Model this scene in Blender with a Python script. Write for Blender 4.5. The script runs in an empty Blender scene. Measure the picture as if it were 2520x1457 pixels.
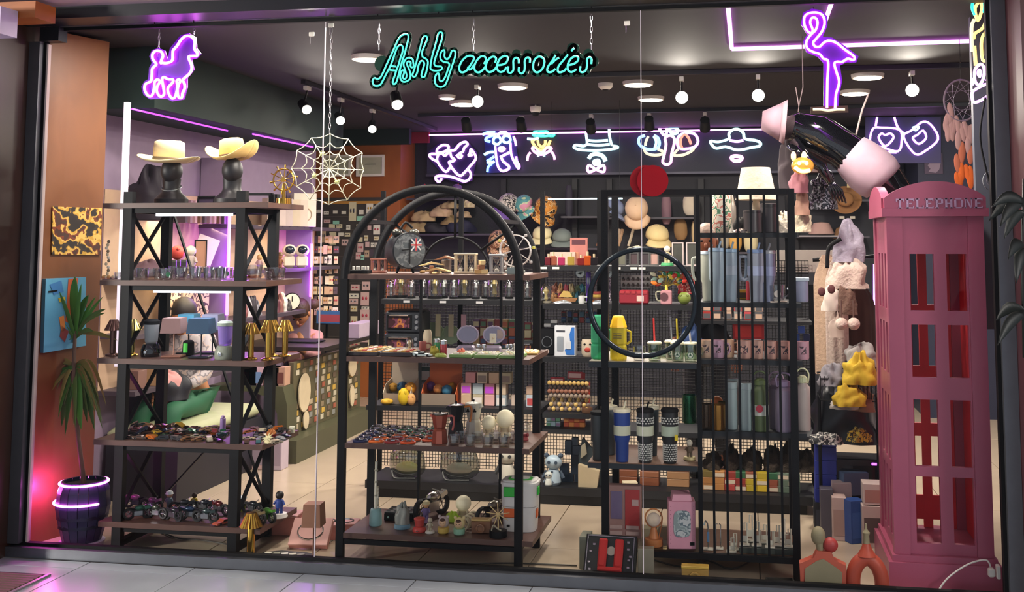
import bpy,math,random
from mathutils import Vector as V,Matrix
R=random.Random(11)
sc=bpy.context.scene
COL=sc.collection
PI=math.pi
# ---------------------------------------------------------------- camera
F_,CX,CY=2600.0,1402.35,373.25
YAW,PIT,ROL,EYE=0.167095,0.0854864,0.0004265,1.655
_d=V((-math.sin(YAW)*math.cos(PIT),math.cos(YAW)*math.cos(PIT),math.sin(PIT)))
_r0=V((math.cos(YAW),math.sin(YAW),0));_u0=_r0.cross(_d)
_r=_r0*math.cos(ROL)+_u0*math.sin(ROL);_u=-_r0*math.sin(ROL)+_u0*math.cos(ROL)
cam=bpy.data.cameras.new('camera');co=bpy.data.objects.new('camera',cam);COL.objects.link(co)
co.matrix_world=Matrix(((_r.x,_u.x,-_d.x,0),(_r.y,_u.y,-_d.y,0),(_r.z,_u.z,-_d.z,EYE),(0,0,0,1)))
cam.sensor_width=36;cam.lens=F_/2520*36
cam.shift_x=(1260-CX)/2520;cam.shift_y=(CY-728.5)/2520
cam.clip_start=.05
sc.camera=co
sc.view_settings.view_transform='Standard';sc.view_settings.look='None'
sc.view_settings.gamma=1;sc.view_settings.use_curve_mapping=False
sc.view_settings.exposure=0.22
w=bpy.data.worlds.new('world');sc.world=w;w.use_nodes=True
w.node_tree.nodes['Background'].inputs[0].default_value=(.62,.66,.74,1)
w.node_tree.nodes['Background'].inputs[1].default_value=.72
def ray(x,y):return _d*F_+_r*(x-CX)-_u*(y-CY)
def P(x,y,Y):
 v=ray(x,y);v=v*(Y/v.y);v.z+=EYE;return v
def PZ(x,y,z):
 v=ray(x,y);v=v*((z-EYE)/v.z);v.z+=EYE;return v
def PX(x,y,X):
 v=ray(x,y);v=v*(X/v.x);v.z+=EYE;return v
def XA(x,Y,y=900):return P(x,y,Y).x
# ---------------------------------------------------------------- lights
def lamp(kind,name,loc,energy,color=(1,1,1),size=.2,tgt=None,spot=None,sy=None):
 l=bpy.data.lights.new(name,kind);l.energy=energy;l.color=color
 if kind=='AREA':
  l.size=size
  if sy:l.shape='RECTANGLE';l.size_y=sy
  else:l.shape='DISK'
 else:l.shadow_soft_size=size
 if spot:l.spot_size=math.radians(spot);l.spot_blend=.6
 o=bpy.data.objects.new(name,l);COL.objects.link(o);o.location=loc
 if tgt is not None:
  o.rotation_euler=(V(tgt)-V(loc)).to_track_quat('-Z','Y').to_euler()
 return o
WARM=(1,.80,.58);WHT=(1,.9,.78);COOL=(.8,.88,1)
lamp('AREA','corridor_light',(3.3,1.6,2.6),70,(1,.95,.9),.8,(-1.0,5.6,.8))  # added fill from the corridor side, no fixture there
lamp('AREA','corridor_light',(-9.6,-.4,2.3),720,(1,.93,.85),.9,(-1.6,5.6,.9))  # stronger added fill, set far aside to brighten the front goods
# ---------------------------------------------------------------- materials
MC={}
def lin(h):
 if isinstance(h,tuple):return h
 h=h.lstrip('#');o=[]
 for i in(0,2,4):
  c=int(h[i:i+2],16)/255
  o.append(c/12.92 if c<=.04045 else((c+.055)/1.055)**2.4)
 return tuple(o)
def M(col,rough=.5,metal=0,em=None,es=0,n=.12,ns=14,bump=0,coat=0):
 k=(col,rough,metal,em,es,n,ns,bump,coat)
 if k in MC:return MC[k]
 m=bpy.data.materials.new('mat_%d'%len(MC));m.use_nodes=True
 nt=m.node_tree;b=nt.nodes['Principled BSDF'];c=lin(col)
 b.inputs['Roughness'].default_value=rough;b.inputs['Metallic'].default_value=metal
 if coat:b.inputs['Coat Weight'].default_value=coat
 if n:
  tc=nt.nodes.new('ShaderNodeTexCoord');no=nt.nodes.new('ShaderNodeTexNoise');no.inputs['Scale'].default_value=ns
  no.inputs['Detail'].default_value=4
  nt.links.new(tc.outputs['Object'],no.inputs['Vector'])
  mx=nt.nodes.new('ShaderNodeMix');mx.data_type='RGBA'
  mx.inputs[6].default_value=(*[v*(1-n)for v in c],1);mx.inputs[7].default_value=(*[min(1,v*(1+n))for v in c],1)
  nt.links.new(no.outputs[0],mx.inputs[0]);nt.links.new(mx.outputs[2],b.inputs['Base Color'])
  if bump:
   bp=nt.nodes.new('ShaderNodeBump');bp.inputs['Strength'].default_value=bump;bp.inputs['Distance'].default_value=.01
   nt.links.new(no.outputs[0],bp.inputs['Height']);nt.links.new(bp.outputs[0],b.inputs['Normal'])
 else:b.inputs['Base Color'].default_value=(*c,1)
 if em is not None:
  b.inputs['Emission Color'].default_value=(*lin(em),1);b.inputs['Emission Strength'].default_value=es
 MC[k]=m;return m
def wood(c1,c2,scale=(1,1,12),rough=.45,coat=0):
 k=('wood',c1,c2,scale,rough)
 if k in MC:return MC[k]
 m=bpy.data.materials.new('mat_wood_%d'%len(MC));m.use_nodes=True;nt=m.node_tree;b=nt.nodes['Principled BSDF']
 tc=nt.nodes.new('ShaderNodeTexCoord');mp=nt.nodes.new('ShaderNodeMapping');mp.inputs['Scale'].default_value=scale
 no=nt.nodes.new('ShaderNodeTexNoise');no.inputs['Scale'].default_value=6;no.inputs['Detail'].default_value=8;no.inputs['Distortion'].default_value=1.2
 mx=nt.nodes.new('ShaderNodeMix');mx.data_type='RGBA';mx.inputs[6].default_value=(*lin(c1),1);mx.inputs[7].default_value=(*lin(c2),1)
 nt.links.new(tc.outputs['Object'],mp.inputs[0]);nt.links.new(mp.outputs[0],no.inputs['Vector'])
 nt.links.new(no.outputs[0],mx.inputs[0]);nt.links.new(mx.outputs[2],b.inputs['Base Color'])
 b.inputs['Roughness'].default_value=rough;b.inputs['Coat Weight'].default_value=coat
 MC[k]=m;return m
def splotch(cols,scale=30,rough=.6,th=None,metal=0):
 """colour patches (printed cloth, camouflage, leopard, paintings)"""
 k=('sp',tuple(cols),scale,rough,metal)
 if k in MC:return MC[k]
 m=bpy.data.materials.new('mat_patch_%d'%len(MC));m.use_nodes=True;nt=m.node_tree;b=nt.nodes['Principled BSDF']
 tc=nt.nodes.new('ShaderNodeTexCoord');no=nt.nodes.new('ShaderNodeTexNoise');no.inputs['Scale'].default_value=scale;no.inputs['Detail'].default_value=2
 cr=nt.nodes.new('ShaderNodeValToRGB');cr.color_ramp.interpolation='CONSTANT'
 el=cr.color_ramp.elements
 while len(el)<len(cols):el.new(.5)
 for i,c in enumerate(cols):
  el[i].position=0 if i==0 else .36+.28*i/len(cols);el[i].color=(*lin(c),1)
 nt.links.new(tc.outputs['Object'],no.inputs['Vector']);nt.links.new(no.outputs[0],cr.inputs[0]);nt.links.new(cr.outputs[0],b.inputs['Base Color'])
 b.inputs['Roughness'].default_value=rough;b.inputs['Metallic'].default_value=metal
 MC[k]=m;return m
def glass(tint='#ffffff',refl=.9,alpha=.0,rough=.02):
 k=('gl',tint,refl,alpha)
 if k in MC:return MC[k]
 m=bpy.data.materials.new('mat_glass_%d'%len(MC));m.use_nodes=True;nt=m.node_tree;nt.nodes.clear()
 o=nt.nodes.new('ShaderNodeOutputMaterial');tr=nt.nodes.new('ShaderNodeBsdfTransparent');tr.inputs[0].default_value=(*lin(tint),1)
 if alpha>=.2:
  gl=nt.nodes.new('ShaderNodeBsdfPrincipled');gl.inputs['Base Color'].default_value=(*lin(tint),1);gl.inputs['Roughness'].default_value=.12;alpha+=.12
 else:gl=nt.nodes.new('ShaderNodeBsdfGlossy');gl.inputs['Roughness'].default_value=rough
 lw=nt.nodes.new('ShaderNodeLayerWeight');lw.inputs[0].default_value=.28
 mu=nt.nodes.new('ShaderNodeMath');mu.operation='MULTIPLY_ADD';mu.inputs[1].default_value=refl;mu.inputs[2].default_value=alpha
 mu.use_clamp=True
 ms=nt.nodes.new('ShaderNodeMixShader')
 nt.links.new(lw.outputs['Facing'],mu.inputs[0]);nt.links.new(mu.outputs[0],ms.inputs[0])
 nt.links.new(tr.outputs[0],ms.inputs[1]);nt.links.new(gl.outputs[0],ms.inputs[2]);nt.links.new(ms.outputs[0],o.inputs[0])
 MC[k]=m;return m
def pane_glass():
 m=bpy.data.materials.new('mat_pane');m.use_nodes=True;nt=m.node_tree;nt.nodes.clear()
 o=nt.nodes.new('ShaderNodeOutputMaterial');tr=nt.nodes.new('ShaderNodeBsdfTransparent');tr.inputs[0].default_value=(.97,.98,.98,1)
 gl=nt.nodes.new('ShaderNodeBsdfGlossy');gl.inputs['Roughness'].default_value=.0
 fr=nt.nodes.new('ShaderNodeFresnel');fr.inputs[0].default_value=1.24
 ms=nt.nodes.new('ShaderNodeMixShader')
 nt.links.new(fr.outputs[0],ms.inputs[0]);nt.links.new(tr.outputs[0],ms.inputs[1]);nt.links.new(gl.outputs[0],ms.inputs[2]);nt.links.new(ms.outputs[0],o.inputs[0])
 return m
def EM(col,s):return M(col,.5,0,col,s,0)
# ---------------------------------------------------------------- mesh builder
def catmull(p,closed=False,n=6):
 p=[V(a)for a in p];L=len(p);out=[]
 if L<3:return p
 for i in range(L if closed else L-1):
  a=p[(i-1)%L]if closed or i>0 else p[0]
  b=p[i];c=p[(i+1)%L]
  e=p[(i+2)%L]if closed or i+2<L else p[-1]
  for k in range(n):
   t=k/n
   out.append(.5*((2*b)+(c-a)*t+(2*a-5*b+4*c-e)*t*t+(3*b-a-3*c+e)*t**3))
 if not closed:out.append(p[-1])
 return out
class MB:
 def __init__(s):s.v=[];s.f=[];s.m=Matrix.Identity(4)
 def add(s,vs,fs):
  o=len(s.v);s.v+=[s.m@V(a)for a in vs];s.f+=[[i+o for i in f]for f in fs];return s
 def box(s,c,sz,rot=None,taper=1.0,c2=0):
  x,y,z=[a/2 for a in sz];pts=[]
  for dz,t in((-z,1),(z,taper)):
   for dx,dy in((-x,-y),(x,-y),(x,y),(-x,y)):pts.append(V((dx*t,dy*t,dz)))
  if rot is not None:pts=[rot@p for p in pts]
  pts=[p+V(c)for p in pts]
  return s.add(pts,[(3,2,1,0),(4,5,6,7),(0,1,5,4),(1,2,6,5),(2,3,7,6),(3,0,4,7)])
 def b2(s,x0,x1,y0,y1,z0,z1):return s.box(((x0+x1)/2,(y0+y1)/2,(z0+z1)/2),(abs(x1-x0),abs(y1-y0),abs(z1-z0)))
 def rbox(s,c,sz,r=.006):
  x,y,z=[a/2 for a in sz];r=min(r,x*.9,y*.9,z*.9);pts=[];fs=[]
  prof=[(x,y,-z+r),(x,y,z-r)]
  rings=[]
  for(k,zz)in((r,-z),(0,-z+r),(0,z-r),(r,z)):
   X,Y=x-k,y-k;q=r*.6
   rings.append([(-X+q,-Y,zz),(X-q,-Y,zz),(X,-Y+q,zz),(X,Y-q,zz),(X-q,Y,zz),(-X+q,Y,zz),(-X,Y-q,zz),(-X,-Y+q,zz)])
  for g in rings:pts+=[V(c)+V(p)for p in g]
  for k in range(3):
   for i in range(8):fs.append((k*8+i,k*8+(i+1)%8,k*8+8+(i+1)%8,k*8+8+i))
  fs.append(tuple(range(7,-1,-1)));fs.append(tuple(range(24,32)))
  return s.add(pts,fs)
 def cyl(s,a,b,r0,r1=None,n=12,cap=True):
  if r1 is None:r1=r0
  a=V(a);b=V(b);d=(b-a)
  if d.length<1e-7:return s
  d.normalize();u=d.orthogonal().normalized();w_=d.cross(u);pts=[]
  for c,r in((a,r0),(b,r1)):
   for i in range(n):
    t=2*PI*i/n;pts.append(c+(u*math.cos(t)+w_*math.sin(t))*r)
  fs=[(i,(i+1)%n,n+(i+1)%n,n+i)for i in range(n)]
  if cap:fs+=[tuple(range(n-1,-1,-1)),tuple(range(n,2*n))]
  return s.add(pts,fs)
 def tube(s,p,r,n=6,closed=False,sm=0):
  if sm:p=catmull(p,closed,sm)
  p=[V(a)for a in p];q=[p[0]]
  for a in p[1:]:
   if(a-q[-1]).length>1e-5:q.append(a)
  if closed and(q[0]-q[-1]).length<1e-5:q.pop()
  p=q;L=len(p)
  if L<2:return s
  rr=r if isinstance(r,(list,tuple))else None
  pts=[];u=None
  for i in range(L):
   if closed:t=p[(i+1)%L]-p[i-1]
   else:t=p[min(i+1,L-1)]-p[max(i-1,0)]
   if t.length<1e-9:t=V((0,0,1))
   t.normalize()
   if u is None:u=t.orthogonal().normalized()
   else:
    u=u-t*u.dot(t)
    u=u.normalized()if u.length>1e-6 else t.orthogonal().normalized()
   w_=t.cross(u);ra=(rr[0]+(rr[1]-rr[0])*i/(L-1))if rr and len(rr)==2 else(rr[i]if rr else r)
   for k in range(n):
    a=2*PI*k/n;pts.append(p[i]+(u*math.cos(a)+w_*math.sin(a))*ra)
  fs=[]
  for i in range(L if closed else L-1):
   j=(i+1)%L
   for k in range(n):fs.append((i*n+k,i*n+(k+1)%n,j*n+(k+1)%n,j*n+k))
  if not closed:fs+=[tuple(range(n-1,-1,-1)),tuple(range((L-1)*n,L*n))]
  return s.add(pts,fs)
 def lathe(s,prof,n=16,c=(0,0,0),sx=1,sy=1,axis='z'):
  c=V(c);pts=[];fs=[]
  for(r,z)in prof:
   for i in range(n):
    a=2*PI*i/n;x,y=r*math.cos(a)*sx,r*math.sin(a)*sy
    pts.append(c+(V((x,y,z))if axis=='z' else V((x,-z,y))if axis=='y' else V((z,x,y))))
  for k in range(len(prof)-1):
   for i in range(n):fs.append((k*n+i,k*n+(i+1)%n,k*n+n+(i+1)%n,k*n+n+i))
  if prof[0][0]>1e-6:fs.append(tuple(range(n-1,-1,-1)))
  if prof[-1][0]>1e-6:fs.append(tuple(range((len(prof)-1)*n,len(prof)*n)))
  return s.add(pts,fs)
 def sph(s,c,r,n=12,rot=None):
  if not isinstance(r,(tuple,list)):r=(r,r,r)
  m=max(4,n//2+1);pts=[];fs=[]
  for k in range(m+1):
   t=PI*k/m-PI/2
   for i in range(n):
    a=2*PI*i/n;p=V((math.cos(t)*math.cos(a)*r[0],math.cos(t)*math.sin(a)*r[1],math.sin(t)*r[2]))
    if rot is not None:p=rot@p
    pts.append(V(c)+p)
  for k in range(m):
   for i in range(n):fs.append((k*n+i,k*n+(i+1)%n,k*n+n+(i+1)%n,k*n+n+i))
  return s.add(pts,fs)
 def prism(s,pts2,y0,y1,plane='xz'):
  n=len(pts2)
  def mk(a,b,d):return(a,d,b)if plane=='xz' else(a,b,d)if plane=='xy' else(d,a,b)
  pts=[mk(a,b,y0)for a,b in pts2]+[mk(a,b,y1)for a,b in pts2]
  fs=[tuple(range(n)),tuple(range(2*n-1,n-1,-1))]+[(i,n+i,n+(i+1)%n,(i+1)%n)for i in range(n)]
  return s.add(pts,fs)
 def ribbon(s,p,w_,th,y):
  """flat strip of width w_ in the xz plane following p, round ends"""
  for a,b in zip(p[:-1],p[1:]):
   a=V(a);b=V(b);d=b-a
   if d.length<1e-6:continue
   d.normalize();nx=V((-d.z,0,d.x))*w_
   q=[a+nx,b+nx,b-nx,a-nx]
   s.add([(t.x,y,t.z)for t in q]+[(t.x,y+th,t.z)for t in q],[(0,1,2,3),(7,6,5,4),(0,4,5,1),(1,5,6,2),(2,6,7,3),(3,7,4,0)])
   s.cyl((a.x,y,a.z),(a.x,y+th,a.z),w_,n=10)
  a=V(p[-1]);s.cyl((a.x,y,a.z),(a.x,y+th,a.z),w_,n=10);return s
 def sheet(s,fn,nu,nv,th=0):
  pts=[];fs=[]
  for j in range(nv+1):
   for i in range(nu+1):pts.append(V(fn(i/nu,j/nv)))
  w_=nu+1
  for j in range(nv):
   for i in range(nu):fs.append((j*w_+i,j*w_+i+1,j*w_+w_+i+1,j*w_+w_+i))
  if th:
   n=len(pts);base=list(pts)
   nrm=[V((0,0,0))for _ in base]
   for f in fs:
    nn=(base[f[1]]-base[f[0]]).cross(base[f[3]]-base[f[0]])
    for i in f:nrm[i]=nrm[i]+nn
   pts+=[p-(q.normalized()*th if q.length>1e-12 else q)for p,q in zip(base,nrm)]
   fs+=[tuple(reversed([i+n for i in f]))for f in fs]
   bd=[(i,i+1)for i in range(nu)]+[(nv*w_+i+1,nv*w_+i)for i in range(nu)]+[((j+1)*w_,j*w_)for j in range(nv)]+[(j*w_+nu,(j+1)*w_+nu)for j in range(nv)]
   fs+=[(b,a,a+n,b+n)for a,b in bd]
  return s.add(pts,fs)
 def sup(s,c,a,b,z0,z1,k=4.0,n=32,t=1.0):
  q=[(math.copysign(abs(math.cos(x))**(2/k),math.cos(x))*a,math.copysign(abs(math.sin(x))**(2/k),math.sin(x))*b)for x in[2*PI*i/n for i in range(n)]]
  pts=[(c[0]+x*t,c[1]+y*t,z0)for x,y in q]+[(c[0]+x,c[1]+y,z1)for x,y in q]
  return s.add(pts,[tuple(range(n-1,-1,-1)),tuple(range(n,2*n))]+[(i,(i+1)%n,n+(i+1)%n,n+i)for i in range(n)])
 def mesh(s,name,mat,smooth=False):
  me=bpy.data.meshes.new(name);me.from_pydata([tuple(a)for a in s.v],[],s.f)
  me.materials.append(mat)
  if smooth:
   try:me.shade_smooth()
   except Exception:me.polygons.foreach_set('use_smooth',[True]*len(me.polygons))
   if smooth=='auto':
    try:me.set_sharp_from_angle(angle=.6)
    except Exception:pass
  return me
 def build(s,name,mat,parent=None,smooth='auto',world=False):
  if world and parent is not None:
   o_=wloc(parent);s.v=[a-o_ for a in s.v]
  o=bpy.data.objects.new(name,s.mesh(name,mat,smooth));COL.objects.link(o)
  if parent is not None:o.parent=parent
  elif world:
   if s.v:
    c=V((sum(a.x for a in s.v)/len(s.v),sum(a.y for a in s.v)/len(s.v),min(a.z for a in s.v)))
    for vv in o.data.vertices:vv.co-=c
    o.location=c
  return o
def wloc(o):
 l=V((0,0,0))
 while o is not None:l=l+o.location;o=o.parent
 return l
def tag(o,label=None,cat=None,group=None,kind=None):
 if label:o['label']=label
 if cat:o['category']=cat
 if group:o['group']=group
 if kind:o['kind']=kind
 return o
def T(name,label,cat,loc=(0,0,0),rz=0,group=None,rx=0,ry=0,s=1):
 o=bpy.data.objects.new(name,None);COL.objects.link(o);o.empty_display_size=.05
 o.location=loc;o.rotation_euler=(rx,ry,rz);o.scale=(s,s,s)
 return tag(o,label,cat,group)
def S(name,parent=None,kind='structure'):
 o=bpy.data.objects.new(name,None);COL.objects.link(o)
 if parent:o.parent=parent
 else:o['kind']=kind
 return o
def dup(root,loc=None,rz=None,label=None,group=None,s=None,mats=None):
 kids=[k for k in root.children]
 r=root.copy();COL.objects.link(r)
 if loc is not None:r.location=loc
 if rz is not None:r.rotation_euler=(r.rotation_euler[0],r.rotation_euler[1],rz)
 if s is not None:r.scale=(s,s,s)if not isinstance(s,tuple)else s
 if label:r['label']=label
 if group:r['group']=group
 def rec(src,dst):
  for ch in src.children:
   c=ch.copy();COL.objects.link(c);c.parent=dst
   if mats and c.type=='MESH':
    nm=c.name.split('.')[0]
    if nm in mats:
     c.data=c.data.copy();c.data.materials[0]=mats[nm]
   rec(ch,c)
 rec(root,r)
 if mats and r.type=='MESH' and 'self' in mats:r.data=r.data.copy();r.data.materials[0]=mats['self']
 return r
def BX(name,x0,x1,y0,y1,z0,z1,mat,parent=None):
 return MB().b2(x0,x1,y0,y1,z0,z1).build(name,mat,parent,False,world=True)
ORD=['first','second','third','fourth','fifth','sixth','seventh','eighth','ninth','tenth','eleventh','twelfth','thirteenth','fourteenth','fifteenth','sixteenth','seventeenth','eighteenth','nineteenth','twentieth']
for _t in('twenty','thirty','forty','fifty'):
 ORD+=[_t+'-'+x for x in ORD[:9]]+[{'twenty':'thirtieth','thirty':'fortieth','forty':'fiftieth','fifty':'sixtieth'}[_t]]
BLK=M('#08080c',.55);BLKM=M('#0a0a0d',.7)
for _m in(BLK,BLKM):_m.node_tree.nodes['Principled BSDF'].inputs['Specular IOR Level'].default_value=.22;WDARK=wood('#452c25','#65463a',(1,6,1),.4)
WHITE=M('#e9e4da',.5);CHR=M('#c8c8c8',.15,1);GOLD=M('#d8a94a',.18,1)
SS=lambda Y:Y/F_
# ================================================================ SETTING
XL,YB,ZC=-4.15,11.5,2.88
YF=5.22
tileM=M('#b5a48e',.22,0,None,0,.10,5);tileO=M('#8f9499',.25,0,None,0,.08,5)
grout=M('#4a4038',.8)
fl=BX('floor',-5.5,3.2,5.27,11.8,-.05,-.012,grout);fl['kind']='structure'
def tiles(parent,mat,x0,nx,y0,ny,sx,sy,xlo,xhi,ylo,yhi,gap=.005):
 shared={}
 for i in range(nx):
  for j in range(ny):
   a,b=max(x0+i*sx+gap/2,xlo),min(x0+(i+1)*sx-gap/2,xhi)
   c,d=max(y0+j*sy+gap/2,ylo),min(y0+(j+1)*sy-gap/2,yhi)
   if b-a<.03 or d-c<.03:continue
   k=(round(b-a,3),round(d-c,3))
   if k not in shared:
    shared[k]=MB().rbox((0,0,-.0055),(b-a,d-c,.011),.0012).mesh('tile',mat)
   o=bpy.data.objects.new('tile',shared[k]);COL.objects.link(o);o.parent=parent
   o.location=V(((a+b)/2,(c+d)/2,0))-wloc(parent)
tiles(fl,tileM,-1.137-.585*8,15,5.80-1.25,7,.585,1.25,-5.45,3.15,5.28,11.75)
fo=BX('floor',-5.2,2.6,2.6,5.16,-.05,-.012,grout);fo['kind']='structure'
tiles(fo,tileO,-1.05-.585*8,15,5.04-1.2*3,4,.585,1.2,-5.1,2.5,2.65,5.15)
ce=BX('ceiling',-5.5,3.2,5.27,11.8,ZC,ZC+.1,M('#262429',.75,0,None,0,.15,4));ce['kind']='structure'
lilac=M('#8f7c92',.7)
def wall(name,*a):
 o=BX(name,*a);o['kind']='structure';return o
wall('wall_left',XL-.1,XL,5.9,9.72,0,ZC,lilac);wall('wall_left_far',-5.4,-5.3,9.72,YB,0,ZC,lilac);wall('wall_left_return',-5.3,XL-.1005,9.6,9.719,0,ZC,lilac)
panel=wood('#6b4228','#80502f',(3,1,.6),.45)
wl=MB()
a,b=V((-3.93,5.3,0)),V((-3.796,5.76,0))
wl.prism([(a.x,a.y),(b.x,b.y),(b.x-.5,b.y),(a.x-.5,a.y)],0,2.86,'xy')
tag(wl.build('wall_front_left',panel,None,False),kind='structure')
bt=MB();bt.b2(XL,-3.65,6.03,9.15,2.49,ZC-.001);bt.b2(-5.29,-3.60,10.9,10.985,2.71,ZC-.001)
tag(bt.build('trim_1',M('#07201a',.75,0,None,0,.3,3),None,False),'dark green bulkhead running above the shelves of the left wall',kind='structure')
black_wall=M('#1b1c26',.6,0,None,0,.15,3)
wall('wall_back',-4.9,3.2,YB,YB+.1,0,ZC,black_wall)
orange=wood('#8a4a22','#a4602c',(1,1,.5),.4)
wall('wall_back_left',-5.29,-3.72,10.99,11.49,0,ZC-.002,orange)
wall('wall_right',2.9,3.0,5.3,YB,0,ZC,M('#c9bfc6',.6))
tag(BX('trim_2',-3.55,1.6,YB-.10,YB-.002,2.40,ZC-.04,M('#22253a',.5,0,None,0,.2,2)),kind='structure')
tag(BX('trim_3',-3.55,1.6,YB-.14,YB-.101,2.385,2.41,M('#4a4a58',.4,.4)),kind='structure')
tag(BX('wall_back_right',1.62,2.88,10.6,YB-.01,0,ZC-.002,M('#1d2138',.5)),kind='structure')
# ---------------------------------------------------------------- shop front
alu=M('#6d7076',.35,.8);aluD=M('#34363b',.4,.7)
win=S('window_1')
def fr(n,x0,x1,y0,y1,z0,z1,m=alu):return BX(n,x0,x1,y0,y1,z0,z1,m,win)
fr('bottom_rail',-3.99,1.45,YF-.06,YF+.02,0,.052)
fr('bottom_gasket',-3.95,1.42,YF-.02,YF+.015,.0525,.066,BLKM)
zt=P(800,46,YF).z
fr('top_rail',-3.75,1.42,YF-.05,YF+.02,zt,zt+.06)
fr('top_gasket',-3.72,1.40,YF-.012,YF+.018,zt-.016,zt-.0005,BLKM)
xj=P(75,700,YF).x
fr('side_jamb',xj-.035,xj+.03,YF-.05,YF+.02,.0665,zt-.08)
fr('jamb_gasket',xj+.031,xj+.045,YF-.015,YF+.015,.067,zt-.08,BLKM)
fr('jamb_seal',xj+.0455,xj+.056,YF-.012,YF+.012,.067,zt-.09,M('#b9a9a4',.5))
fr('corner_bracket',xj+.03,xj+.145,YF-.055,YF+.02,zt-.079,zt-.002,aluD)
xr=P(2475,800,YF).x
fr('side_jamb',xr-.03,xr+.035,YF-.05,YF+.02,.0665,zt-.001)
fr('jamb_gasket',xr-.047,xr-.031,YF-.02,YF+.02,.067,zt-.017,BLKM)
pg=pane_glass()
edges=[xj+.058,P(788,700,YF).x,P(1580,700,YF).x,xr-.05]
for i in range(3):
 x0,x1=edges[i]+.0015,edges[i+1]-.0015
 MB().sheet(lambda u,v:(x0+(x1-x0)*u,YF,.067+(zt-.017-.067)*v),1,1).build('pane',pg,win,False,world=True)
for i in(1,2):
 MB().b2(edges[i]-.0014,edges[i]+.0014,YF-.006,YF+.006,.067,zt-.018).build('joint',M('#d9cfd6',.15),win,False,world=True)
for px in(379,475,928,1078,1162,1455,2002):
 x=P(px,60,YF-.06).x
 MB().cyl((x,YF-.055,zt-.01),(x,YF-.055,zt+.075),.003).build('sign_hook',BLKM,win,False,world=True)
dk=M('#10131c',.35,.1,None,0,.3,3)
tag(BX('trim_4',-4.0,1.9,4.98,YF-.061,zt+.0,3.02,dk),kind='structure')
tag(BX('trim_5',-3.99,1.9,YF-.0605,YF+.049,zt+.061,3.02,dk),kind='structure')
tag(BX('ceiling',-5.5,2.6,1.2,4.979,2.895,3.0,M('#a98f9f',.5)),kind='structure')
brw=wood('#241510','#3a2015',(2,1,.5),.4)
tag(BX('wall_outside_left',-4.6,xj-.036,4.92,5.30,0,2.89,brw),kind='structure')
tag(BX('wall_outside_right',xr+.036,2.2,4.9,5.30,0,2.89,wood('#2c0c0e','#421318',(2,1,.5),.4)),kind='structure')
tag(BX('trim_6',-4.9,P(118,40,4.85).x,4.75,4.91,P(60,55,4.85).z,P(60,15,4.85).z,wood('#8f4d1e','#b06528',(.5,1,3),.4)),kind='structure')
bb=BX('sign_box',-4.8,P(28,60,4.7).x,4.62,4.745,P(10,90,4.7).z,P(10,24,4.7).z,M('#b9a9c4',.5))
tag(bb,'pale box sign edge under the orange wooden beam','sign box')
mt=T('entrance_mat','dark ribbed entrance mat let into the grey corridor tiles','mat',(PZ(40,1420,.0).x,5.0,.0))
fx=PZ(168,1392,0.0).x
MB().b2(-4.35,fx,4.4,4.915,.0005,.006).build('tray',M('#1e1516',.8),mt,False,True)
MB().b2(fx+.001,fx+.02,4.4,4.915,.0,.010).build('edge_strip',M('#8a7f86',.4,.5),mt,False,True)
slm=MB().box((0,0,0),(fx-.005+4.34,.017,.006)).mesh('slat',M('#5a3b3a',.6))
for i in range(15):
 o=bpy.data.objects.new('slat',slm);COL.objects.link(o);o.parent=mt;o.location=V(((-4.34+fx-.005)/2,4.43+i*.032,.0092))-wloc(mt)
# ---------------------------------------------------------------- ceiling fittings
dim=EM('#fff2dc',9)
L=[(905,142,1,.9),(1262,212,6,1),(1142,254,6,1.1),(1100,238,1.2,.6),(1570,205,6,1),(1602,242,6,.95),(2135,187,6,1),(2104,227,6,1)]  # first and fourth discs stand in for reflections in the glass
wd=['nearest and dimmest, beside the green sign','second row, middle','beside the bright track spot','small dim one above the cherub sign','beside the smoke detector','below the one by the smoke detector','larger one right of the pink bird','lower one right of the pink bird']
for(px,py,e,s),t in zip(L,wd):
 p=PZ(px,py,ZC-.012)
 o=T('ceiling_light','round flush ceiling light, '+t,'ceiling light',(p.x,p.y,ZC-.03),group='round flush ceiling lights')
 MB().lathe([(.085*s,0),(.115*s,.004),(.12*s,.0298)],28).build('rim',M('#d8d2c8',.4),o)
 MB().lathe([(0,-.008),(.06*s,-.006),(.1*s,-.001),(.1*s,.0035)],28).build('diffuser',EM('#fff0d8',2.2*e),o)
 lamp('AREA','downlight',(p.x,p.y,ZC-.05),6*e,WHT,.2*s,(p.x,p.y,0))
for(x,y,e)in((-3.0,5.55,34),(-1.9,5.55,34),(-.8,5.55,34),(.4,5.55,34)):
 lamp('AREA','downlight',(x,y,ZC-.03),e,WHT,.22,(x,y+.15,0))  # row added as fill for the front goods, without fixtures
def track(x0,y0,x1,y1,lab):
 o=T('light_track',lab,'track',(x0,y0,ZC-.03))
 d=V((x1-x0,y1-y0,0));a=math.atan2(d.y,d.x)
 MB().box((d.x/2,d.y/2,.012),(d.length,.035,.03),Matrix.Rotation(a,3,'Z')).build('rail',M('#26262b',.4,.3),o)
 return o
pa,pb=PZ(735,205,ZC-.03),PZ(1010,335,ZC-.03)
track(-3.3,pa.y,-3.3,10.9,'black ceiling track along the green bulkhead')
y1=PZ(1640,184,ZC-.03).y;y2=PZ(1400,280,ZC-.03).y
track(-1.35,y1,2.2,y1,'black ceiling track carrying the bare bright lamps')
track(-3.1,y2,2.4,y2,'black ceiling track in front of the neon wall signs')
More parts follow.
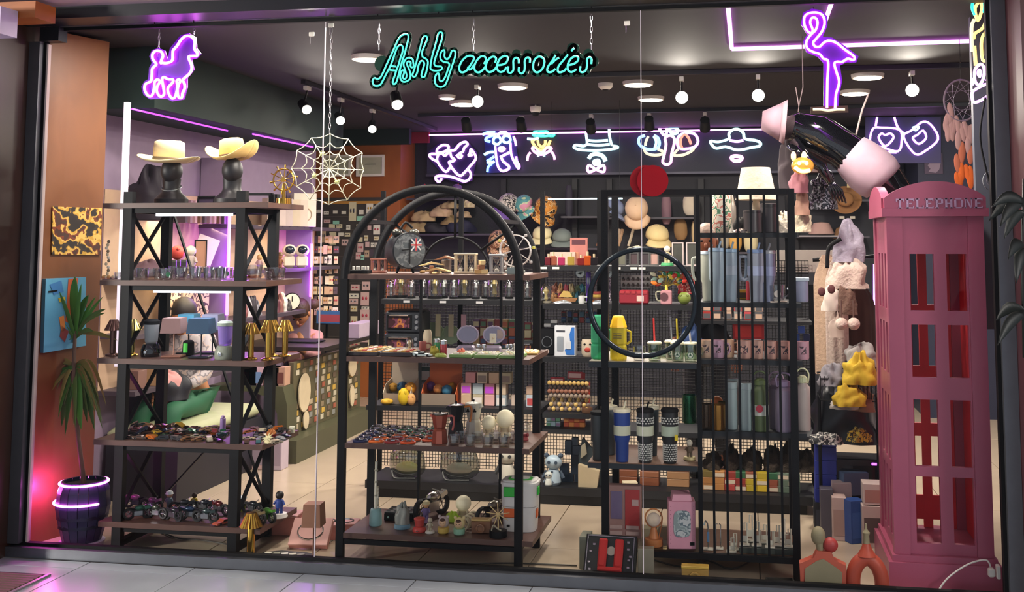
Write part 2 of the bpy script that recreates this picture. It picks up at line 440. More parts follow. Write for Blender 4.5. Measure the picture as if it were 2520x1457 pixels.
def spot(px,py,X=None,Y=None,tgt=None,on=1,lab='',sz=.045):
 if Y is not None:p=P(px,py,Y)
 else:p=PX(px,py,X)
 tgt=V(tgt);d=(tgt-p).normalized()
 o=T('track_spot',lab,'spotlight',(p.x,p.y,ZC-.05))
 q=p-V((p.x,p.y,ZC-.05))
 MB().box((0,0,-.008),(.03,.08,.03)).build('adapter',M('#c9c5bb',.5)if on else BLK,o)
 MB().cyl((0,0,-.023),(q.x-d.x*.07,q.y-d.y*.07,q.z-d.z*.07+.03),.007).build('stem',BLK,o)
 MB().cyl(q-d*.13,q-d*.003,sz*.85,sz,16).build('housing',BLK,o)
 MB().cyl(q-d*.0029,q+d*.003,sz*.88,n=16).build('lamp_face',EM('#fff2e0',14*on+.25),o)
 if on>=1:
  lamp('SPOT','spot_light',p+d*.02,18*on,WHT,.03,p+d,110)
 return o
spot(755,270,X=-3.3,tgt=(-1.5,5.6,1.2),lab='first track spotlight from the glass beside the green bulkhead',sz=.04)
spot(838,297,X=-3.3,tgt=(-1.8,5.7,1.2),lab='second track spotlight from the glass beside the green bulkhead',sz=.04)
spot(916,318,X=-3.3,tgt=(-2.2,5.7,.6),lab='third track spotlight from the glass beside the green bulkhead',sz=.04)
spot(978,258,X=-2.5,tgt=(-1.6,5.7,1.0),lab='white-faced track spotlight under the word end of the green sign',sz=.045)
spot(1175,250,Y=y1+.2,tgt=(-.3,.5,1.65),lab='glaring bulb beside the long bright ceiling light',sz=.05)
for i,(px,py)in enumerate(((1678,240),(1866,235),(2245,222))):
 spot(px,py,Y=y1+.05,tgt=(0,1.5,1.7),lab=('glaring round spotlight %s'%['left of the sombrero sign','above the sun hat sign','above the heart sign'][i]),sz=.05)
for i,px in enumerate((1150,1284,1455,1598,1735)):
 spot(px,[318,318,322,315,318][i],Y=y2,tgt=(XA(px,10.4),11.3,1.6),on=.2,lab='black track spotlight pointing at the hats, %s from the brown wall'%ORD[i],sz=.05)
p=PZ(1490,205,ZC);o=T('smoke_detector','white round smoke detector between ceiling lights','smoke detector',(p.x,p.y,ZC-.05))
MB().lathe([(.03,0),(.045,.012),(.055,.02),(.058,.05)],20).build('body',WHITE,o);MB().lathe([(.0,-.006),(.02,-.004),(.028,.001)],12).build('sensor',BLKM,o)
p=PX(580,110,-3.3);o=T('motion_sensor','white shield-shaped motion sensor under the dark ceiling near the purple dog sign','sensor',p)
MB().prism([(-.045,.04),(.045,.04),(.045,-.005),(.012,-.05),(-.012,-.05),(-.045,-.005)],-.02,.02).build('body',WHITE,o)
MB().cyl((0,.0,.041),(0,0,ZC-p.z),.005).build('bracket',BLK,o)
p=P(1318,277,9.2);o=T('dome_camera','white dome security camera hanging above the boy neon','camera',p)
MB().lathe([(.0,-.035),(.025,-.028),(.036,-.005),(.036,0)],16).build('lens_dome',BLKM,o)
MB().lathe([(.037,0),(.05,.02),(.052,.05)],16).build('housing',WHITE,o);MB().cyl((0,0,.051),(0,0,ZC-p.z-.001),.008).build('stem',WHITE,o)
# ================================================================ DISPLAY RACKS
def bar(mb,a,b,w=.022,d=None):
 a=V(a);b=V(b);v=b-a
 q=v.to_track_quat('Z','Y').to_matrix()
 return mb.box((a+b)/2,(w,d or w,v.length),q)
# ---- left rack
LY0,LY1=5.37,5.76
XLa=P(305,900,LY0).x;XLb=P(586,900,LY0).x
LS=[]
for(px,py)in((450,499),(450,691),(450,886),(450,1089),(450,1293)):LS.append(P(px,py,5.34).z)
lx0,lx1=P(245,700,5.34).x,P(655,700,5.34).x
lr=T('display_rack','black steel rack with five dark wood shelves and X-braced ends, near the potted plant','rack',((XLa+XLb)/2,5.56,0))
ztop=P(590,470,LY0).z
for x in(XLa,XLb):
 for y in(LY0,LY1):
  zt_=ztop if y==LY0 else P(658,478,LY1).z
  MB().b2(x-.026,x+.026,y-.02,y+.02,0.001,zt_).build('post',BLK,lr,False,True)
for z in LS:
 MB().b2(lx0+(.045 if z==LS[4]else 0),lx1,5.34,5.80,z-.028,z).build('shelf_board',WDARK,lr,False,True)
 m=MB()
 m.b2(XLa+.03,XLb-.03,5.362,5.385,z-.055,z-.0285)
 m.b2(XLa+.03,XLb-.03,5.745,5.77,z-.055,z-.0285)
 for x in(XLa,XLb):m.b2(x-.012,x+.012,5.391,5.738,z-.055,z-.0285)
 m.build('shelf_frame',BLK,lr,False,True)
for x in(XLa,XLb):
 zs=LS[::-1]
 for i in(0,1,2,3):
  if i==2:pass
  z0,z1=zs[i]+.03,zs[i+1]-.06
  m=MB();bar(m,(x-.004,LY0+.02,z0),(x-.004,LY1-.02,z1),.022,.008);m.build('brace',BLK,lr,False,True)
  m=MB();bar(m,(x+.006,LY0+.02,z1),(x+.006,LY1-.02,z0),.022,.008);m.build('brace',BLK,lr,False,True)
for a,b in(((XLa+.03,5.785,LS[0]-.06),(XLb-.03,5.785,LS[4]+.05)),((XLa+.03,5.795,LS[4]+.05),((XLa+XLb)/2,5.795,LS[3]-.06))):
 m=MB();bar(m,a,b,.02,.008);m.build('back_brace',BLK,lr,False,True)
m=MB();m.b2(XLb-.02,XLb+.02,LY0-.02,LY0+.38,.0,.001);
for x in(XLa,XLb):
 MB().b2(x-.02,x+.02,LY0+.021,LY1-.021,.02,.05).build('foot_bar',BLK,lr,False,True)
m=MB();yy=5.5
for(a,b)in(((598,478),(672,478)),((672,478),(672,497)),((598,470),(598,497))):
 bar(m,P(*a,yy),P(*b,yy),.014)
m.build('top_guard',BLK,lr,False,True)
for z,k in((LS[0],0),(LS[1],1)):
 o=T('led_strip','white LED light bar under the %s shelf of the braced rack'%['top','second'][k],'led bar',((XLa+XLb)/2,5.42,z-.068))
 x0=P(390,515,5.45).x;x1=P(573,515,5.45).x
 MB().b2(x0,x1,5.425,5.455,z-.0695,z-.0555).build('diffuser',EM('#eef2ff',3.2 if k==0 else 2),o,False,True)
 lamp('AREA','led_light',((x0+x1)/2,5.44,z-.075),1.6,(.95,.96,1),x1-x0,((x0+x1)/2,5.44,0),sy=.03)
# ---- arch rack
AY0,AY1=5.35,5.80
XAa=P(845,900,AY0).x;XAb=P(1278,900,AY0).x
AS=[]
for py in(676,881,1098,1322):AS.append(P(1060,py,5.33).z)
ar=T('display_rack','black steel rack with rounded arch top and four dark wood shelves','rack',((XAa+XAb)/2,5.57,0))
rad=(XAb-XAa)/2;xc=(XAa+XAb)/2
za0=P(1060,464,AY0).z-rad*1.0
for y in(AY0,AY1):
 for x in(XAa,XAb):
  MB().b2(x-.02,x+.02,y-.015,y+.015,.001,za0).build('post',BLK,ar,False,True)
 m=MB();n=30
 for i in range(n):
  a0,a1=PI*i/n,PI*(i+1)/n
  def q(a,r,yy):return(xc+math.cos(a)*r,yy,za0+math.sin(a)*r)
  ro,ri=rad+.02,rad-.02
  pts=[q(a0,ro,y-.015),q(a1,ro,y-.015),q(a1,ri,y-.015),q(a0,ri,y-.015),q(a0,ro,y+.015),q(a1,ro,y+.015),q(a1,ri,y+.015),q(a0,ri,y+.015)]
  m.add(pts,[(0,3,2,1),(4,5,6,7),(0,1,5,4),(3,7,6,2)])
 m.build('arch',BLK,ar,True,True)
for a in(PI*.22,PI*.78):
 MB().b2(xc+math.cos(a)*rad-.012,xc+math.cos(a)*rad+.012,AY0+.016,AY1-.016,za0+math.sin(a)*rad-.01,za0+math.sin(a)*rad+.01).build('link_bar',M('#3a3a3e',.3,.5),ar,False,True)
m=MB();r2=.2
pts=[(xc+math.cos(PI*i/14)*r2,AY1,za0+.02+math.sin(PI*i/14)*r2)for i in range(15)];m.tube(pts,.007,6)
m.tube([(xc,AY1,za0+.02+r2),(xc,AY1,za0+rad-.02)],.009,6)
for a in(PI*.22,PI*.78):m.tube([(xc+math.cos(a)*r2,AY1,za0+.02+math.sin(a)*r2),(xc+math.cos(a)*(rad-.02),AY1,za0+math.sin(a)*(rad-.02))],.008,6)
m.build('sunburst',BLK,ar,True,True)
for z in AS:
 MB().b2(XAa+.021 if z==AS[0]else XAa+.021,XAb+.055 if z!=AS[3]else XAb+.075,5.37 if 0 else AY0-.014,AY1+.045,z-.026,z).build('shelf_board',WDARK,ar,False,True)
for x in(P(1027,900,AY1).x,P(1227,900,AY1).x):
 for i in range(3):MB().b2(x-.007,x+.007,AY1+.046,AY1+.06,AS[i+1]-.02,AS[i]).build('back_bar',BLK,ar,False,True)
m=MB();z=P(1060,1342,AY0).z
m.b2(XAa+.021,XAb-.021,AY0-.01,AY0+.01,z-.012,z+.012);m.b2(XAa+.021,XAb-.021,AY1-.01,AY1+.01,z-.012,z+.012)
for x in(XAa,XAb):m.b2(x-.01,x+.01,AY0+.016,AY1-.016,z-.012,z+.012)
m.build('lower_frame',BLK,ar,False,True)
# ---- ring rack
TY0,TY1=5.43,5.86
X0=P(1489,900,TY0).x;X1=P(1721,900,TY0).x;X2=P(1953,900,TY0).x
tr_=T('display_rack','black steel rack with large ring and a grille of vertical bars','rack',((X0+X2)/2,5.64,0))
z_top=P(1720,466,TY0).z
for x in(X0,X2):
 for y in(TY0,TY1):
  MB().b2(x-.018,x+.018,y-.015,y+.015,.001,z_top).build('post',BLK,tr_,False,True)
zb=P(1720,1360,TY0).z
MB().b2(X1-.011,X1+.011,TY0-.012,TY0+.012,zb,z_top-.03).build('post',BLK,tr_,False,True)
MB().b2(X0+.019,X2-.019,TY0-.015,TY0+.015,z_top-.03,z_top).build('top_bar',BLK,tr_,False,True)
MB().b2(X0+.019,X2-.019,TY1-.012,TY1+.012,z_top-.02,z_top).build('top_bar',BLK,tr_,False,True)
MB().b2(P(1597,1360,TY0).x,X2-.019,TY0-.014,TY0+.014,zb-.03,zb-.001).build('bottom_bar',BLK,tr_,False,True)
for k in range(1,7):
 x=X1+(X2-X1)*k/7
 MB().b2(x-.006,x+.006,TY0-.006,TY0+.006,zb,z_top-.03).build('grille_bar',BLK,tr_,False,True)
rc=P(1580,744,TY0-.03);ro=.282
m=MB();n=44
for i in range(n):
 a0,a1=2*PI*i/n,2*PI*(i+1)/n
 def q(a,r,yy):return(rc.x+math.cos(a)*r,yy,rc.z+math.sin(a)*r)
 y0_,y1_=TY0-.04,TY0-.016;A,B=ro,ro-.026
 m.add([q(a0,A,y0_),q(a1,A,y0_),q(a1,B,y0_),q(a0,B,y0_),q(a0,A,y1_),q(a1,A,y1_),q(a1,B,y1_),q(a0,B,y1_)],[(0,3,2,1),(4,5,6,7),(0,1,5,4),(3,7,6,2)])
m.build('ring',M('#1a242c',.25,.5),tr_,True,True)
TS={}
def tshelf(key,py,a,b,y0=TY0+.016,y1=TY1+.04,mat=None,th=.024):
 z=P(1720,py,y0).z;TS[key]=z
 MB().b2(P(a,900,y0).x,P(b,900,y0).x,y0,y1,z-th,z).build('shelf_board',mat or M('#12151a',.5),tr_,False,True)
tshelf('r1',573,1722,1968);tshelf('r2',744,1722,1975);tshelf('r3',884,1722,1975);tshelf('r4',1060,1722,1983);tshelf('r5',1360,1600,1955,mat=wood('#6b4a3a','#8a6a52',(1,6,1)))
tshelf('l1',893,1450,1720,y0=TY0-.012,mat=M('#7d7468',.5),th=.004)
MB().b2(P(1450,900,TY0).x,X1-.013,TY0-.014,TY1+.03,TS['l1']-.032,TS['l1']-.0045).build('shelf_frame',M('#20252a',.35,.2),tr_,False,True)
tshelf('l2',1146,1447,1718,y0=TY0-.012,mat=wood('#6b4a3a','#8a6a52',(1,6,1)),th=.004)
MB().b2(P(1447,900,TY0).x,X1-.013,TY0-.014,TY1+.03,TS['l2']-.03,TS['l2']-.0045).build('shelf_frame',M('#20252a',.35,.2),tr_,False,True)
z=P(1720,1358,TY0).z;TS['l3']=z
MB().b2(X0+.0,X1-.013,TY0+.0165,TY1+.03,z-.022,z-.0005).build('shelf_board',glass('#dde2dd',.6),tr_,False,True)
m=MB();z=P(1800,1400,5.6).z
m.b2(P(1600,1400,5.62).x,X2-.02,TY1-.02,TY1+.01,.03,.07);m.build('foot_bar',BLK,tr_,False,True)
# ---- long gondola behind
GY0,GY1=6.72,7.12
gx0,gx1=P(905,1000,GY0).x,P(2003,1000,GY0).x
gd=T('gondola_shelving','long low black shop shelving with wire mesh back, behind the front racks','shelving',((gx0+gx1)/2,6.9,0))
GS={}
gm=M('#101115',.55)
def gshelf(key,py,a,b,y0=GY0,y1=GY1,th=.03):
 z=P((a+b)/2,py,y0).z;GS[key]=z
 MB().b2(P(a,900,y0).x,P(b,900,y0).x,y0,y1,z-th,z).build('shelf_board',gm,gd,False,True)
gshelf('base',1203,903,2003,th=.05)
zbase=GS['base']-.05
MB().b2(gx0+.05,gx1-.05,GY0+.03,GY1,0.001,zbase-.001).build('plinth',M('#0f1013',.6),gd,False,True)
gshelf('m1',1003,903,1330);gshelf('m2',1065,1335,2003,y0=GY0+.04)
gshelf('u1',880,945,1330);gshelf('u1b',880,1335,1480);gshelf('t1',738,935,1330)
gshelf('t1b',750,1335,1720);gshelf('v1',655,1335,1720)
gshelf('m1b',1018,1335,1450)
for px in(935,1130,1333,1475,1716,2000):
 x=P(px,900,GY1).x
 h=P(px,470 if px<1720 else 700,GY1).z
 MB().b2(x-.015,x+.015,GY1+.005,GY1+.03,.001,h).build('upright',BLK,gd,False,True)
for k,px in enumerate((951,1040,1130,1230)):
 z=GS['t1'];x=P(px+50,745,GY0).x
 MB().b2(x-.022,x+.022,GY0-.004,GY0-.0005,z-.022,z-.008).build('price_tag',M('#b9b9b9',.4),gd,False,True)
def wiremesh(x0,x1,z0,z1,y,parent,sp=.021,mat=None):
 m=MB();nx=int((x1-x0)/sp);nz=int((z1-z0)/sp)
 for i in range(nx+1):
  x=x0+(x1-x0)*i/nx;m.cyl((x,y,z0),(x,y,z1),.0024,n=3,cap=False)
 for i in range(nz+1):
  z=z0+(z1-z0)*i/nz;m.cyl((x0,y-.003,z),(x1,y-.003,z),.0024,n=3,cap=False)
 o=m.build('wire_mesh',mat or BLKM,parent,False,True);o['kind']='stuff';return o
xs=[P(px,900,GY1).x for px in(935,1130,1333,1475,1716,2000)]
for a,b in zip(xs[:-1],xs[1:]):wiremesh(a+.016,b-.016,GS['base']+.01,P(1400,640,GY1).z,GY1+.018,gd)
MB().b2(gx0+.02,gx1-.02,GY1+.035,GY1+.045,.001,GS['base']-.01).build('kick_panel',gm,gd,False,True)
for(a,b,y_,t_)in((938,1330,655,480),):
 pass
# ================================================================ NEON SIGNS
PUR=EM((1.0,.38,1.0),1);
def NE(rgb,s,k=None):
 return M((.12,.12,.12),.4,0,rgb,s,0)
purple=NE((.85,.10,1.0),9);purpleS=NE((.9,.22,1.0),6);teal=NE((.03,.80,.60),1.15)
cyan=NE((.35,.85,1.0),2.6);icew=NE((.55,.95,1.0),1.8);gold_=NE((1.0,.55,.12),3);blue_=NE((.15,.35,1.0),4)
pinkn=NE((1.0,.35,.75),3);green_=NE((.02,.8,.5),1.6);red_=NE((1.0,.2,.12),2.2);purpleB=NE((.75,.28,1.0),3.2)
creamn=NE((1.0,.85,.5),1.3)
def strokes(root,lst,ox,oy,s,Y,r,n=8,sm=5):
 for it in lst:
  mat,closed,pts=it[0],it[1],it[2];rr=it[3]if len(it)>3 else r
  w_=[P(ox+a/s,oy+b/s,Y)for a,b in pts]
  MB().tube(w_,rr,n,closed,sm).build('neon_tube',mat,root,True,True)
def outline(pts,ox,oy,s,Y):return[P(ox+a/s,oy+b/s,Y)for a,b in pts]
def chain(root,x,y,z0,z1):
 m=MB();n=max(2,int((z1-z0)/.03));L_=(z1-z0)/n
 for i in range(n):
  z=z0+(i+.5)*L_;pts=[]
  for k in range(8):
   a=2*PI*k/8;h=math.cos(a)*.006;v=math.sin(a)*L_*.6
   pts.append((x+(h if i%2 else 0),y+(0 if i%2 else h),z+v))
  m.tube(pts,.0013,4,True)
 m.build('hanging_chain',M('#a9a7ad',.3,.8),root,False,True)
NY=5.42
pd=T('neon_sign','purple neon sign shaped as a poodle outline on violet acrylic, hanging by the wood panel','neon sign',P(425,245,NY))
body=[(530,650),(600,655),(680,635),(725,590),(730,480),(740,410),(810,330),(880,220),(960,150),(1040,140),(1110,180),(1145,260),(1135,340),(1145,400),(1195,470),(1180,515),(1100,520),(1035,530),(1040,590),(1080,680),(1085,780),(1040,860),(960,930),(920,970),(950,1050),(955,1130),(915,1220),(900,1300),(855,1310),(830,1270),(820,1180),(815,1060),(805,990),(850,960),(870,1000),(840,1060),(800,1210),(775,1290),(725,1320),(680,1280),(640,1190),(645,1110),(720,1030),(735,965),(640,955),(560,920),(530,960),(540,1040),(555,1130),(565,1230),(530,1280),(480,1275),(430,1190),(440,1090),(490,1000),(430,965),(385,1020),(380,1110),(350,1240),(300,1280),(240,1240),(200,1150),(210,1060),(270,1020),(320,990),(335,880),(345,760),(410,690),(405,650),(350,570),(350,480),(400,430),(460,420),(520,450),(545,520),(515,600),(505,655)]
bk=[(470,370),(590,420),(640,600),(680,380),(880,130),(1040,90),(1170,170),(1190,380),(1270,480),(1200,560),(1090,590),(1140,780),(1010,940),(1010,1120),(950,1340),(850,1360),(720,1380),(620,1330),(480,1330),(300,1340),(180,1250),(140,1100),(200,1000),(270,960),(290,740),(340,650),(290,530),(340,410)]
q=[(v.x,v.z)for v in outline(bk,330,70,7.67,NY+.02)]
MB().prism(q,NY+.016,NY+.024).build('backing',M('#5a1c90',.35),pd,False,True)
strokes(pd,[(purple,True,body)],330,70,7.67,NY,.0075)
p=P(473,82,NY);chain(pd,p.x,NY+.02,p.z,zt+.02)
p=P(385,140,NY);chain(pd,p.x,NY+.02,p.z-.06,zt+.02)
sg=T('neon_sign','turquoise neon lettering reading Ashly accessories on dark green cut-out acrylic','neon sign',P(1190,215,NY))
A1=[[(230,1145),(180,1130),(145,1200),(170,1280),(240,1295),(310,1270),(370,1170),(430,1050),(500,920),(560,780),(620,600),(670,480),(730,440),(780,470),(775,580),(730,720),(690,860),(650,960),(620,1060),(570,1210),(590,1260),(640,1230),(690,1080),(730,920),(770,780),(820,620),(860,460),(900,300),(890,220),(820,210),(740,250),(670,350),(600,510),(520,680),(440,850),(370,1010),(300,1130)]]
AB=[[(530,880),(640,890)],[(500,960),(630,975)]]
SL=[[(1000,790),(990,740),(930,705),(860,720),(810,790),(800,860),(830,960),(860,1060),(850,1130),(810,1150),(785,1110),(810,1020),(800,970),(760,980),(730,1060),(735,1150),(790,1210),(860,1200),(930,1150),(945,1060),(920,960),(880,870),(870,810),(910,780),(950,810),(945,870),(970,910),(1010,880)]]
HH=[[(1000,1020),(1060,830),(1110,640),(1160,450),(1200,300),(1240,250),(1290,260),(1290,330),(1240,450),(1190,580),(1200,680),(1260,720),(1310,780),(1300,900),(1270,1030),(1240,1100),(1190,1110),(1175,1060),(1210,930),(1235,830),(1200,770),(1150,790),(1110,880),(1090,1000),(1050,1090),(1000,1100),(985,1050)]]
LL=[[(1370,850),(1400,680),(1450,500),(1500,320),(1530,200),(1580,165),(1620,200),(1610,300),(1560,450),(1500,620),(1450,780),(1450,850),(1500,885),(1590,890),(1610,930),(1560,970),(1440,975),(1370,940)]]
YY=[[(1650,540),(1600,570),(1570,660),(1590,750),(1660,795),(1740,810),(1765,860),(1730,960),(1690,1080),(1640,1170),(1590,1200),(1555,1170),(1550,1080),(1530,1030),(1480,1070),(1455,1180),(1490,1280),(1580,1320),(1670,1280),(1720,1180),(1770,1030),(1820,880),(1880,700),(1890,590),(1860,550),(1810,570),(1780,660),(1730,730),(1690,725),(1660,670),(1665,590)]]
big=[(teal,True,p_)for p_ in A1+SL+HH+LL+YY]+[(teal,False,p_)for p_ in AB]
acc=[[(280,540),(330,470),(385,370),(350,325),(270,330),(190,400),(140,500),(150,580),(200,600),(270,560),(290,510),(290,550),(340,540),(390,470)],[(550,460),(585,390),(560,335),(490,340),(420,420),(390,510),(410,580),(470,600),(540,550),(590,480)],[(735,440),(755,370),(710,335),(640,370),(590,460),(590,550),(640,595),(710,570),(770,500)],[(780,480),(860,470),(930,430),(950,350),(900,325),(820,370),(770,480),(780,560),(830,595),(890,570),(930,510)],[(1135,450),(1130,380),(1085,355),(1045,400),(1045,490),(1040,570),(990,610),(950,580),(960,500)],[(1320,440),(1320,370),(1275,350),(1235,400),(1235,500),(1225,580),(1180,620),(1135,580),(1140,510)],[(1750,310),(1700,400),(1640,480),(1610,550),(1630,595),(1690,590),(1750,540)],[(1680,460),(1750,390),(1810,355)],[(1960,300),(1880,400),(1800,500),(1790,580),(1830,600),(1900,570),(1930,530)],[(2015,240),(2065,190)],[(1960,480),(2050,460),(2120,410),(2130,350),(2080,330),(2010,370),(1960,460),(1960,560),(2020,595),(2100,550)],[(2350,460),(2355,380),(2320,345),(2280,380),(2280,470),(2260,560),(2200,600),(2160,570),(2170,500)]]
oo=[(1470,335),(1540,360),(1565,430),(1530,540),(1450,600),(1390,570),(1375,490),(1400,390)]
m=MB()
for p_ in A1+SL+HH+LL+YY:
 w_=[P(900+a/8.57,60+b/8.57,NY+.03)for a,b in p_];m.ribbon(w_,.019,.006,NY+.03)
for p_ in acc+[oo]:
 w_=[P(1110+a/6.81,90+b/6.81,NY+.03)for a,b in p_];m.ribbon(w_,.026,.006,NY+.03)
for(a,b,r_)in((350,830,.045),):c=P(900+a/8.57,60+b/8.57,NY+.03);m.cyl((c.x,NY+.03,c.z),(c.x,NY+.036,c.z),r_,n=20)
for(a,b,r_)in((1095,290,.025),(1285,290,.025),(2030,190,.028),(2300,290,.028),(2380,420,.03)):c=P(1110+a/6.81,90+b/6.81,NY+.03);m.cyl((c.x,NY+.03,c.z),(c.x,NY+.036,c.z),r_,n=16)
m.build('backing',M('#0a3a2c',.3),sg,False,True)
strokes(sg,big,900,60,8.57,NY,.0048)
strokes(sg,[(teal,False,p_)for p_ in acc]+[(teal,True,oo)],1110,90,6.81,NY,.0055)
for px in(927,1162,1453):p=P(px,120,NY);chain(sg,p.x,NY+.033,p.z,zt+.02)
fg=T('neon_sign','purple neon flamingo outline with cream base bar, hanging by the glass','neon sign',P(2035,275,NY))
bird=[(495,1330),(500,1000),(510,740),(450,700),(400,640),(310,610),(240,560),(235,470),(290,390),(350,330),(375,240),(350,180),(300,180),(280,240),(310,320),(300,370),(250,350),(205,260),(210,160),(270,115),(370,110),(440,150),(465,240),(430,350),(360,440),(320,490),(340,540),(400,545),(460,490),(530,470),(620,500),(720,580),(830,660),(850,700),(820,715),(760,700),(690,740),(620,740),(590,770),(620,880),(650,980),(640,1060),(610,1160),(600,1330)]
fb=[(300,60),(420,80),(500,160),(500,280),(440,420),(560,430),(700,520),(900,670),(870,750),(740,750),(660,790),(690,980),(650,1180),(640,1340),(450,1340),(450,760),(380,680),(230,620),(190,480),(240,390),(160,260),(190,110)]
q=[(v.x,v.z)for v in outline(fb,1940,10,5.205,NY+.02)]
MB().prism(q,NY+.016,NY+.024).build('backing',M('#5a1c90',.35),fg,False,True)
q=[(v.x,v.z)for v in outline([(290,1320),(760,1300),(770,1390),(280,1410)],1940,10,5.205,NY+.02)]
MB().prism(q,NY+.012,NY+.0155).build('base_plate',M('#4a3426',.4),fg,False,True)
strokes(fg,[(purple,False,bird)],1940,10,5.205,NY,.0062)
strokes(fg,[(creamn,False,[(315,1350),(420,1350),(510,1362),(620,1350),(725,1350)])],1940,10,5.205,NY,.006)
p=P(2002,20,NY);MB().cyl((p.x,NY+.02,p.z),(p.x,NY+.02,zt+.02),.0015).build('hanging_wire',BLKM,fg,False,True)
def wsign(label,cat,items,ox,oy,s,back=None,bcol='#2a1c4a',Y=11.34,r=.0155,mat_r=None):
 xs_=[P(ox+a/s,oy+b/s,Y).x for it in items for a,b in it[2]];zs_=[P(ox+a/s,oy+b/s,Y).z for it in items for a,b in it[2]]
 o=T('neon_sign',label,cat,((min(xs_)+max(xs_))/2,Y,min(zs_)))
 if back:
  q=[(v.x,v.z)for v in outline(back,ox,oy,s,Y+.03)]
  MB().prism(q,Y+.028,Y+.036).build('backing',M(bcol,.35),o,False,True)
 strokes(o,items,ox,oy,s,Y,r,6,4);return o
p5=5.04
wsign('purple neon of two hearts with angel wings and devil tail on the back wall','neon sign',[(purpleB,True,[(380,580),(390,530),(450,490),(520,500),(510,550),(440,580)]),(purpleB,False,[(380,690),(320,660),(285,620),(310,600),(390,600),(440,590),(480,620),(540,560),(600,550),(660,480),(730,450),(760,480),(720,520),(700,570),(650,600),(690,620),(660,650),(620,610)]),(purpleB,False,[(400,600),(380,670),(420,750),(490,820),(545,760)]),(purpleB,False,[(545,580),(560,640),(600,670),(570,690),(530,700),(570,780),(660,870),(720,830),(790,750),(850,680),(860,630),(820,560),(800,540),(790,590),(770,620),(820,610)]),(purpleB,False,[(770,790),(800,850),(780,910),(720,940),(640,910),(540,880),(440,870),(370,880),(370,920),(410,945),(440,900)])],1000,260,p5,[(280,560),(420,460),(560,520),(740,420),(880,580),(860,740),(820,930),(700,970),(480,910),(380,970),(340,890),(420,820),(300,680)])
wsign('neon portrait of a long-haired figure with blue round glasses and blue hair strokes','neon sign',[(purpleB,False,[(1130,380),(1170,330),(1230,330),(1280,380)]),(cyan,True,[(1090,400),(1150,390),(1170,440),(1130,480),(1080,460)]),(cyan,True,[(1210,380),(1270,380),(1290,430),(1250,460),(1200,440)]),(cyan,False,[(1165,420),(1205,410)]),(purpleB,False,[(1100,500),(1115,640),(1140,760),(1190,810),(1260,790),(1270,750),(1200,690),(1170,620)]),(purpleB,False,[(1290,460),(1300,600),(1340,700),(1390,780),(1400,740),(1370,690),(1360,630)]),(purpleB,False,[(1190,625),(1280,580)]),(pinkn,True,[(1150,530),(1190,520),(1220,535),(1190,560),(1155,555)]),(blue_,False,[(945,360),(1020,330),(1100,320)]),(blue_,False,[(1110,360),(1010,390),(985,430),(1040,445)]),(cyan,False,[(965,610),(1020,580),(1080,575)]),(blue_,False,[(1000,690),(1050,660),(1090,630)]),(cyan,False,[(1000,700),(1060,705),(1090,690)]),(blue_,False,[(1005,825),(1015,760),(1060,720)]),(purpleB,False,[(1330,380),(1350,440),(1360,500)])],1000,260,p5,[(960,310),(1330,320),(1410,780),(1180,830),(1000,840)],'#2a2468')
wsign('neon boy in a green cap with orange ears and pink collar','neon sign',[(green_,True,[(1580,370),(1600,320),(1670,300),(1740,320),(1760,375)]),(green_,True,[(1775,350),(1830,355),(1820,375),(1770,372)]),(green_,True,[(1640,345),(1680,330),(1700,350),(1660,360)]),(icew,False,[(1500,410),(1580,415),(1640,400)]),(gold_,False,[(1590,420),(1560,440),(1580,480),(1620,530),(1680,550),(1740,520),(1770,470),(1785,430)]),(gold_,False,[(1630,430),(1640,480),(1680,510),(1720,480),(1725,430)]),(pinkn,True,[(1560,530),(1600,580),(1670,605),(1750,580),(1800,530),(1740,520),(1670,590),(1600,520)]),(pinkn,False,[(1540,580),(1510,620),(1500,685)]),(pinkn,False,[(1800,570),(1830,620),(1840,670)]),(cyan,False,[(1635,610),(1635,635)]),(cyan,False,[(1705,605),(1710,630)])],1000,260,p5)
wsign('white neon top hat over smile and pink bow tie on the back wall','neon sign',[(icew,False,[(2225,320),(2235,400),(2240,470),(2200,500),(2100,490),(2080,520),(2150,545),(2300,555),(2450,550),(2600,530),(2620,510),(2560,500)]),(icew,False,[(2240,430),(2350,440),(2500,430)]),(icew,False,[(2240,480),(2380,492),(2520,480)]),(icew,False,[(2515,280),(2520,380),(2550,500)]),(icew,False,[(2260,660),(2300,610),(2370,600),(2440,630),(2470,690)],.024),(icew,True,[(2330,690),(2380,680),(2390,720),(2340,725)],.022),(pinkn,True,[(2350,790),(2270,740),(2245,780),(2270,825),(2350,790),(2440,740),(2460,780),(2440,825)])],1000,260,p5)
wsign('neon pair of caps, blue and red, around a skateboard shape','neon sign',[(blue_,False,[(440,370),(370,400),(365,470),(420,520),(500,545),(590,530),(620,470),(600,400),(550,370)]),(creamn,False,[(480,380),(450,450),(445,500)]),(cyan,False,[(550,380),(580,450),(560,530)]),(creamn,False,[(420,520),(460,590),(560,615),(650,600),(660,570),(600,540)]),(pinkn,True,[(750,370),(800,400),(800,480),(770,600),(760,700),(710,730),(660,700),(680,600),(700,480),(690,400)]),(red_,False,[(930,345),(890,400),(880,470),(900,530)]),(red_,False,[(930,345),(980,400),(1010,480)]),(purpleB,True,[(940,340),(1050,350),(1095,420),(1080,490),(1000,530),(870,530),(840,450),(860,380)]),(creamn,False,[(850,540),(800,600),(820,620),(920,610),(1020,560),(1050,520)]),(purpleB,True,[(620,275),(700,270),(710,330),(680,365),(650,340)]),(cyan,True,[(740,290),(800,275),(850,300),(830,345),(770,340)])],1500,260,p5)
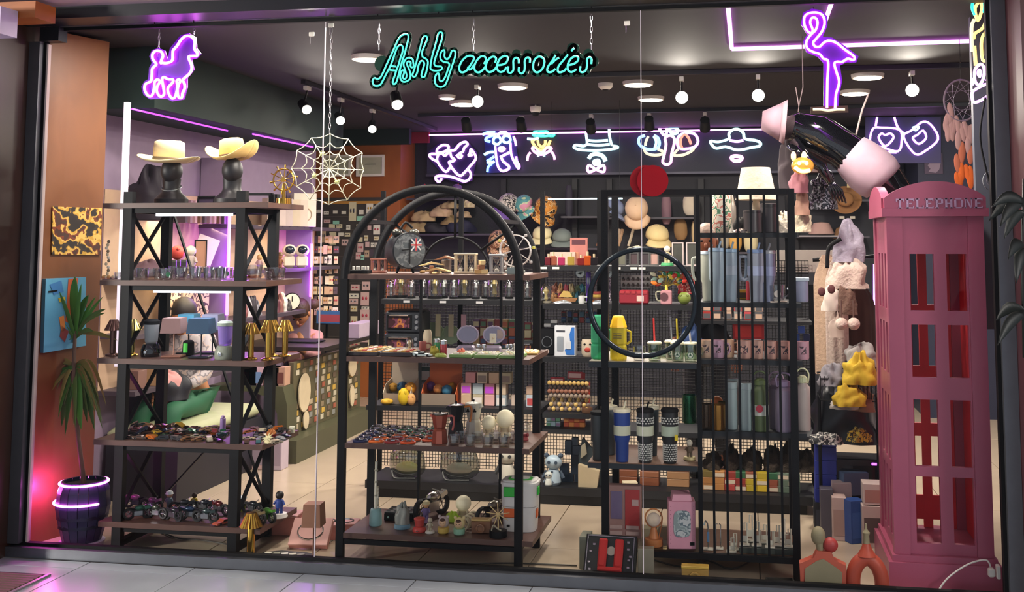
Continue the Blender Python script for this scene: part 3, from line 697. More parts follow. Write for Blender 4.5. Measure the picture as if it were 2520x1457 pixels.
wsign('white-blue neon sun hat above a small pink mouth','neon sign',[(icew,True,[(1480,410),(1480,350),(1530,300),(1600,295),(1660,340),(1680,410),(1800,430),(1870,460),(1860,500),(1760,520),(1640,545),(1560,545),(1440,510),(1330,530),(1280,500),(1250,440),(1350,450)]),(purpleB,False,[(1490,430),(1580,445),(1660,430)]),(pinkn,True,[(1510,645),(1560,625),(1640,640),(1620,680),(1550,685)],.02)],1500,260,p5)
s7=2.739
wsign('purple neon of two bottles with hearts, one tilted, on violet panel','neon sign',[(purpleB,True,[(1500,870),(1560,860),(1680,875),(1695,950),(1670,1020),(1560,990),(1485,970)]),(purpleB,True,[(1585,910),(1620,900),(1640,930),(1585,985),(1540,930),(1560,900)]),(purpleB,False,[(1530,790),(1520,850)]),(purpleB,False,[(1645,790),(1670,860),(1710,900)]),(purpleB,True,[(1760,880),(1710,910),(1730,970),(1790,1040),(1850,1020),(1940,940),(1900,850),(1840,820)]),(purpleB,True,[(1800,910),(1840,880),(1860,930),(1810,970),(1770,930)]),(purpleB,False,[(1570,1025),(1660,1028)]),(icew,True,[(1770,860),(1810,855),(1790,880)])],1600,0,s7,[(1450,790),(1960,790),(1960,1100),(1450,1100)],'#2c1c5c',Y=10.55,r=.011)
def strip(name,a,b,lab,r=.012,mat=None,par=None):
 o=MB().tube([a,b],r,8).build(name,mat or purpleS,None,True,True);tag(o,lab,'led strip');return o
zc=ZC-.014
a=PZ(1801,121,zc);b=PZ(2400,101,zc);c_=PZ(1790,16,zc);d_=PZ(2046,3,zc)
strip('led_tube',a,b,'long purple LED line crossing the ceiling behind the flamingo')
strip('led_tube',a+V((0,-.03,0)),V((a.x,c_.y-.3,zc)),'purple LED line running to the glass, left edge of the ceiling coffer')
strip('led_tube',V((PZ(2035,40,zc).x,a.y-.75,zc)),V((PZ(2035,40,zc).x,c_.y-.3,zc)),'short purple LED line on the ceiling right of the flamingo head')
a=P(1036,321,11.3);b=P(1950,311,11.3)
strip('led_tube',(a.x,11.3,ZC-.035),(b.x,11.3,ZC-.035),'long thin purple LED line above the row of neon signs',.009,purpleS)
# ================================================================ PRODUCT KIT
CACHE={}
def put(name,f,args,loc,label,cat,group=None,rz=0,s=1,rx=0,ry=0):
 """a thing: an empty at its base; the first of a kind is built, the rest copy it and its parts"""
 k=(f.__name__,name,repr([getattr(a,'name',a)for a in args]))
 if k in CACHE:
  o=dup(CACHE[k]);tag(o,label,cat)
  if 'group' in o.keys():del o['group']
  if group:o['group']=group
 else:
  o=T(name,label,cat,(0,0,0),0,group);f(o,*args);CACHE[k]=o
 o.location=loc;o.rotation_euler=(rx,ry,rz);o.scale=(s,s,s)if not isinstance(s,tuple)else s
 return o
def at(px,Y,z):
 a,b=P(px,300,Y),P(px,1300,Y);t=(z-a.z)/(b.z-a.z);return V((a.x+(b.x-a.x)*t,Y,z))
def atp(px,py,Y):return P(px,py,Y)
GL=glass('#f4f6f6',.85,.10);GLp=glass('#e6d6f4',.8,.12);GLa=glass('#e9b08a',.7,.1);GLg=glass('#e4efe2',.7,.12)
def f_mug(o,r,h,mat,pr=None,handle=1,ty=0):
 t=.003
 MB().lathe([(r*.9,0),(r,.006),(r,h),(r-t,h),(r-t,.006),(0,.005)],18).build('cup_body',mat,o)
 if handle:
  MB().tube([(r*.95*handle,0,h*.82),((r+.022)*handle,0,h*.8),((r+.03)*handle,0,h*.5),((r+.018)*handle,0,h*.22),(r*.95*handle,0,h*.2)],.0042,6,False,3).build('handle',mat,o)
 if pr is not None:
  n=8;a0,a1=(-PI/2-.55,-PI/2+.55)
  MB().sheet(lambda u,v:(math.cos(a0+(a1-a0)*u)*(r+.0008)*(1),math.sin(a0+(a1-a0)*u)*(r+.0008),h*(.3+.45*v)),n,1).build('print',pr,o)
def f_tumbler(o,r,h,mat,band,lid,straw=0,handle=0,pat=None):
 """large insulated tumbler: tapered lower body, wider upper, lid, straw"""
 MB().lathe([(r*.72,0),(r*.75,.004),(r*.8,h*.36),(r*.97,h*.43),(r,h*.9),(r*.98,h*.93)],20).build('cup_body',mat,o)
 if band is not None:MB().lathe([(r*.975,h*.5),(r*1.008,h*.505),(r*1.01,h*.68),(r*.975,h*.685)],20).build('label_band',band,o)
 if pat is not None:
  m=MB()
  for k in range(11):
   z=h*(.06+.04*k)if k<8 else h*(.74+.045*(k-8));rr=r*(.76+.04*min(1,z/(h*.36)))if z<h*.37 else r*1.0
   for i in range(18):
    a=2*PI*(i+.5*(k%2))/18;m.box((math.cos(a)*rr,math.sin(a)*rr,z),(.007,.007,.006),Matrix.Rotation(a,3,'Z'))
  m.build('dot_pattern',pat,o)
 MB().lathe([(r*.99,h*.931),(r*1.05,h*.94),(r*1.05,h*.975),(r*.98,h),(0,h*1.0)],20).build('lid',lid,o)
 if straw:MB().cyl((r*.2,0,h),(r*.45,0,h+.035),.005,n=8).build('straw',lid,o)
 if handle:
  d=handle;MB().tube([(r*.97*d,0,h*.86),((r+.03)*d,0,h*.86),((r+.04)*d,0,h*.8),((r+.036)*d,0,h*.5),((r+.02)*d,0,h*.42),(r*.95*d,0,h*.44)],.008,8,False,4).build('handle',mat,o)
def f_glasscup(o,r,h,base=None,handle=0,emblem=None):
 MB().lathe([(0,.0),(r*.75,0),(r*.85,.008),(r,h),(r-.003,h),(r*.8,.012),(0,.010)],16).build('glass_body',GL,o)
 if base is not None:MB().lathe([(0,.0125),(r*.78,.0125),(r*.82,h*.3),(0,h*.3)],14).build('glass_base',base,o)
 if handle:MB().tube([(r*.95*handle,0,h*.8),((r+.02)*handle,0,h*.78),((r+.024)*handle,0,h*.5),(r*.9*handle,0,h*.25)],.004,6,False,3).build('handle',GL,o)
 if emblem is not None:MB().cyl((0,-r*.93,h*.5),(0,-r*1.02,h*.5),h*.2,n=16).build('emblem',emblem,o)
def f_goldlamp(o,h,rs,m1,m2=None):
 """fluted metal lamp: ridged cone shade, cylinder stem, disc foot"""
 m=MB();n=22;z0,z1=h*.70,h;pts=[]
 for(r,z)in((rs,z0),(rs*.42,z1)):
  for i in range(n*2):
   a=PI*i/n;k=r*(1 if i%2 else .93);pts.append((math.cos(a)*k,math.sin(a)*k,z))
 N=2*n;m.add(pts,[(i,(i+1)%N,N+(i+1)%N,N+i)for i in range(N)]+[tuple(range(N,2*N))])
 m.build('lamp_shade',m1,o,False)
 MB().cyl((0,0,h*.075),(0,0,h*.72),rs*.34,n=18).build('stem',m1,o)
 MB().lathe([(rs*.75,0),(rs*.78,.004),(rs*.74,h*.04),(rs*.35,h*.075)],20).build('base',m2 or m1,o)
def f_sqlamp(o,h,wt,mat,mb,base_w=.055):
 z0=h*.62
 m=MB();a,b=wt/2,wt*.42
 m.box((0,0,(z0+h)/2),(wt,wt,h-z0),None,.86);m.build('lamp_shade',mat,o,False)
 MB().cyl((0,0,.012),(0,0,z0-.0005),.004,n=8).build('pole',mb,o)
 MB().rbox((0,0,.006),(base_w*2,base_w*1.6,.012),.003).build('base',mb,o)
def f_blender(o,h,r,mat,jar,lid):
 MB().lathe([(r*.95,0),(r,.006),(r*.98,h*.2),(r*.75,h*.34),(r*.5,h*.36)],18).build('base',mat,o)
 MB().lathe([(r*.5,h*.3605),(r*.62,h*.4),(r*.75,h*.86),(r*.72,h*.86),(r*.56,h*.42),(0,h*.4)],16).build('jar',jar,o)
 MB().lathe([(r*.76,h*.861),(r*.8,h*.87),(r*.8,h*.95),(r*.5,h),(0,h)],16).build('lid',lid,o)
 MB().rbox((0,-r*.97,h*.14),(r*.35,.012,h*.1),.003).build('switch',CHR,o)
def f_box(o,sx,sy,sz,mat,front=None,top=None,side=None):
 MB().rbox((0,0,sz/2),(sx,sy,sz),.0018).build('carton',mat,o,False)
 if front is not None:MB().b2(-sx*.42,sx*.42,-sy/2-.0012,-sy/2-.0002,sz*.12,sz*.72).build('front_print',front,o,False)
 if top is not None:MB().b2(-sx*.4,sx*.4,-sy/2-.0012,-sy/2-.0002,sz*.78,sz*.93).build('title_print',top,o,False)
def f_car(o,L,mat,mat2=None,kind=0):
 w_=L*.42;h=L*.2
 m=MB();prof=[(-.5,.1),(-.5,.42),(-.42,.55),(-.2,.6),(-.08,.98),(.2,1.0),(.36,.62),(.48,.55),(.5,.2),(.46,.1)]if kind==0 else[(-.5,.1),(-.5,.35),(-.3,.5),(-.1,.62),(.0,.9),(.15,.88),(.25,.6),(.42,.75),(.5,.72),(.48,.2),(.4,.1)]if kind==1 else[(-.5,.1),(-.5,.6),(-.3,.66),(-.2,1.2),(.45,1.25),(.5,.7),(.5,.2),(.45,.1)]
 m.prism([(x*L,z*h*1.15+.002)for x,z in prof],-w_/2*.86,w_/2*.86);m.build('car_body',mat,o,False)
 m=MB()
 m.b2(-L*.12,L*.2,-w_*.445,w_*.445,h*.72,h*1.02);m.build('windows',BLKM,o,False)
 for x in(-.3,.3):
  for y in(-1,1):
   MB().cyl((x*L,y*w_*.38,h*.3),(x*L,y*w_*.5,h*.3),h*.32,n=10).build('wheel',M('#141416',.6),o)
def f_bike(o,L,mat,mat2=None):
 r=L*.19;tm=M('#17181a',.6);m2=mat2 or M('#8b8d92',.25,.9)
 for x in(-.31,.31):
  c=(x*L,0,r)
  pts=[(x*L+math.cos(2*PI*i/16)*r*.85,0,r+math.sin(2*PI*i/16)*r*.85)for i in range(16)]
  MB().tube(pts,r*.27,6,True).build('wheel',tm,o)
  m=MB()
  for i in range(5):
   a=2*PI*i/5;m.cyl(c,(x*L+math.cos(a)*r*.8,0,r+math.sin(a)*r*.8),r*.05,n=4)
  m.build('spokes',m2,o)
 m=MB();m.tube([(-.31*L,0,r),(-.1*L,0,r*.9),(.08*L,0,r*.9),(.2*L,0,r*2.2),(.31*L,0,r)],L*.018,5);m.tube([(.2*L,0,r*2.2),(-.1*L,0,r*1.6),(-.31*L,0,r)],L*.016,5)
 m.build('frame',m2,o)
 MB().sph((.05*L,0,r*1.95),(L*.19,L*.10,L*.10),10).build('fuel_tank',mat,o)
 MB().box((-.18*L,0,r*1.85),(L*.24,L*.09,L*.045),Matrix.Rotation(.15,3,'Y')).build('seat',BLKM,o)
 MB().rbox((0,0,r*1.05),(L*.3,L*.15,L*.2),.003).build('engine',m2,o)
 MB().tube([(.17*L,-L*.14,r*2.55),(.2*L,0,r*2.4),(.17*L,L*.14,r*2.55)],L*.012,5).build('handlebar',m2,o)
 MB().box((.3*L,0,r*2.0),(L*.2,L*.13,L*.09),Matrix.Rotation(-.3,3,'Y')).build('fairing',mat,o)
def f_bottle(o,r,h,mat,lid,loop=0,band=None,disc=None):
 MB().lathe([(r*.92,0),(r,.006),(r,h*.74),(r*.93,h*.8),(r*.62,h*.85),(r*.6,h*.87)],20).build('bottle_body',mat,o)
 MB().lathe([(r*.66,h*.8705),(r*.7,h*.88),(r*.68,h*.96),(r*.4,h),(0,h)],16).build('cap',lid,o)
 if loop:MB().tube([(-r*.7,0,h*.86),(-r*.85,0,h*1.02),(-r*.4,0,h*1.12),(r*.4,0,h*1.12),(r*.85,0,h*1.02),(r*.7,0,h*.86)],.004,6,False,4).build('carry_loop',lid,o)
 if loop>1:MB().rbox((r*.2,-r*.45,h*.93),(.022,.02,.03),.004).build('spout',lid,o)
 if band is not None:MB().lathe([(r*.99,h*.3),(r*1.012,h*.302),(r*1.012,h*.5),(r*.99,h*.502)],20).build('label_band',band,o)
 if disc is not None:MB().cyl((-r*.1,-r*.98,h*.44),(-r*.1,-r*1.06,h*.44),r*.45,n=16).build('emblem',disc,o)
def f_flask(o,r,h,mat,lid):
 MB().lathe([(r*.95,0),(r,.003),(r,h*.86)],20).build('bottle_body',mat,o)
 MB().lathe([(r*.96,h*.861),(r*.96,h*.866),(r,h*.868),(r,h*.985),(r*.9,h),(0,h)],20).build('lid',lid,o)
def f_moka(o,h,r,mat,mb,deco=None):
 n=8
 MB().lathe([(r*.95,0),(r*.8,h*.38),(r*.62,h*.45)],n).build('boiler',mat,o,False)
 MB().lathe([(r*.62,h*.452),(r*.72,h*.5),(r*.98,h*.88),(r*.95,h*.885)],n).build('pot_body',mat,o,False)
 MB().lathe([(r,h*.886),(r*.9,h*.91),(r*.15,h*.95),(0,h*.95)],n).build('lid',mb,o,False)
 MB().lathe([(.004,h*.95),(.006,h*.96),(.005,h),(0,h)],8).build('knob',BLKM,o)
 MB().tube([(r*.95,0,h*.84),(r*1.7,0,h*.84),(r*1.75,0,h*.6),(r*1.6,0,h*.42)],.0055,6,False,3).build('handle',BLKM if deco is None else deco,o)
 MB().box((-r*.95,0,h*.82),(r*.5,r*.35,h*.08),Matrix.Rotation(.5,3,'Y')).build('spout',mat,o)
def f_bust(o,h,mat,neck=None):
 """black shop mannequin head and shoulders"""
 MB().lathe([(h*.31,0),(h*.335,h*.02),(h*.335,h*.10),(h*.27,h*.17),(h*.20,h*.23),(h*.175,h*.30),(h*.175,h*.42),(h*.185,h*.5)],20,sx=1,sy=.8).build('shoulders',mat,o)
 MB().sph((0,-h*.02,h*.66),(h*.205,h*.24,h*.26),16).build('head',mat,o)
 MB().sph((0,-h*.2,h*.62),(h*.025,h*.035,h*.05),8).build('nose',mat,o)
 if neck is not None:MB().tube([(math.cos(2*PI*i/16)*h*.19,math.sin(2*PI*i/16)*h*.155,h*.33-.02*math.sin(2*PI*i/16)*-1)for i in range(16)],.003,5,True).build('necklace',neck,o)
def f_hat(o,r,h,mat,curl=.0,band=None,dent=0):
 def brim(u,v):
  a=2*PI*u;k=.30+.70*v;z=curl*abs(math.cos(a))**2.2*v*v-.012*math.sin(PI*v)
  return(math.cos(a)*r*k,math.sin(a)*r*k*.86,z)
 MB().sheet(brim,40,6,.004).build('brim',mat,o,True)
 cr=r*.52
 if dent:pr=[(cr,0),(cr*.97,h*.5),(cr*.86,h*.93),(cr*.6,h),(cr*.35,h*.9),(0,h*.84)]
 else:pr=[(cr,0),(cr*1.0,h*.55),(cr*.96,h*.9),(cr*.7,h),(0,h*1.0)]
 MB().lathe(pr,24,sx=.95,sy=.85).build('crown',mat,o,True)
 if band is not None:MB().lathe([(cr*1.0,.004),(cr*1.03,.006),(cr*1.03,.02),(cr*1.0,.022)],24,sx=.95,sy=.85).build('hat_band',band,o,True)
def f_cap(o,r,mat,bill=None,tilt=0):
 """baseball cap, bill towards -y"""
 MB().lathe([(r,0),(r*1.0,r*.35),(r*.85,r*.75),(r*.5,r*1.0),(0,r*1.08)],16,sy=1.05).build('crown',mat,o,True)
 def bl(u,v):
  a=-PI/2+(u-.5)*2.1;k=1+.75*v*math.cos((u-.5)*2.1)
  return(math.cos(a)*r*k*.98,math.sin(a)*r*k*1.02,.004-.25*r*v*v-abs(u-.5)*.4*r*v)
 MB().sheet(bl,12,4,.004).build('bill',bill or mat,o,True)
 MB().sph((0,0,r*1.09),.008,6).build('button',bill or mat,o)
def f_figure(o,h,body,head,hat=None,base=None):
 """little standing doll figure"""
 z0=0
 if base is not None:MB().lathe([(h*.28,0),(h*.3,.003),(h*.26,h*.14),(0,h*.14)],14).build('base',base,o);z0=h*.14
 for sx in(-1,1):MB().tube([(sx*h*.07,0,z0),(sx*h*.07,0,z0+h*.2)],[h*.06,h*.055],8).build('leg',body,o)
 MB().lathe([(h*.11,z0+h*.18),(h*.15,z0+h*.28),(h*.12,z0+h*.46),(h*.06,z0+h*.5)],12).build('torso',body,o)
 for sx in(-1,1):MB().tube([(sx*h*.12,0,z0+h*.44),(sx*h*.2,-h*.04,z0+h*.3)],h*.04,6).build('arm',body,o)
 MB().sph((0,0,z0+h*.62),(h*.15,h*.14,h*.15),12).build('head',head,o)
 if hat is not None:MB().lathe([(h*.19,z0+h*.66),(h*.17,z0+h*.7),(h*.14,z0+h*.78),(0,z0+h*.84)],12).build('hat',hat,o)
def f_bowlbear(o,h,mat,ball):
 MB().lathe([(h*.22,0),(h*.24,h*.05),(h*.15,h*.2),(h*.2,h*.36),(0,h*.4)],14).build('bear_body',mat,o)
 for sx in(-1,1):MB().sph((sx*h*.2,-h*.08,h*.3),(h*.07,h*.07,h*.12),8).build('paw',mat,o)
 MB().sph((0,0,h*.66),h*.34,20).build('globe',ball,o)
def f_card(o,w_,h,mat,blob=None,n=2,pos=.45):
 MB().b2(-w_/2,w_/2,0,.003,-h,0).build('backing_card',mat,o,False)
 if blob is not None:
  m=MB()
  for i in range(n):m.sph(((i-(n-1)/2)*w_*.4,-.004,-h*pos),(w_*.13,.005,h*.13),6)
  m.build('earrings',blob,o)
def f_bag(o,w_,h,mat,d=.04,rnd=.35):
 def fn(u,v):
  a=2*PI*u;k=1-abs(2*v-1)**4*rnd
  return(math.cos(a)*w_/2*k*(1+.05*math.sin(7*a+5*v)),math.sin(a)*d*k,h*v)
 MB().sheet(fn,20,8).build('bag_body',mat,o,True)
def f_dome(o,h,r,inner,base):
 MB().lathe([(r*1.1,0),(r*1.1,h*.1),(0,h*.1)],14).build('base',base,o)
 MB().lathe([(r*.15,h*.101),(r*.4,h*.2),(r*.25,h*.4),(r*.55,h*.6),(r*.2,h*.8),(0,h*.82)],10).build('figurine',inner,o)
 MB().lathe([(r,h*.101),(r,h*.6),(r*.8,h*.88),(r*.3,h),(0,h)],14).build('glass_dome',GL,o)
def f_crumple(o,w_,d,h,mat,seed=1,fold=6):
 rr=random.Random(seed);ph=[rr.random()*6.3 for _ in range(8)]
 def fn(u,v):
  a=2*PI*u;k=math.sin(PI/2*min(1,(1-v)*1.05))
  q=1+.07*math.sin(3*a+ph[0]+4*v)+.05*math.sin(5*a+ph[1]-3*v)
  z=h*math.sin(PI/2*v)**.8*(1+.12*math.sin(5*a+ph[2]))
  return(math.cos(a)*w_/2*k*q,math.sin(a)*d/2*k*q,z)
 from mathutils import noise as ns_
 def f2(u,v):
  p=V(fn(u,v));m_=max(w_,h);q=p/m_*fold*.55+V((seed*3.1,0,0));n=ns_.noise(q)*.16+ns_.noise(q*2.3)*.08
  return(p.x*(1+n*2),p.y*(1+n*2),max(0,p.z*(1+n*1.6)))
 MB().sheet(f2,40,14).build('cloth',mat,o,True)
# ================================================================ LEFT RACK GOODS
E_=.0012
z=LS[0]+E_
for i,(px,nk,nm,rz)in enumerate(((421,M('#9aa4a4',.3,.5),'round-shouldered black mannequin bust with silver choker under the flat-brimmed hat',.1),(570,None,'black mannequin bust turned aside under the curled cowboy hat',.35))):
 p=at(px,5.56,z);put('mannequin_bust',f_bust,(.285,M('#17161a',.5),nk),p,nm,'mannequin','mannequin busts with hats',rz)
 q=p.copy();q.z=P(px,396 if i==0 else 389,5.56).z;q.x=P(415 if i==0 else 573,395,5.56).x
 if i==0:put('brimmed_hat',f_hat,(.178,.118,M('#d6c494',.8),.03,M('#5a4a30',.6)),q,'cream wide flat-brimmed hat with thin dark cord on a mannequin bust','hat','straw hats on mannequin busts',0,1,.05,.06)
 else:put('cowboy_hat',f_hat,(.152,.112,M('#dcba74',.8),.085,M('#4a3520',.6),1),q,'golden straw cowboy hat with rolled brim and brown band on a mannequin bust','hat','straw hats on mannequin busts',-.1,1,.05,-.1)
def f_frame(o,w_,h,mat,pic,t=.012):
 m=MB();e=max(.008,w_*.085)
 for(a,b,c,d)in((-w_/2,w_/2,0,e),(-w_/2,w_/2,h-e,h),(-w_/2,-w_/2+e,e,h-e),(w_/2-e,w_/2,e,h-e)):m.b2(a,b,0,t,c,d)
 m.build('frame',mat,o,False);MB().b2(-w_/2+e,w_/2-e,t*.4,t*.8,e,h-e).build('picture',pic,o,False)
put('picture_frame',f_frame,(.11,.055,BLK,M('#2e2438',.4)),at(505,5.70,z),'low black picture frame lying between the two mannequin busts','picture frame',rx=-.2)
wz=at(698,5.70,z);hh=P(698,442,5.70)
o=T('ship_wheel','small brass ship wheel ornament on round brass foot, right end of the top shelf','ornament',wz)
c=hh-wz
MB().cyl((0,0,0),(0,0,.035),.045,.043,20).build('base',GOLD,o);MB().cyl((0,0,.0355),(0,0,c.z-.02),.012,.006,8).build('stand',GOLD,o)
m=MB();m.tube([(c.x+math.cos(2*PI*i/24)*.062,0,c.z+math.sin(2*PI*i/24)*.062)for i in range(24)],.005,6,True);m.build('rim',GOLD,o,True)
for i in range(10):
 a=2*PI*i/10+.2
 MB().tube([(c.x+math.cos(a)*.01,0,c.z+math.sin(a)*.01),(c.x+math.cos(a)*.06,0,c.z+math.sin(a)*.06),(c.x+math.cos(a)*.085,0,c.z+math.sin(a)*.085)],[.002,.003,.005],6).build('spoke',GOLD,o)
MB().cyl((c.x,-.008,c.z),(c.x,.008,c.z),.014,n=12).build('hub',GOLD,o)
z=LS[1]+E_
emb=M('#2c6a4a',.5)
gl=[(335,5.50,.036,.062,None),(372,5.46,.04,.058,M('#7a3a24',.4)),(408,5.42,.042,.062,emb),(445,5.45,.036,.066,None),(480,5.43,.034,.068,None),(515,5.44,.034,.068,None),(545,5.42,.035,.07,emb),(350,5.62,.036,.06,None),(392,5.63,.036,.06,None),(430,5.60,.034,.07,None),(463,5.61,.034,.07,None),(498,5.60,.034,.07,None),(532,5.60,.034,.07,None),(560,5.62,.03,.065,None)]
for i,(px,y,r,h,e)in enumerate(gl):
 nm='clear glass cup%s, %s from the left, %s row'%('' if e is None else(' with green emblem' if e is emb else ' with brown base'),ORD[i if i<7 else i-7],'front' if i<7 else 'rear')
 put('glass_cup',f_glasscup,(r,h,GLa if e is not emb and e else(GLp if i in(3,4,5)else None),0 if i%3 else 1,e if e is emb else None),at(px,y,z),nm,'cup','clear glass cups on the second shelf',rz=.4*i)
put('glass_teapot',f_glasscup,(.052,.085,GLa,1,None),at(622,5.46,z),'round glass mug with pink-brown tinted base and loop handle','mug')
put('glass_bowl',f_glasscup,(.062,.068,GLp,0,None),at(676,5.56,z),'flared clear glass bowl on the right end of the second shelf','bowl')
put('shot_glass',f_glasscup,(.02,.04,None,0,None),at(290,5.42,z),'small clear shot glass beside the left post on second shelf','glass')
o=T('shell_chain','hanging string of shells and beads ending in a pile, left of the rack post','ornament',at(263,5.5,z))
R.seed(5)
for i in range(11):MB().sph((R.uniform(-.008,.008),R.uniform(-.004,.004),.03+i*.018),(.009,.008,.01),8).build('shell',M(['#cfc0a0','#8a7a60','#e0d6c0'][i%3],.5),o)
for i in range(7):MB().sph((R.uniform(-.025,.03),R.uniform(-.02,.02),.010),(.012,.011,.010),8).build('shell',M(['#c08a50','#d9c4a0','#9a8060'][i%3],.5),o)
z=LS[2]+E_
brass=M('#caa24a',.2,1);bron=M('#6a4a42',.3,.8)
put('table_lamp',f_goldlamp,(.20,.05,bron,bron),at(277,5.47,z),'dark bronze fluted table lamp left of the rack post','lamp','fluted metal table lamps')
put('table_lamp',f_goldlamp,(.20,.05,M('#a89a5a',.25,1),M('#caa24a',.2,1)),at(324,5.50,z),'green-gold fluted table lamp next to the black blender','lamp','fluted metal table lamps')
put('blender',f_blender,(.205,.055,M('#0d0e12',.15,0,None,0,.1,5,0,1),glass('#cfd6da',.5,.25),BLKM),at(371,5.47,z),'black blender with clear ribbed jar on the third shelf','blender')
put('table_lamp',f_sqlamp,(.215,.115,M('#8a6a68',.7),M('#9a6a58',.4,.3)),at(427,5.46,z),'mauve square-shaded table lamp with rosy square foot','lamp','square-shaded table lamps',.15)
put('table_lamp',f_sqlamp,(.215,.125,M('#2c4a66',.7),M('#20242e',.4,.3)),at(494,5.45,z),'dark blue square-shaded table lamp in front','lamp','square-shaded table lamps',.15)
put('table_lamp',f_sqlamp,(.225,.105,M('#3f7f9a',.7),M('#20242e',.4,.3)),at(463,5.62,z),'light teal square-shaded table lamp behind the mauve one','lamp','square-shaded table lamps',.1)
put('table_lamp',f_sqlamp,(.225,.105,M('#7a7a92',.7),M('#20242e',.4,.3)),at(522,5.64,z),'grey-lilac square-shaded table lamp at the back by the grey blender','lamp','square-shaded table lamps',.1)
put('blender',f_blender,(.205,.055,M('#8e9486',.3),glass('#c9b0f0',.5,.2),M('#9aa79a',.4)),at(553,5.42,z),'sage grey blender with violet-lit clear jar by the front post','blender')  # violet glow is put into the tint of the jar
o=T('milk_frother','small black frother with bright green lit window behind the blue lamp','frother',at(463,5.54,z))
MB().lathe([(.03,0),(.034,.004),(.03,.075),(.02,.085),(0,.085)],14).build('body',BLKM,o);MB().b2(-.012,.012,-.034,-.0305,.02,.07).build('window',EM('#3fae3a',.5),o,False)
for px,y,h,lb in((617,5.42,.195,'shorter gold fluted lamp right of the front post'),(660,5.41,.212,'tallest gold fluted lamp, front right of third shelf'),(669,5.60,.2,'gold fluted lamp hidden behind the tallest one'),(701,5.60,.2,'gold fluted lamp at the far right end of third shelf')):
 put('table_lamp',f_goldlamp,(.2,.047,brass,brass),at(px,y,z),lb,'lamp','fluted metal table lamps',s=h/.2)
z=LS[3]+E_
R.seed(21)
carc=[('black','#1a1a1e'),('dark grey','#3a3a40'),('maroon','#5a1a20'),('brown','#5a3a28'),('green','#2a6a48'),('orange','#c86a20'),('yellow','#c8a030'),('red','#8a1a1c'),('cream','#c8bca0'),('navy','#1f2a4a'),('teal','#2a5a60'),('bronze','#8a6038'),('silver','#8a8c92')]
kn=['sedan','open racer','van']
cm=[M(c,.3,.2,None,0,.1,14,0,.6)for _,c in carc]
for row in range(5):
 n=9;y=5.395+row*.083
 for i in range(n):
  px=322+i*27+R.uniform(-5,5)+row*5;c=R.choice(range(13))if R.random()<.6 else R.choice((0,1,3));k=R.randrange(3)
  put('toy_car',f_car,(.075,cm[c],None,k),at(px,y,z),'%s %s toy car, row %s back, place %s from the left post'%(carc[c][0],kn[k],['one','two','three','four','five'][row],ORD[i]),'toy car','toy cars jumbled on the fourth shelf',R.uniform(0,6.3))
for row in range(4):
 for i in range(4):
  px=607+i*24+R.uniform(-5,5)+row*10;y=5.39+row*.09;c=R.choice((0,3,5,7,9,10,12,8));k=R.randrange(3)
  if row==0 and i==2:continue
  put('toy_car',f_car,(.066,cm[c],None,k),at(px,y,z),'%s %s toy car right of the front post, row %s back, place %s'%(carc[c][0],kn[k],['one','two','three','four'][row],ORD[i]),'toy car','toy cars jumbled on the fourth shelf',R.uniform(0,6.3))
zc2=z+.019
for i in range(26):
 px=330+(i%13)*18+R.uniform(-4,4)if i<20 else 612+(i-20)*17;y=5.42+.12*R.random()+.13*(i//13);c=R.randrange(13);k=R.randrange(3)
 put('toy_car',f_car,(.075,cm[c],None,k),at(px,y,zc2+.002*(i%4)),'%s %s toy car lying on top of the others, %s counted along the heap'%(carc[c][0],kn[k],ORD[i]),'toy car','toy cars jumbled on the fourth shelf',R.uniform(0,6.3),1,R.uniform(-.4,.4),R.uniform(-.3,.3))
o=T('starfish','cream spiky star ornament at front right of the toy car shelf','ornament',at(658,5.40,z))
for i in range(9):
 a=2*PI*i/9;MB().cyl((0,0,.022),(math.cos(a)*.034,math.sin(a)*.012,.022+math.sin(a+.3)*.03),.008,.001,6).build('spike',M('#d9cfa0',.6),o)
MB().lathe([(.02,0),(.014,.012),(0,.024)],10).build('base',M('#d9cfa0',.6),o)
put('spray_bottle',f_bottle,(.016,.085,M('#9a7ab8',.4),M('#c9a6d8',.4)),at(548,5.7,z),'lilac little bottle standing behind the toy cars','bottle')
put('toy_palm',f_crumple,(.05,.05,.035,M('#b0682a',.7),3,9),at(668,5.58,z),'orange and yellow tufted toy at the back of the car shelf','toy')
put('small_white_box',f_box,(.03,.02,.035,M('#c9c8b0',.5)),at(718,5.70,z),'tiny pale box on the right rear corner of the car shelf','box')
z=LS[4]+E_
bk_=[(335,5.64,'#b06a9a','pink-lit'),(372,5.60,'#8a5a80','mauve'),(340,5.42,'#2a5a48','dark green'),(385,5.45,'#3a4034','olive'),(425,5.42,'#23252a','black'),(450,5.58,'#2a2c30','charcoal'),(470,5.45,'#1f3550','navy'),(505,5.42,'#2c3c3c','slate'),(500,5.60,'#22242c','ink black'),(540,5.58,'#5a2020','dark red'),(628,5.44,'#8a7a5a','brassy'),(620,5.62,'#23262a','graphite')]  # pink light on the first one is put into its colour
for i,(px,y,c,nm)in enumerate(bk_):
 put('toy_motorcycle',f_bike,(.115,M(c,.25,.3),None),at(px,y,z),'%s toy motorcycle on the lowest shelf, %s'%(nm,'front row' if y<5.5 else 'rear row'),'toy motorcycle','toy motorcycles on the lowest shelf',R.uniform(-.6,.6)+(PI if i%3==0 else 0),1.35)
put('toy_motorcycle',f_bike,(.13,M('#4f8a34',.3),M('#3a6a2a',.3,.5)),at(655,5.48,z),'bright green toy racing motorcycle right of the front post','toy motorcycle','toy motorcycles on the lowest shelf',-.5,1.25)
put('toy_car',f_car,(.11,M('#b0503a',.4),None,0),at(549,5.40,z),'large red-orange toy car beside the front post, lowest shelf','toy car',None,1.2)
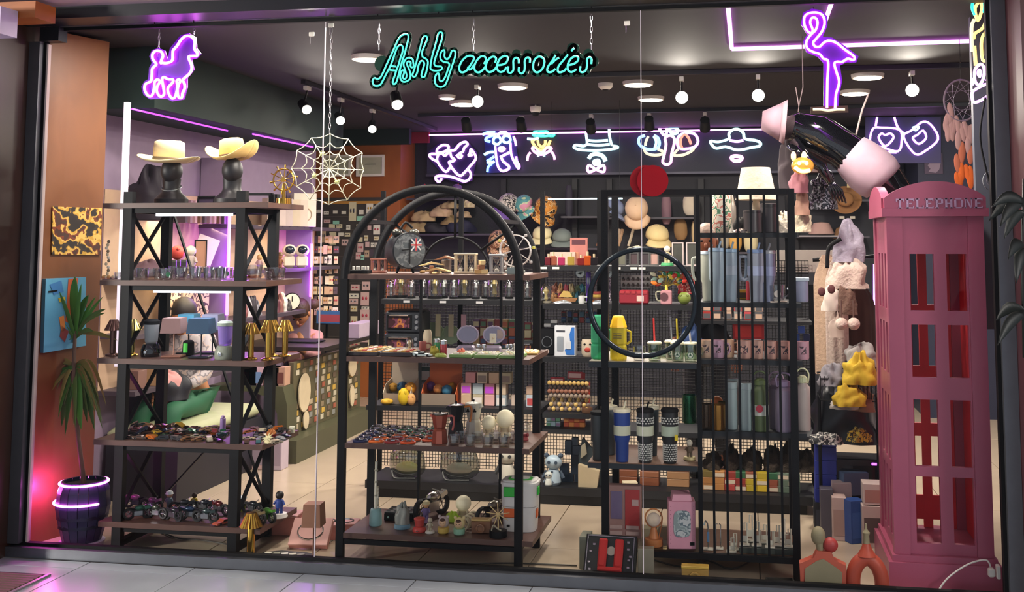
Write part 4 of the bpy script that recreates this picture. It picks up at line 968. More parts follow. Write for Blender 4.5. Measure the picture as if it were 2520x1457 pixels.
put('toy_car',f_car,(.10,M('#8a2a26',.4),None,2),at(445,5.68,z),'dark red toy truck behind the motorcycles','toy car',None,.4)
put('toy_figure',f_figure,(.12,M('#6a7a88',.5),M('#c89a80',.6),M('#e8eef0',.4),None),at(416,5.66,z),'toy rider figure in a white helmet behind the motorcycles','figure','toy figures on the lowest shelf')
put('toy_figure',f_figure,(.11,M('#a8b83a',.5),M('#c89a80',.6),M('#e8eef0',.4),None),at(598,5.66,z),'lime green toy figure with white cap by the right post','figure','toy figures on the lowest shelf')
put('toy_figure',f_figure,(.10,M('#c8b020',.5),M('#3a2a20',.6),None,None),at(478,5.72,z),'yellow-shirted toy figure at the back of the lowest shelf','figure','toy figures on the lowest shelf')
put('toy_figure',f_figure,(.155,M('#2f4a9a',.5),M('#1c1412',.5),None,M('#e4e0d8',.5)),at(687,5.58,z),'blue-shirted toy figure with round black hair, right end of lowest shelf','figure','toy figures on the lowest shelf')
# ---------------------------------------------------------------- floor in front / right of rack
put('table_lamp',f_goldlamp,(.235,.06,GOLD,CHR),at(616,5.345,.001),'gold fluted table lamp standing on the floor by the glass','lamp',None)
put('table_lamp',f_sqlamp,(.30,.10,M('#9a6a50',.6),M('#8a5a48',.4),.06),at(770,5.34,.001),'terracotta square-shaded lamp standing on the floor by the glass','lamp',None,.1)
o=T('tool_case','open black case with small cards lying on the floor by the glass','case',at(700,5.36,.001))
MB().prism([(-.14,-.05),(-.12,.02),(-.04,.06),(.10,.05),(.16,.02),(.16,-.02),(.1,-.05)],0,.028,'xy').build('case_body',M('#17181a',.5),o,False)
for i in range(5):MB().box((-.09+i*.045,.0,.0300),(.035,.028,.003),Matrix.Rotation(.2*i,3,'Z')).build('card',M(['#c8c4b4','#8a8a7a','#d8d4c8'][i%3],.5),o,False)
o=T('hair_straightener','black tapered hairdryer-like handle lying along the glass','tool',at(810,5.33,.003))
MB().tube([(-.06,0,.016),(.02,0,.015),(.1,-.01,.013)],[.010,.014,.013],10,False,0).build('handle',M('#1a1a1c',.5),o);MB().sph((.11,-.01,.013),(.022,.016,.013),10).build('head',M('#1a1a1c',.5),o)
pk=M('#c9877c',.5);pkl=M('#d8a49a',.45);glp=glass('#f0d8d4',.5,.25)
def f_lidbox(o,sx,sy,sz):
 MB().rbox((0,0,sz/2),(sx,sy,sz),.003).build('carton',pk,o,False);MB().rbox((0,0,sz+.005),(sx*1.02,sy*1.02,.01),.002).build('lid',pkl,o,False)
 m=MB();m.tube([(math.cos(2*PI*i/20)*sx*.33,math.sin(2*PI*i/20)*sy*.33,sz+.011)for i in range(20)],.005,5,True);m.build('ring_print',CHR,o)
for i,(px,y,zz,s,rz,lb)in enumerate(((705,5.85,.001,(.16,.14,.10),.1,'tall pink carton stack behind the brown floor lamp'),(800,5.80,.001,(.17,.15,.075),.2,'flat pink lidded carton at the arch rack foot'),(750,5.95,.001,(.16,.15,.07),.0,'pink lidded carton at the rear of the pink group'),(850,5.92,.001,(.14,.12,.05),.1,'pink carton half under the arch rack'))):
 put('gift_box',f_lidbox,s,at(px,y,zz),lb,'box','pink gift cartons on the floor',rz)
p=at(768,5.62,.055);o=put('gift_box',f_lidbox,(.21,.16,.035),p,'open pink display carton tilted toward the glass with oval window','box','pink gift cartons on the floor',.12,1,.75)
put('gift_box',f_lidbox,(.45,.2,.03),V(((XAa+XAb)/2,5.8,.001)),'long flat reddish carton lying under the arch rack','box',None)
# ---------------------------------------------------------------- plant in barrel
pc=at(201,5.44,.001)
o=T('barrel_planter','dark blue barrel planter wrapped with two glowing pink LED bands on white saucer','planter',pc)
bw=wood('#2a2a4a','#3c3a60',(12,12,1),.4);r=.125
MB().lathe([(.115,0),(.12,.02),(.108,.022)],24).build('saucer',M('#d8ccd8',.5),o)
n=16
for i in range(n):
 a0,a1=2*PI*i/n+.012,2*PI*(i+1)/n-.012
 pts=[];prof=[(.10,.023),(.125,.12),(.142,.21),(.135,.29),(.115,.345)]
 for k,(rr,zz)in enumerate(prof):pts+=[(math.cos(a0)*rr,math.sin(a0)*rr,zz),(math.cos(a1)*rr,math.sin(a1)*rr,zz),(math.cos(a1)*(rr-.012),math.sin(a1)*(rr-.012),zz),(math.cos(a0)*(rr-.012),math.sin(a0)*(rr-.012),zz)]
 fs=[]
 for k in range(4):
  b=k*4
  for e in range(4):fs.append((b+e,b+(e+1)%4,b+4+(e+1)%4,b+4+e))
 fs+=[(3,2,1,0),(16,17,18,19)]
 MB().add(pts,fs).build('stave',bw,o,False)
MB().cyl((0,0,.30),(0,0,.325),.105,n=20).build('soil',M('#2a1c20',.9),o)
for rr,zz,a,b in((.1185,.335,0,2*PI),(.1425,.235,PI*.75,2*PI*.93)):
 MB().tube([(math.cos(a+(b-a)*i/30)*(rr+.006),math.sin(a+(b-a)*i/30)*(rr+.006),zz)for i in range(31)],.006,8).build('led_band',NE((1.0,.12,.75),14),o)
for zz,rr in((.1,.121),(.15,.131)):MB().lathe([(rr,zz),(rr+.003,zz),(rr+.002,zz+.018),(rr,zz+.018)],24).build('hoop',M('#3a3c50',.4,.7),o)
pl_=T('potted_plant','tall bare-stemmed yucca with drooping long leaves rooted in the barrel planter','plant',(pc.x,pc.y,.326))
top=P(186,800,5.55);st=[V((0,0,0)),P(193,1080,5.47)-pl_.location,P(180,930,5.52)-pl_.location,top-pl_.location]
MB().tube(st,[.014,.012,.012,.009],8,False,0).build('stem',M('#6a5040',.8),pl_)
R.seed(3)
lg=[M('#4d8a2c',.45),M('#35681f',.45),M('#5f7a34',.5),M('#8a7a3a',.6)]
def leaf(base,tip,w_,droop,mat):
 base=V(base);tip=V(tip);d=tip-base;side=d.cross(V((0,0,1)))
 if side.length<1e-4:side=V((1,0,0))
 side=(side.normalized()+V((0,-.9,0))).normalized()if abs(d.z)>.1 else side.normalized()
 s2=V((1,0,0))if abs(d.z)>abs(d.x)else V((0,.3,1)).normalized()
 side=s2
 def fn(u,v):
  p=base+d*v;p.z+=droop*math.sin(PI*v)*1.0
  ww=w_*math.sin(PI*min(1,.12+v*.88))**.7*(1 if v<.99 else .1)
  return p+side*(u-.5)*ww+V((0,1,0))*abs(u-.5)*ww*-.5
 MB().sheet(fn,2,9,.001).build('leaf',mat,pl_,True)
def lpx(a,b,w_,dr,mi,yb=5.55,dy=0):
 w_*=1.6;leaf(P(*a,yb)-pl_.location,P(*b,yb+dy)-pl_.location,w_,dr,lg[mi])
for a,b,w_,mi in(((180,810),(100,700),.035,0),((183,800),(148,672),.04,0),((186,800),(185,680),.035,0),((190,805),(218,725),.03,1),((178,825),(125,750),.028,1),((188,815),(262,760),.02,2),((186,820),(290,838),.016,3),((190,815),(260,770),.014,2),((183,830),(110,865),.022,1),((190,830),(230,815),.02,2),((184,838),(165,860),.02,1)):
 lpx(a,b,w_,.02,mi,dy=R.uniform(-.1,.08))
for a,b,w_,dr,mi in(((182,900),(100,1010),.022,.07,1),((182,905),(128,1045),.026,.05,1),((183,905),(152,1050),.035,.04,1),((186,905),(172,1000),.03,.03,0),((188,905),(200,1058),.04,.03,0),((190,900),(233,1060),.034,.08,1),((190,897),(252,1040),.02,.1,2),((190,895),(262,1000),.018,.12,3),((182,900),(88,990),.016,.1,2),((184,903),(112,960),.02,.09,3),((188,900),(245,985),.026,.09,3),((182,905),(140,1000),.03,.05,2),((189,903),(215,1040),.03,.05,1),((186,905),(160,1075),.02,.03,1)):
 lpx(a,b,w_,dr,mi,dy=R.uniform(-.12,.04))
lamp('POINT','led_glow',pc+V((-.165,-.05,.30)),3.5,(1,.1,.75),.03)
def wallpt(px,py):
 A=V((-3.93,5.3,0));B=V((-3.72,6.02,0));n=V((B.y-A.y,-(B.x-A.x),0)).normalized()
 v=ray(px,py);o_=V((0,0,EYE));t=(A-o_).dot(n)/v.dot(n);return o_+v*t,n
def wallquad(name,lab,pts,mat,th,mats=None):
 ps=[wallpt(*p)[0]for p in pts];n=wallpt(*pts[0])[1]
 o=T(name,lab,'picture',ps[0]);m=MB();q=[p+n*.003 for p in ps]+[p+n*(.003+th)for p in ps]
 m.add(q,[(0,1,2,3),(7,6,5,4),(0,4,5,1),(1,5,6,2),(2,6,7,3),(3,7,4,0)]);m.build('canvas',mat,o,False,True)
 return o,ps,n
wallquad('wall_photo','unframed print of yellow and black mural figures on the wood wall',[(127,508),(248,512),(245,628),(125,626)],splotch(('#2a2420','#3a3028','#c89a3a','#e0b860','#7a3a20','#4a3028'),14),.006)
pa_,ps,n=wallquad('painting','light blue abstract face painting behind the plant',[(103,686),(202,682),(202,850),(97,868)],M('#5fa8c8',.6),.03)
def onw(pts,mat,name='paint_patch',off=.035):
 q=[wallpt(*p)[0]+n*off for p in pts];k=len(q)
 MB().add(q+[p+n*.0015 for p in q],[tuple(range(k)),tuple(range(2*k-1,k-1,-1))]+[(i,k+i,k+(i+1)%k,(i+1)%k)for i in range(k)]).build(name,mat,pa_,False,True)
onw([(158,686),(182,684),(172,760),(168,800),(150,790)],M('#d8622c',.6));onw([(112,700),(140,690),(146,718),(122,726)],M('#3f7fb8',.6));onw([(140,800),(158,815),(148,842),(136,828)],M('#8a3a34',.6),off=.0368)
onw([(132,734),(148,730),(150,740),(136,744)],M('#e0c83a',.6),'painted_eye',.0368);onw([(166,732),(176,731),(176,740),(166,741)],M('#e0c83a',.6),'painted_eye',.0368)
onw([(108,716),(130,713),(130,717),(108,720)],BLKM,'brush_mark',.0368);onw([(134,780),(146,776),(150,812),(140,818)],M('#e08a3a',.6),off=.0368)
for i in range(26):lpx((186,905),(98+i*6.3+R.uniform(-6,6),950+110*R.random()),.017,R.uniform(.03,.09),R.choice((1,2,2,3,0)),dy=R.uniform(-.14,.06))
for i in range(9):lpx((186,835),(110+i*18,725+R.uniform(-30,70)),.017,.02,R.choice((0,1)),dy=R.uniform(-.12,.06))
# ================================================================ ARCH RACK GOODS
z=AS[0]+E_
c=P(983,617,5.50);rr=.098
o=T('alarm_clock','large black twin-bell alarm clock with union flag on the dial','clock',(c.x+.02,5.54,z))
cz=c.z-z;rot=Matrix.Rotation(.75,3,'Z')
def rp(x,y,zz):q=rot@V((x,y,0));return V((q.x,q.y,zz))
f=V((0,-1,0));f=rot@f
MB().cyl(V((0,0,cz))+f*.05,V((0,0,cz))-f*.05,rr,n=36).build('case',M('#2c2e33',.4,.3),o)
fc=V((0,0,cz))+f*.0505
MB().cyl(fc,fc+f*.004,rr*.93,n=36).build('dial',splotch(('#3c4246','#565c60','#6c7274','#485054'),22),o)
sdir=rot@V((1,0,0))
def dial(pts,mat,name,off=.0052):
 MB().add([fc+f*off+sdir*a+V((0,0,b))for a,b in pts]+[fc+f*(off+.001)+sdir*a+V((0,0,b))for a,b in pts],[tuple(range(len(pts)-1,-1,-1)),tuple(range(len(pts),2*len(pts)))]).build(name,mat,o,False)
rd=M('#a8242c',.5);wt=M('#c8ccc8',.5);nb=M('#1c2a4a',.5)
dial([(.008,-.002),(.066,.002),(.060,.062),(.01,.066)],nb,'flag_blue')
for a,b in(((.008,.062),(.064,.004)),((.008,.0),(.062,.062))):
 d=V((b[0]-a[0],b[1]-a[1])).normalized()*.004;dial([(a[0]-d.y,a[1]+d.x),(b[0]-d.y,b[1]+d.x),(b[0]+d.y,b[1]-d.x),(a[0]+d.y,a[1]-d.x)],wt,'flag_diagonal',.0064)
dial([(.006,.024),(.068,.024),(.068,.038),(.006,.038)],wt,'flag_cross',.0076);dial([(.029,-.002),(.043,-.002),(.043,.066),(.029,.066)],wt,'flag_cross',.0076)
dial([(.006,.027),(.068,.027),(.068,.035),(.006,.035)],rd,'flag_cross',.0088);dial([(.032,-.002),(.040,-.002),(.040,.066),(.032,.066)],rd,'flag_cross',.0088)
dial([(-.004,-.07),(.002,-.07),(.002,.06),(-.004,.06)],BLKM,'clock_hand',.0100);dial([(-.05,.0),(.0,.004),(.0,.01),(-.05,.006)],BLKM,'clock_hand',.0112)
for sx in(-1,1):
 MB().sph((sx*.05*sdir.x,sx*.05*sdir.y,cz+rr*.98),(.03,.03,.022),12).build('bell',M('#4a4a44',.3,.7),o)
 MB().cyl((sx*.05*sdir.x,sx*.05*sdir.y,.0),(sx*.035*sdir.x,sx*.035*sdir.y,cz-rr*.85),.006,.01,8).build('leg',BLK,o)
MB().tube([(-.03*sdir.x,-.03*sdir.y,cz+rr+.02),(0,0,cz+rr+.055),(.04*sdir.x,.04*sdir.y,cz+rr+.025)],.007,8,False,4).build('handle',BLK,o)
o=T('domino_tray','black tray of white domino pieces at the left end of the arch rack top','tray',at(888,5.42,z))
MB().rbox((0,0,.009),(.10,.07,.018),.002).build('tray',BLKM,o)
for i in range(6):MB().rbox((-.037+.015*i,-.01+.012*(i%2),.0285),(.012,.006,.020),.001).build('domino',WHITE,o)
def f_hourglass(o,h,mat,n=1):
 w_=h*.55*n
 m=MB();m.rbox((0,0,.006),(w_,h*.42,.012),.002);m.build('base',mat,o);MB().rbox((0,0,h-.006),(w_,h*.42,.012),.002).build('top',mat,o)
 for i in range(n+1):
  x=-w_/2+.006+(w_-.012)*i/n;m=MB();m.b2(x-.004,x+.004,-h*.17,-h*.11,.0125,h-.0125);m.b2(x-.004,x+.004,h*.11,h*.17,.0125,h-.0125);m.build('post',mat,o,False)
 for i in range(n):
  x=(-w_/2+w_*(i+.5)/n);r=h*.14
  MB().lathe([(r*.8,.013),(r,h*.25),(r*.2,h*.5),(r,h*.75),(r*.8,h-.013)],12,(x,0,0)).build('glass_bulb',GL,o)
  MB().lathe([(r*.6,.0135),(r*.75,h*.2),(0,h*.32)],10,(x,0,0)).build('sand',M('#e8e0d0',.8),o)
put('hourglass',f_hourglass,(.11,M('#c8b898',.4),2),at(1146,5.48,z),'cream double hourglass in a square frame on the arch rack top','hourglass','hourglasses on the arch rack')
put('hourglass',f_hourglass,(.105,M('#9a9896',.4),1),at(1222,5.46,z),'grey single hourglass near the right arch post','hourglass','hourglasses on the arch rack',s=(1.3,1,1))
put('hourglass',f_hourglass,(.08,M('#9a5a48',.5),2),at(932,5.55,z),'small brown hourglass with two bulbs left of the alarm clock','hourglass','hourglasses on the arch rack')
tan=[M('#b8925a',.6),M('#d8bc84',.6),M('#8a5a38',.6),M('#5a4a40',.6),M('#c8c0b0',.5)]
R.seed(8)
for i,(px,y,w_,lb)in enumerate(((1075,5.42,.08,'lowest dark'),(1062,5.50,.07,'left'),(1098,5.55,.07,'right rear'),(1040,5.62,.06,'rear left'))):
 o=T('wooden_glider','small wooden toy glider with spread wings, %s of the glider pile'%lb,'toy plane',at(px,y,z),R.uniform(-.4,.4),'toy gliders on the arch rack top')
 h0=.012+.03*(i%3)
 MB().prism([(-w_,h0),(-w_*.5,h0+.01),(0,h0+.022),(w_*.6,h0+.012),(w_,h0+.002),(w_*.5,h0+.004),(0,h0+.01),(-w_*.5,h0+.002)],-.018,.018).build('wing',tan[i%4],o,False)
 MB().rbox((0,0,h0*.5),(.022,.07,h0),.003).build('body',tan[(i+1)%4],o)
for i,(px,zz,w_,c)in enumerate(((1180,0,.045,0),(1193,0,.035,1),(1184,.024,.035,2),(1186,.048,.028,1))):
 o=put('wooden_block',f_box,(w_,.035,.0235,tan[c]),at(px,5.46,z+zz),'small wooden puzzle block between the hourglasses, %s'%['lower left','lower right','middle','topmost'][i],'block','wooden puzzle blocks',.2*i)
fw=at(1268,5.62,z);c=P(1268,617,5.62)-fw
o=T('ferris_wheel','white wire ferris wheel ornament behind the right arch post','ornament',fw)
mw=M('#cfc8c4',.3,.4);rr=.085
MB().rbox((0,0,.008),(.1,.05,.016),.002).build('base',M('#8a9490',.4),o)
for y in(-.012,.012):MB().tube([(math.cos(2*PI*i/24)*rr,y,c.z+math.sin(2*PI*i/24)*rr)for i in range(24)],.003,5,True).build('rim',mw,o)
for i in range(8):
 a=2*PI*i/8+.2;MB().cyl((0,0,c.z),(math.cos(a)*rr*1.15,0,c.z+math.sin(a)*rr*1.15),.0026,n=5).build('spoke',mw,o)
 MB().rbox((math.cos(a)*rr*1.22,0,c.z+math.sin(a)*rr*1.22-.004),(.014,.016,.014),.002).build('gondola',mw if i%3 else M('#c8c050',.5),o)
for sx in(-1,1):MB().cyl((sx*.035,.016,.016),(0,.016,c.z),.004,n=6).build('support',mw,o)
put('toy_figure',f_figure,(.13,M('#5a4a42',.6),M('#c8a890',.6),M('#3a3028',.5),None),at(1240,5.72,z),'brown toy figure holding a stick beside the ferris wheel','figure')
put('grey_tin',f_box,(.055,.04,.035,M('#8f9a94',.3,.6)),at(1262,5.42,z),'grey metal tin at the right end of the arch rack top','tin')
z=AS[1]+E_
def f_tray(o,sx,sy,mat,pm,fr_,n=5,hh=.012):
 MB().rbox((0,0,hh/2),(sx,sy,hh),.002).build('board',fr_,o)
 MB().b2(-sx*.45,sx*.45,-sy*.43,sy*.43,hh+.0003,hh+.0023).build('inlay',mat,o,False)
 rr=random.Random(int(sx*1000)+n)
 for i in range(n*3):
  x=(-.4+.8*((i%n)+.5)/n)*sx;y=(-.28+.28*(i//n))*sy
  MB().rbox((x,y,hh+.0055),(sx*.12,sy*.14,.006),.001).build('card',pm[i%len(pm)],o)
cc=[M('#d8c9a0',.6),M('#c89a4a',.6),M('#a83a30',.6),M('#e8e0d0',.5),M('#8a6a3a',.6)]
put('bead_tray',f_tray,(.16,.16,M('#c8923a',.6),cc,M('#2a1c20',.5),5,.02),at(905,5.44,z),'dark tray of yellow wooden charms, left on the second arch shelf','tray','trays of small charms')
put('bead_tray',f_tray,(.17,.16,M('#b8904a',.6),[cc[3],cc[1],cc[2]],M('#2a1c20',.5),6,.02),at(985,5.44,z),'dark tray of red and cream charms in front of the ovens','tray','trays of small charms')
put('bead_tray',f_tray,(.16,.15,M('#d0c090',.6),cc[::-1],M('#2a1c20',.5),5,.012),at(930,5.64,z),'flat tray of yellow sticks at the back of the second arch shelf','tray','trays of small charms')
grn=M('#6a8a4a',.5)
for i,px in enumerate((1142,1202,1262)):
 put('puzzle_board',f_tray,(.118,.16,M('#e0dcc8',.6),[cc[3],M('#e8e4da',.5),cc[0],M('#c8cfae',.5)],grn,5,.016),at(px,5.43,z),'green-edged board of pale tiles, %s of three in front of the shell cases'%['leftmost','middle','rightmost'][i],'board','green-edged boards')
put('bead_tray',f_tray,(.10,.14,M('#e0d0a8',.6),[cc[0],cc[3]],M('#c8a460',.5),4,.012),at(1302,5.62,z),'small light wood tray at the right rear of the second arch shelf','tray','trays of small charms',.1)
def f_shell(o,w_):
 n=36;lv=M('#a79bb0',.35)
 def rim(i,k):a=2*PI*i/n;q=w_*(.94+.06*abs(math.cos(a*7)));return(math.cos(a)*q,k,math.sin(a)*q*.8)
 c0=w_*.78+.045
 m=MB();pts=[(a,b,c_+c0)for a,b,c_ in[rim(i,.03)for i in range(n)]]+[(a,b,c_+c0)for a,b,c_ in[rim(i,.042)for i in range(n)]]
 m.add(pts,[tuple(range(n)),tuple(range(2*n-1,n-1,-1))]+[(i,n+i,n+(i+1)%n,(i+1)%n)for i in range(n)]);m.build('lid',lv,o)
 m=MB();pts=[(a*.84,b,c_*.84+c0)for a,b,c_ in[rim(i,.0285)for i in range(n)]];m.add(pts+[(p[0],p[1]-.0015,p[2])for p in pts],[tuple(range(n)),tuple(range(2*n-1,n-1,-1))]+[(i,n+i,n+(i+1)%n,(i+1)%n)for i in range(n)]);m.build('mirror',M('#8f8692',.08,.9),o)
 MB().rbox((0,-.01,.02),(w_*1.5,w_*1.1,.04),.01).build('case',lv,o)
for px,t in((1148,'left'),(1213,'right')):put('vanity_case',f_shell,(.062,),at(px,5.62,z),'lilac shell-shaped mirror case with raised scalloped lid, the %s of two'%t,'mirror case','shell mirror cases',.08)
def f_shaker(o,h,mat):MB().lathe([(.014,0),(.015,h*.7),(.0145,h*.72)],12).build('glass_body',mat,o);MB().lathe([(.0155,h*.721),(.015,h*.95),(.008,h),(0,h)],12).build('cap',CHR,o)
for i,(px,y)in enumerate(((1177,5.52),(1191,5.52),(1249,5.53),(1258,5.55))):put('salt_shaker',f_shaker,(.055,GL),at(px,y,z+(.019 if 0 else 0)),'chrome-capped shaker, %s by the shell cases'%['first','second','third','last'][i],'shaker','salt shakers')
put('robot_toy',f_figure,(.07,M('#d8d4cc',.5),M('#e0dcd4',.5),None,None),at(1266,5.60,z),'white cat-like toy with dark eye near the right arch post','toy')
put('ceramic_jar',f_dome,(.07,.022,tan[1],M('#8a6a2a',.4)),at(1008,5.66,z),'small glass dome jar with yellow figurine in front of the lower oven','jar')
put('pepper_mill',f_shaker,(.06,M('#a8323a',.4)),at(1091,5.48,z),'red pepper mill on the second arch shelf','mill',s=1.3)
put('pepper_mill',f_shaker,(.06,M('#2a8a4a',.4)),at(1075,5.62,z),'green pepper mill beside the red one','mill',s=1.2)
put('toy_dino',f_crumple,(.05,.05,.045,M('#a89a30',.6),4,5),at(1070,5.46,z),'olive green lumpy toy beside the red mill','toy')
put('toy_dino',f_crumple,(.06,.04,.018,M('#9aa848',.6),5,4),at(1085,5.38,z),'lime green flat toy at the shelf edge','toy')
put('toy_car',f_car,(.10,M('#c8d8d4',.4),None,1),at(1040,5.39,z),'pale blue toy shark-shaped car at the front edge','toy car',None,3.2)
put('heart_toy',f_crumple,(.04,.04,.02,M('#d86a4a',.5),6,3),at(1134,5.40,z+.021),'orange-red little toy on the green-edged board','toy')
put('cat_print',f_card,(.035,.05,M('#d8d0bc',.5),M('#b8a890',.6),1,.5),at(1213,5.52,z+.112),'cream card with cat drawing stuck before the right shell case','card')
put('pink_jug',f_mug,(.02,.05,M('#b8645a',.5)),at(1040,5.66,z),'pink jug behind the charm trays','jug')
put('hanging_cover',f_bag,(.05,.11,M('#d8c8a8',.7),.02),at(1052,5.72,z),'cream floral bottle cover standing behind the trays','cover')
z=AS[2]+E_
bc=[('navy','#1c2858'),('orange','#d8641c'),('dark red','#8a1c20'),('orange-red','#d8501c'),('black','#1a1a1e'),('green','#2a6a4a'),('burnt orange','#c8581c'),('charcoal','#3a3a3c')]
def f_brace(o,mat):
 n=20;MB().tube([(math.cos(2*PI*i/n)*.036,math.sin(2*PI*i/n)*.024,.0065)for i in range(n)],.006,6,True).build('band',mat,o)
 MB().tube([(math.cos(2*PI*i/n)*.030,math.sin(2*PI*i/n)*.019,.0165)for i in range(11)],.0035,5).build('chain_link',CHR,o)
 MB().rbox((.004,-.008,.0165),(.024,.014,.007),.002).build('clasp',CHR,o)
rows=[(5.37,887,39,4,(0,1,2,3)),(5.45,897,40,5,(0,1,2,6,3)),(5.53,905,40,5,(0,4,6,7,6)),(5.61,915,38,5,(0,7,4,5,7)),(5.69,925,36,5,(4,0,5,7,2)),(5.77,930,36,5,(7,4,7,4,5))]
for j,(y,px0,dx,n,cs)in enumerate(rows):
 for i in range(n):
  c=bc[cs[i]];put('bracelet',f_brace,(M(c[1],.35),),at(px0+dx*i,y,z),'%s oval band bracelet with chrome links, row %s back, place %s'%(c[0],['one','two','three','four','five','six'][j],ORD[i]),'bracelet','oval band bracelets on the third arch shelf',.25)
cop=M('#b0604e',.28,.75)
put('moka_pot',f_moka,(.165,.046,cop,CHR,M('#a8504a',.4)),at(1082,5.42,z),'copper pink moka pot with chrome lid, front','moka pot','moka pots on the third arch shelf',-.2)
put('moka_pot',f_moka,(.19,.046,M('#1e2024',.3,.4),CHR,M('#c8722a',.4)),at(1122,5.58,z),'black moka pot with gold numeral and orange handle','moka pot','moka pots on the third arch shelf',.3)
put('moka_pot',f_moka,(.19,.048,M('#d8d4c4',.4),M('#d8d4c4',.4),M('#c8722a',.4)),at(1165,5.66,z),'white moka pot with black clover leaves','moka pot','moka pots on the third arch shelf',2.8)
MB
zz=z+.19*.72
mp=[o_ for o_ in bpy.data.objects if o_.get('label')=='white moka pot with black clover leaves'][0]
for dx in(-.02,.018):
 m=MB();m.m=mp.matrix_basis.inverted()
 c=V((mp.location.x+dx,mp.location.y-.0462,zz));
 for a in(0,2.1,4.2):m.cyl(c+V((math.sin(a)*.005,0,math.cos(a)*.005)),c+V((math.sin(a)*.005,-.0015,math.cos(a)*.005)),.0055,n=8)
 m.build('clover_mark',BLKM,mp)
for i,(px,y)in enumerate(((1118,5.38),(1157,5.38),(1200,5.38),(1240,5.39),(1135,5.47),(1175,5.47),(1218,5.47),(1254,5.48))):
 put('glass_tumbler',f_glasscup,(.032,.05,glass('#e0c8a0',.5,.15),0,None),at(px,y,z),'low clear glass with pale disc inside, %s row, %s from left'%('front' if i<4 else 'second',ORD[i%4]),'glass','low glasses on the third arch shelf')
ballm=M('#ece2c0',.5,0,'#f4e4b8',.08,0)
for px,y,h,t in((1203,5.62,.115,'smaller left'),(1243,5.64,.145,'larger right'),):put('bear_lamp',f_bowlbear,(h,M('#d9c8a4',.6),ballm),at(px,y,z),'cream ball lamp carried by a bear figure, the %s one'%t,'lamp','ball lamps on bears')
put('snow_globe',f_bowlbear,(.10,M('#8a2a30',.5),GL),at(1290,5.56,z),'clear snow globe on a red lacquered foot behind the right post','snow globe')
z=AS[3]+E_
o=T('toilet_brush','tall white and mint flute-like brush in a mint cup, left end of lowest arch shelf','brush holder',at(924,5.50,z))
MB().lathe([(.032,0),(.034,.01),(.032,.06),(.026,.085),(.018,.088),(.028,.08),(.028,.012),(0,.01)],16).build('cup',M('#9cc8c4',.4),o)
MB().tube([(0,0,.011),(-.002,0,.18),(.0,0,.33)],[.008,.007,.007],8).build('handle',M('#e0dcc8',.5),o)
MB().tube([(.012,0,.02),(.01,0,.20)],[.007,.006],8).build('side_tube',splotch(('#d8d0b8','#b0a080','#e8e4d4'),60),o)
for zz in(.28,.22,.15):MB().cyl((0,0,zz),(0,0,zz+.008),.0098,n=10).build('ring',M('#a8a490',.5),o)
o=T('backgammon_case','open black case with silver pieces behind the red pot','case',at(990,5.66,z));MB().rbox((0,0,.02),(.16,.14,.04),.003).build('lower_tray',BLK,o);MB().b2(-.078,.078,-.068,.068,.0405,.046).build('insert',M('#2a2c2e',.5),o,False)
for i in range(12):MB().rbox((-.06+.04*(i%4),-.045+.04*(i//4),.0490),(.022,.012,.005),.001).build('silver_piece',CHR,o)
MB().cyl((-.055,-.0705,.02),(-.055,-.074,.02),.006,n=10).build('lock',CHR,o)
put('toy_gorilla',f_crumple,(.07,.06,.105,M('#8a8c84',.45,.1),7,5),at(990,5.47,z+.022),'lumpy grey crouching figurine on a glassy blue base','figurine')
o=T('figurine_base','glassy blue round base under the grey figurine','base',at(990,5.47,z));MB().lathe([(.042,0),(.044,.006),(.04,.021),(0,.021)],16).build('disc',glass('#a8cfe0',.5,.2),o)
put('lidded_pot',f_blender,(.075,.036,M('#c2443c',.4),M('#b83e38',.45),M('#d0503f',.4)),at(1032,5.42,z),'small red lidded pot at the front of the lowest arch shelf','pot',s=(1,1,.95))
put('toy_figure',f_figure,(.085,M('#b0a68e',.35,.3),M('#b8ae96',.4),None,M('#c8c4b8',.3)),at(1058,5.40,z),'little silver-beige figurine right of the red pot','figure','small figures on the lowest arch shelf')
put('toy_figure',f_figure,(.12,M('#6a5a8a',.5),M('#d8a878',.5),M('#c8b888',.5),M('#8a6a8a',.5)),at(1048,5.60,z),'violet-scarved doll with yellow headscarf in front of the motorcycle wheel','figure','small figures on the lowest arch shelf')
def f_hood(o,m1,m2):
 MB().lathe([(.024,0),(.029,.006),(.03,.03),(0,.031)],18).build('cup',m2,o);MB().sph((0,.004,.055),(.029,.026,.031),16).build('hood',m1,o)
 MB().sph((0,-.014,.056),(.019,.013,.021),14).build('face',M('#d8b08a',.6),o);MB().sph((0,-.016,.069),(.015,.012,.009),10).build('hair',M('#4a2e22',.6),o)
 for s_ in(-1,1):MB().sph((s_*.007,-.0265,.056),.0022,6).build('eye',BLKM,o);MB().sph((s_*.022,.004,.082),.009,8).build('ear',m1,o)
put('doll_capsule',f_hood,(M('#b8a8a4',.5),M('#c8a850',.4)),at(1091,5.41,z),'bear doll in a clear round hood on a yellow cup','doll','hooded dolls')
put('doll_capsule',f_hood,(M('#d8c48c',.5),M('#8ab89a',.4)),at(1130,5.40,z),'bear doll in a cream hood on a mint cup','doll','hooded dolls')
for i in range(4):o=T('spring_ring','cream hoop of the coiled caterpillar toy, %s from the front'%ORD[i],'toy hoop',at(1140+i*8,5.46+i*.045,z+.006),.5,'hoops of the caterpillar toy');MB().tube([(math.cos(2*PI*k/16)*.028,0,.03+math.sin(2*PI*k/16)*.03)for k in range(16)],.006,6,True).build('hoop',M('#cfc3a0',.5),o)
put('green_frog',f_crumple,(.08,.05,.05,M('#a8c82a',.5),9,4),at(1115,5.64,z),'bright lime green toy lying behind the hooded dolls','toy')
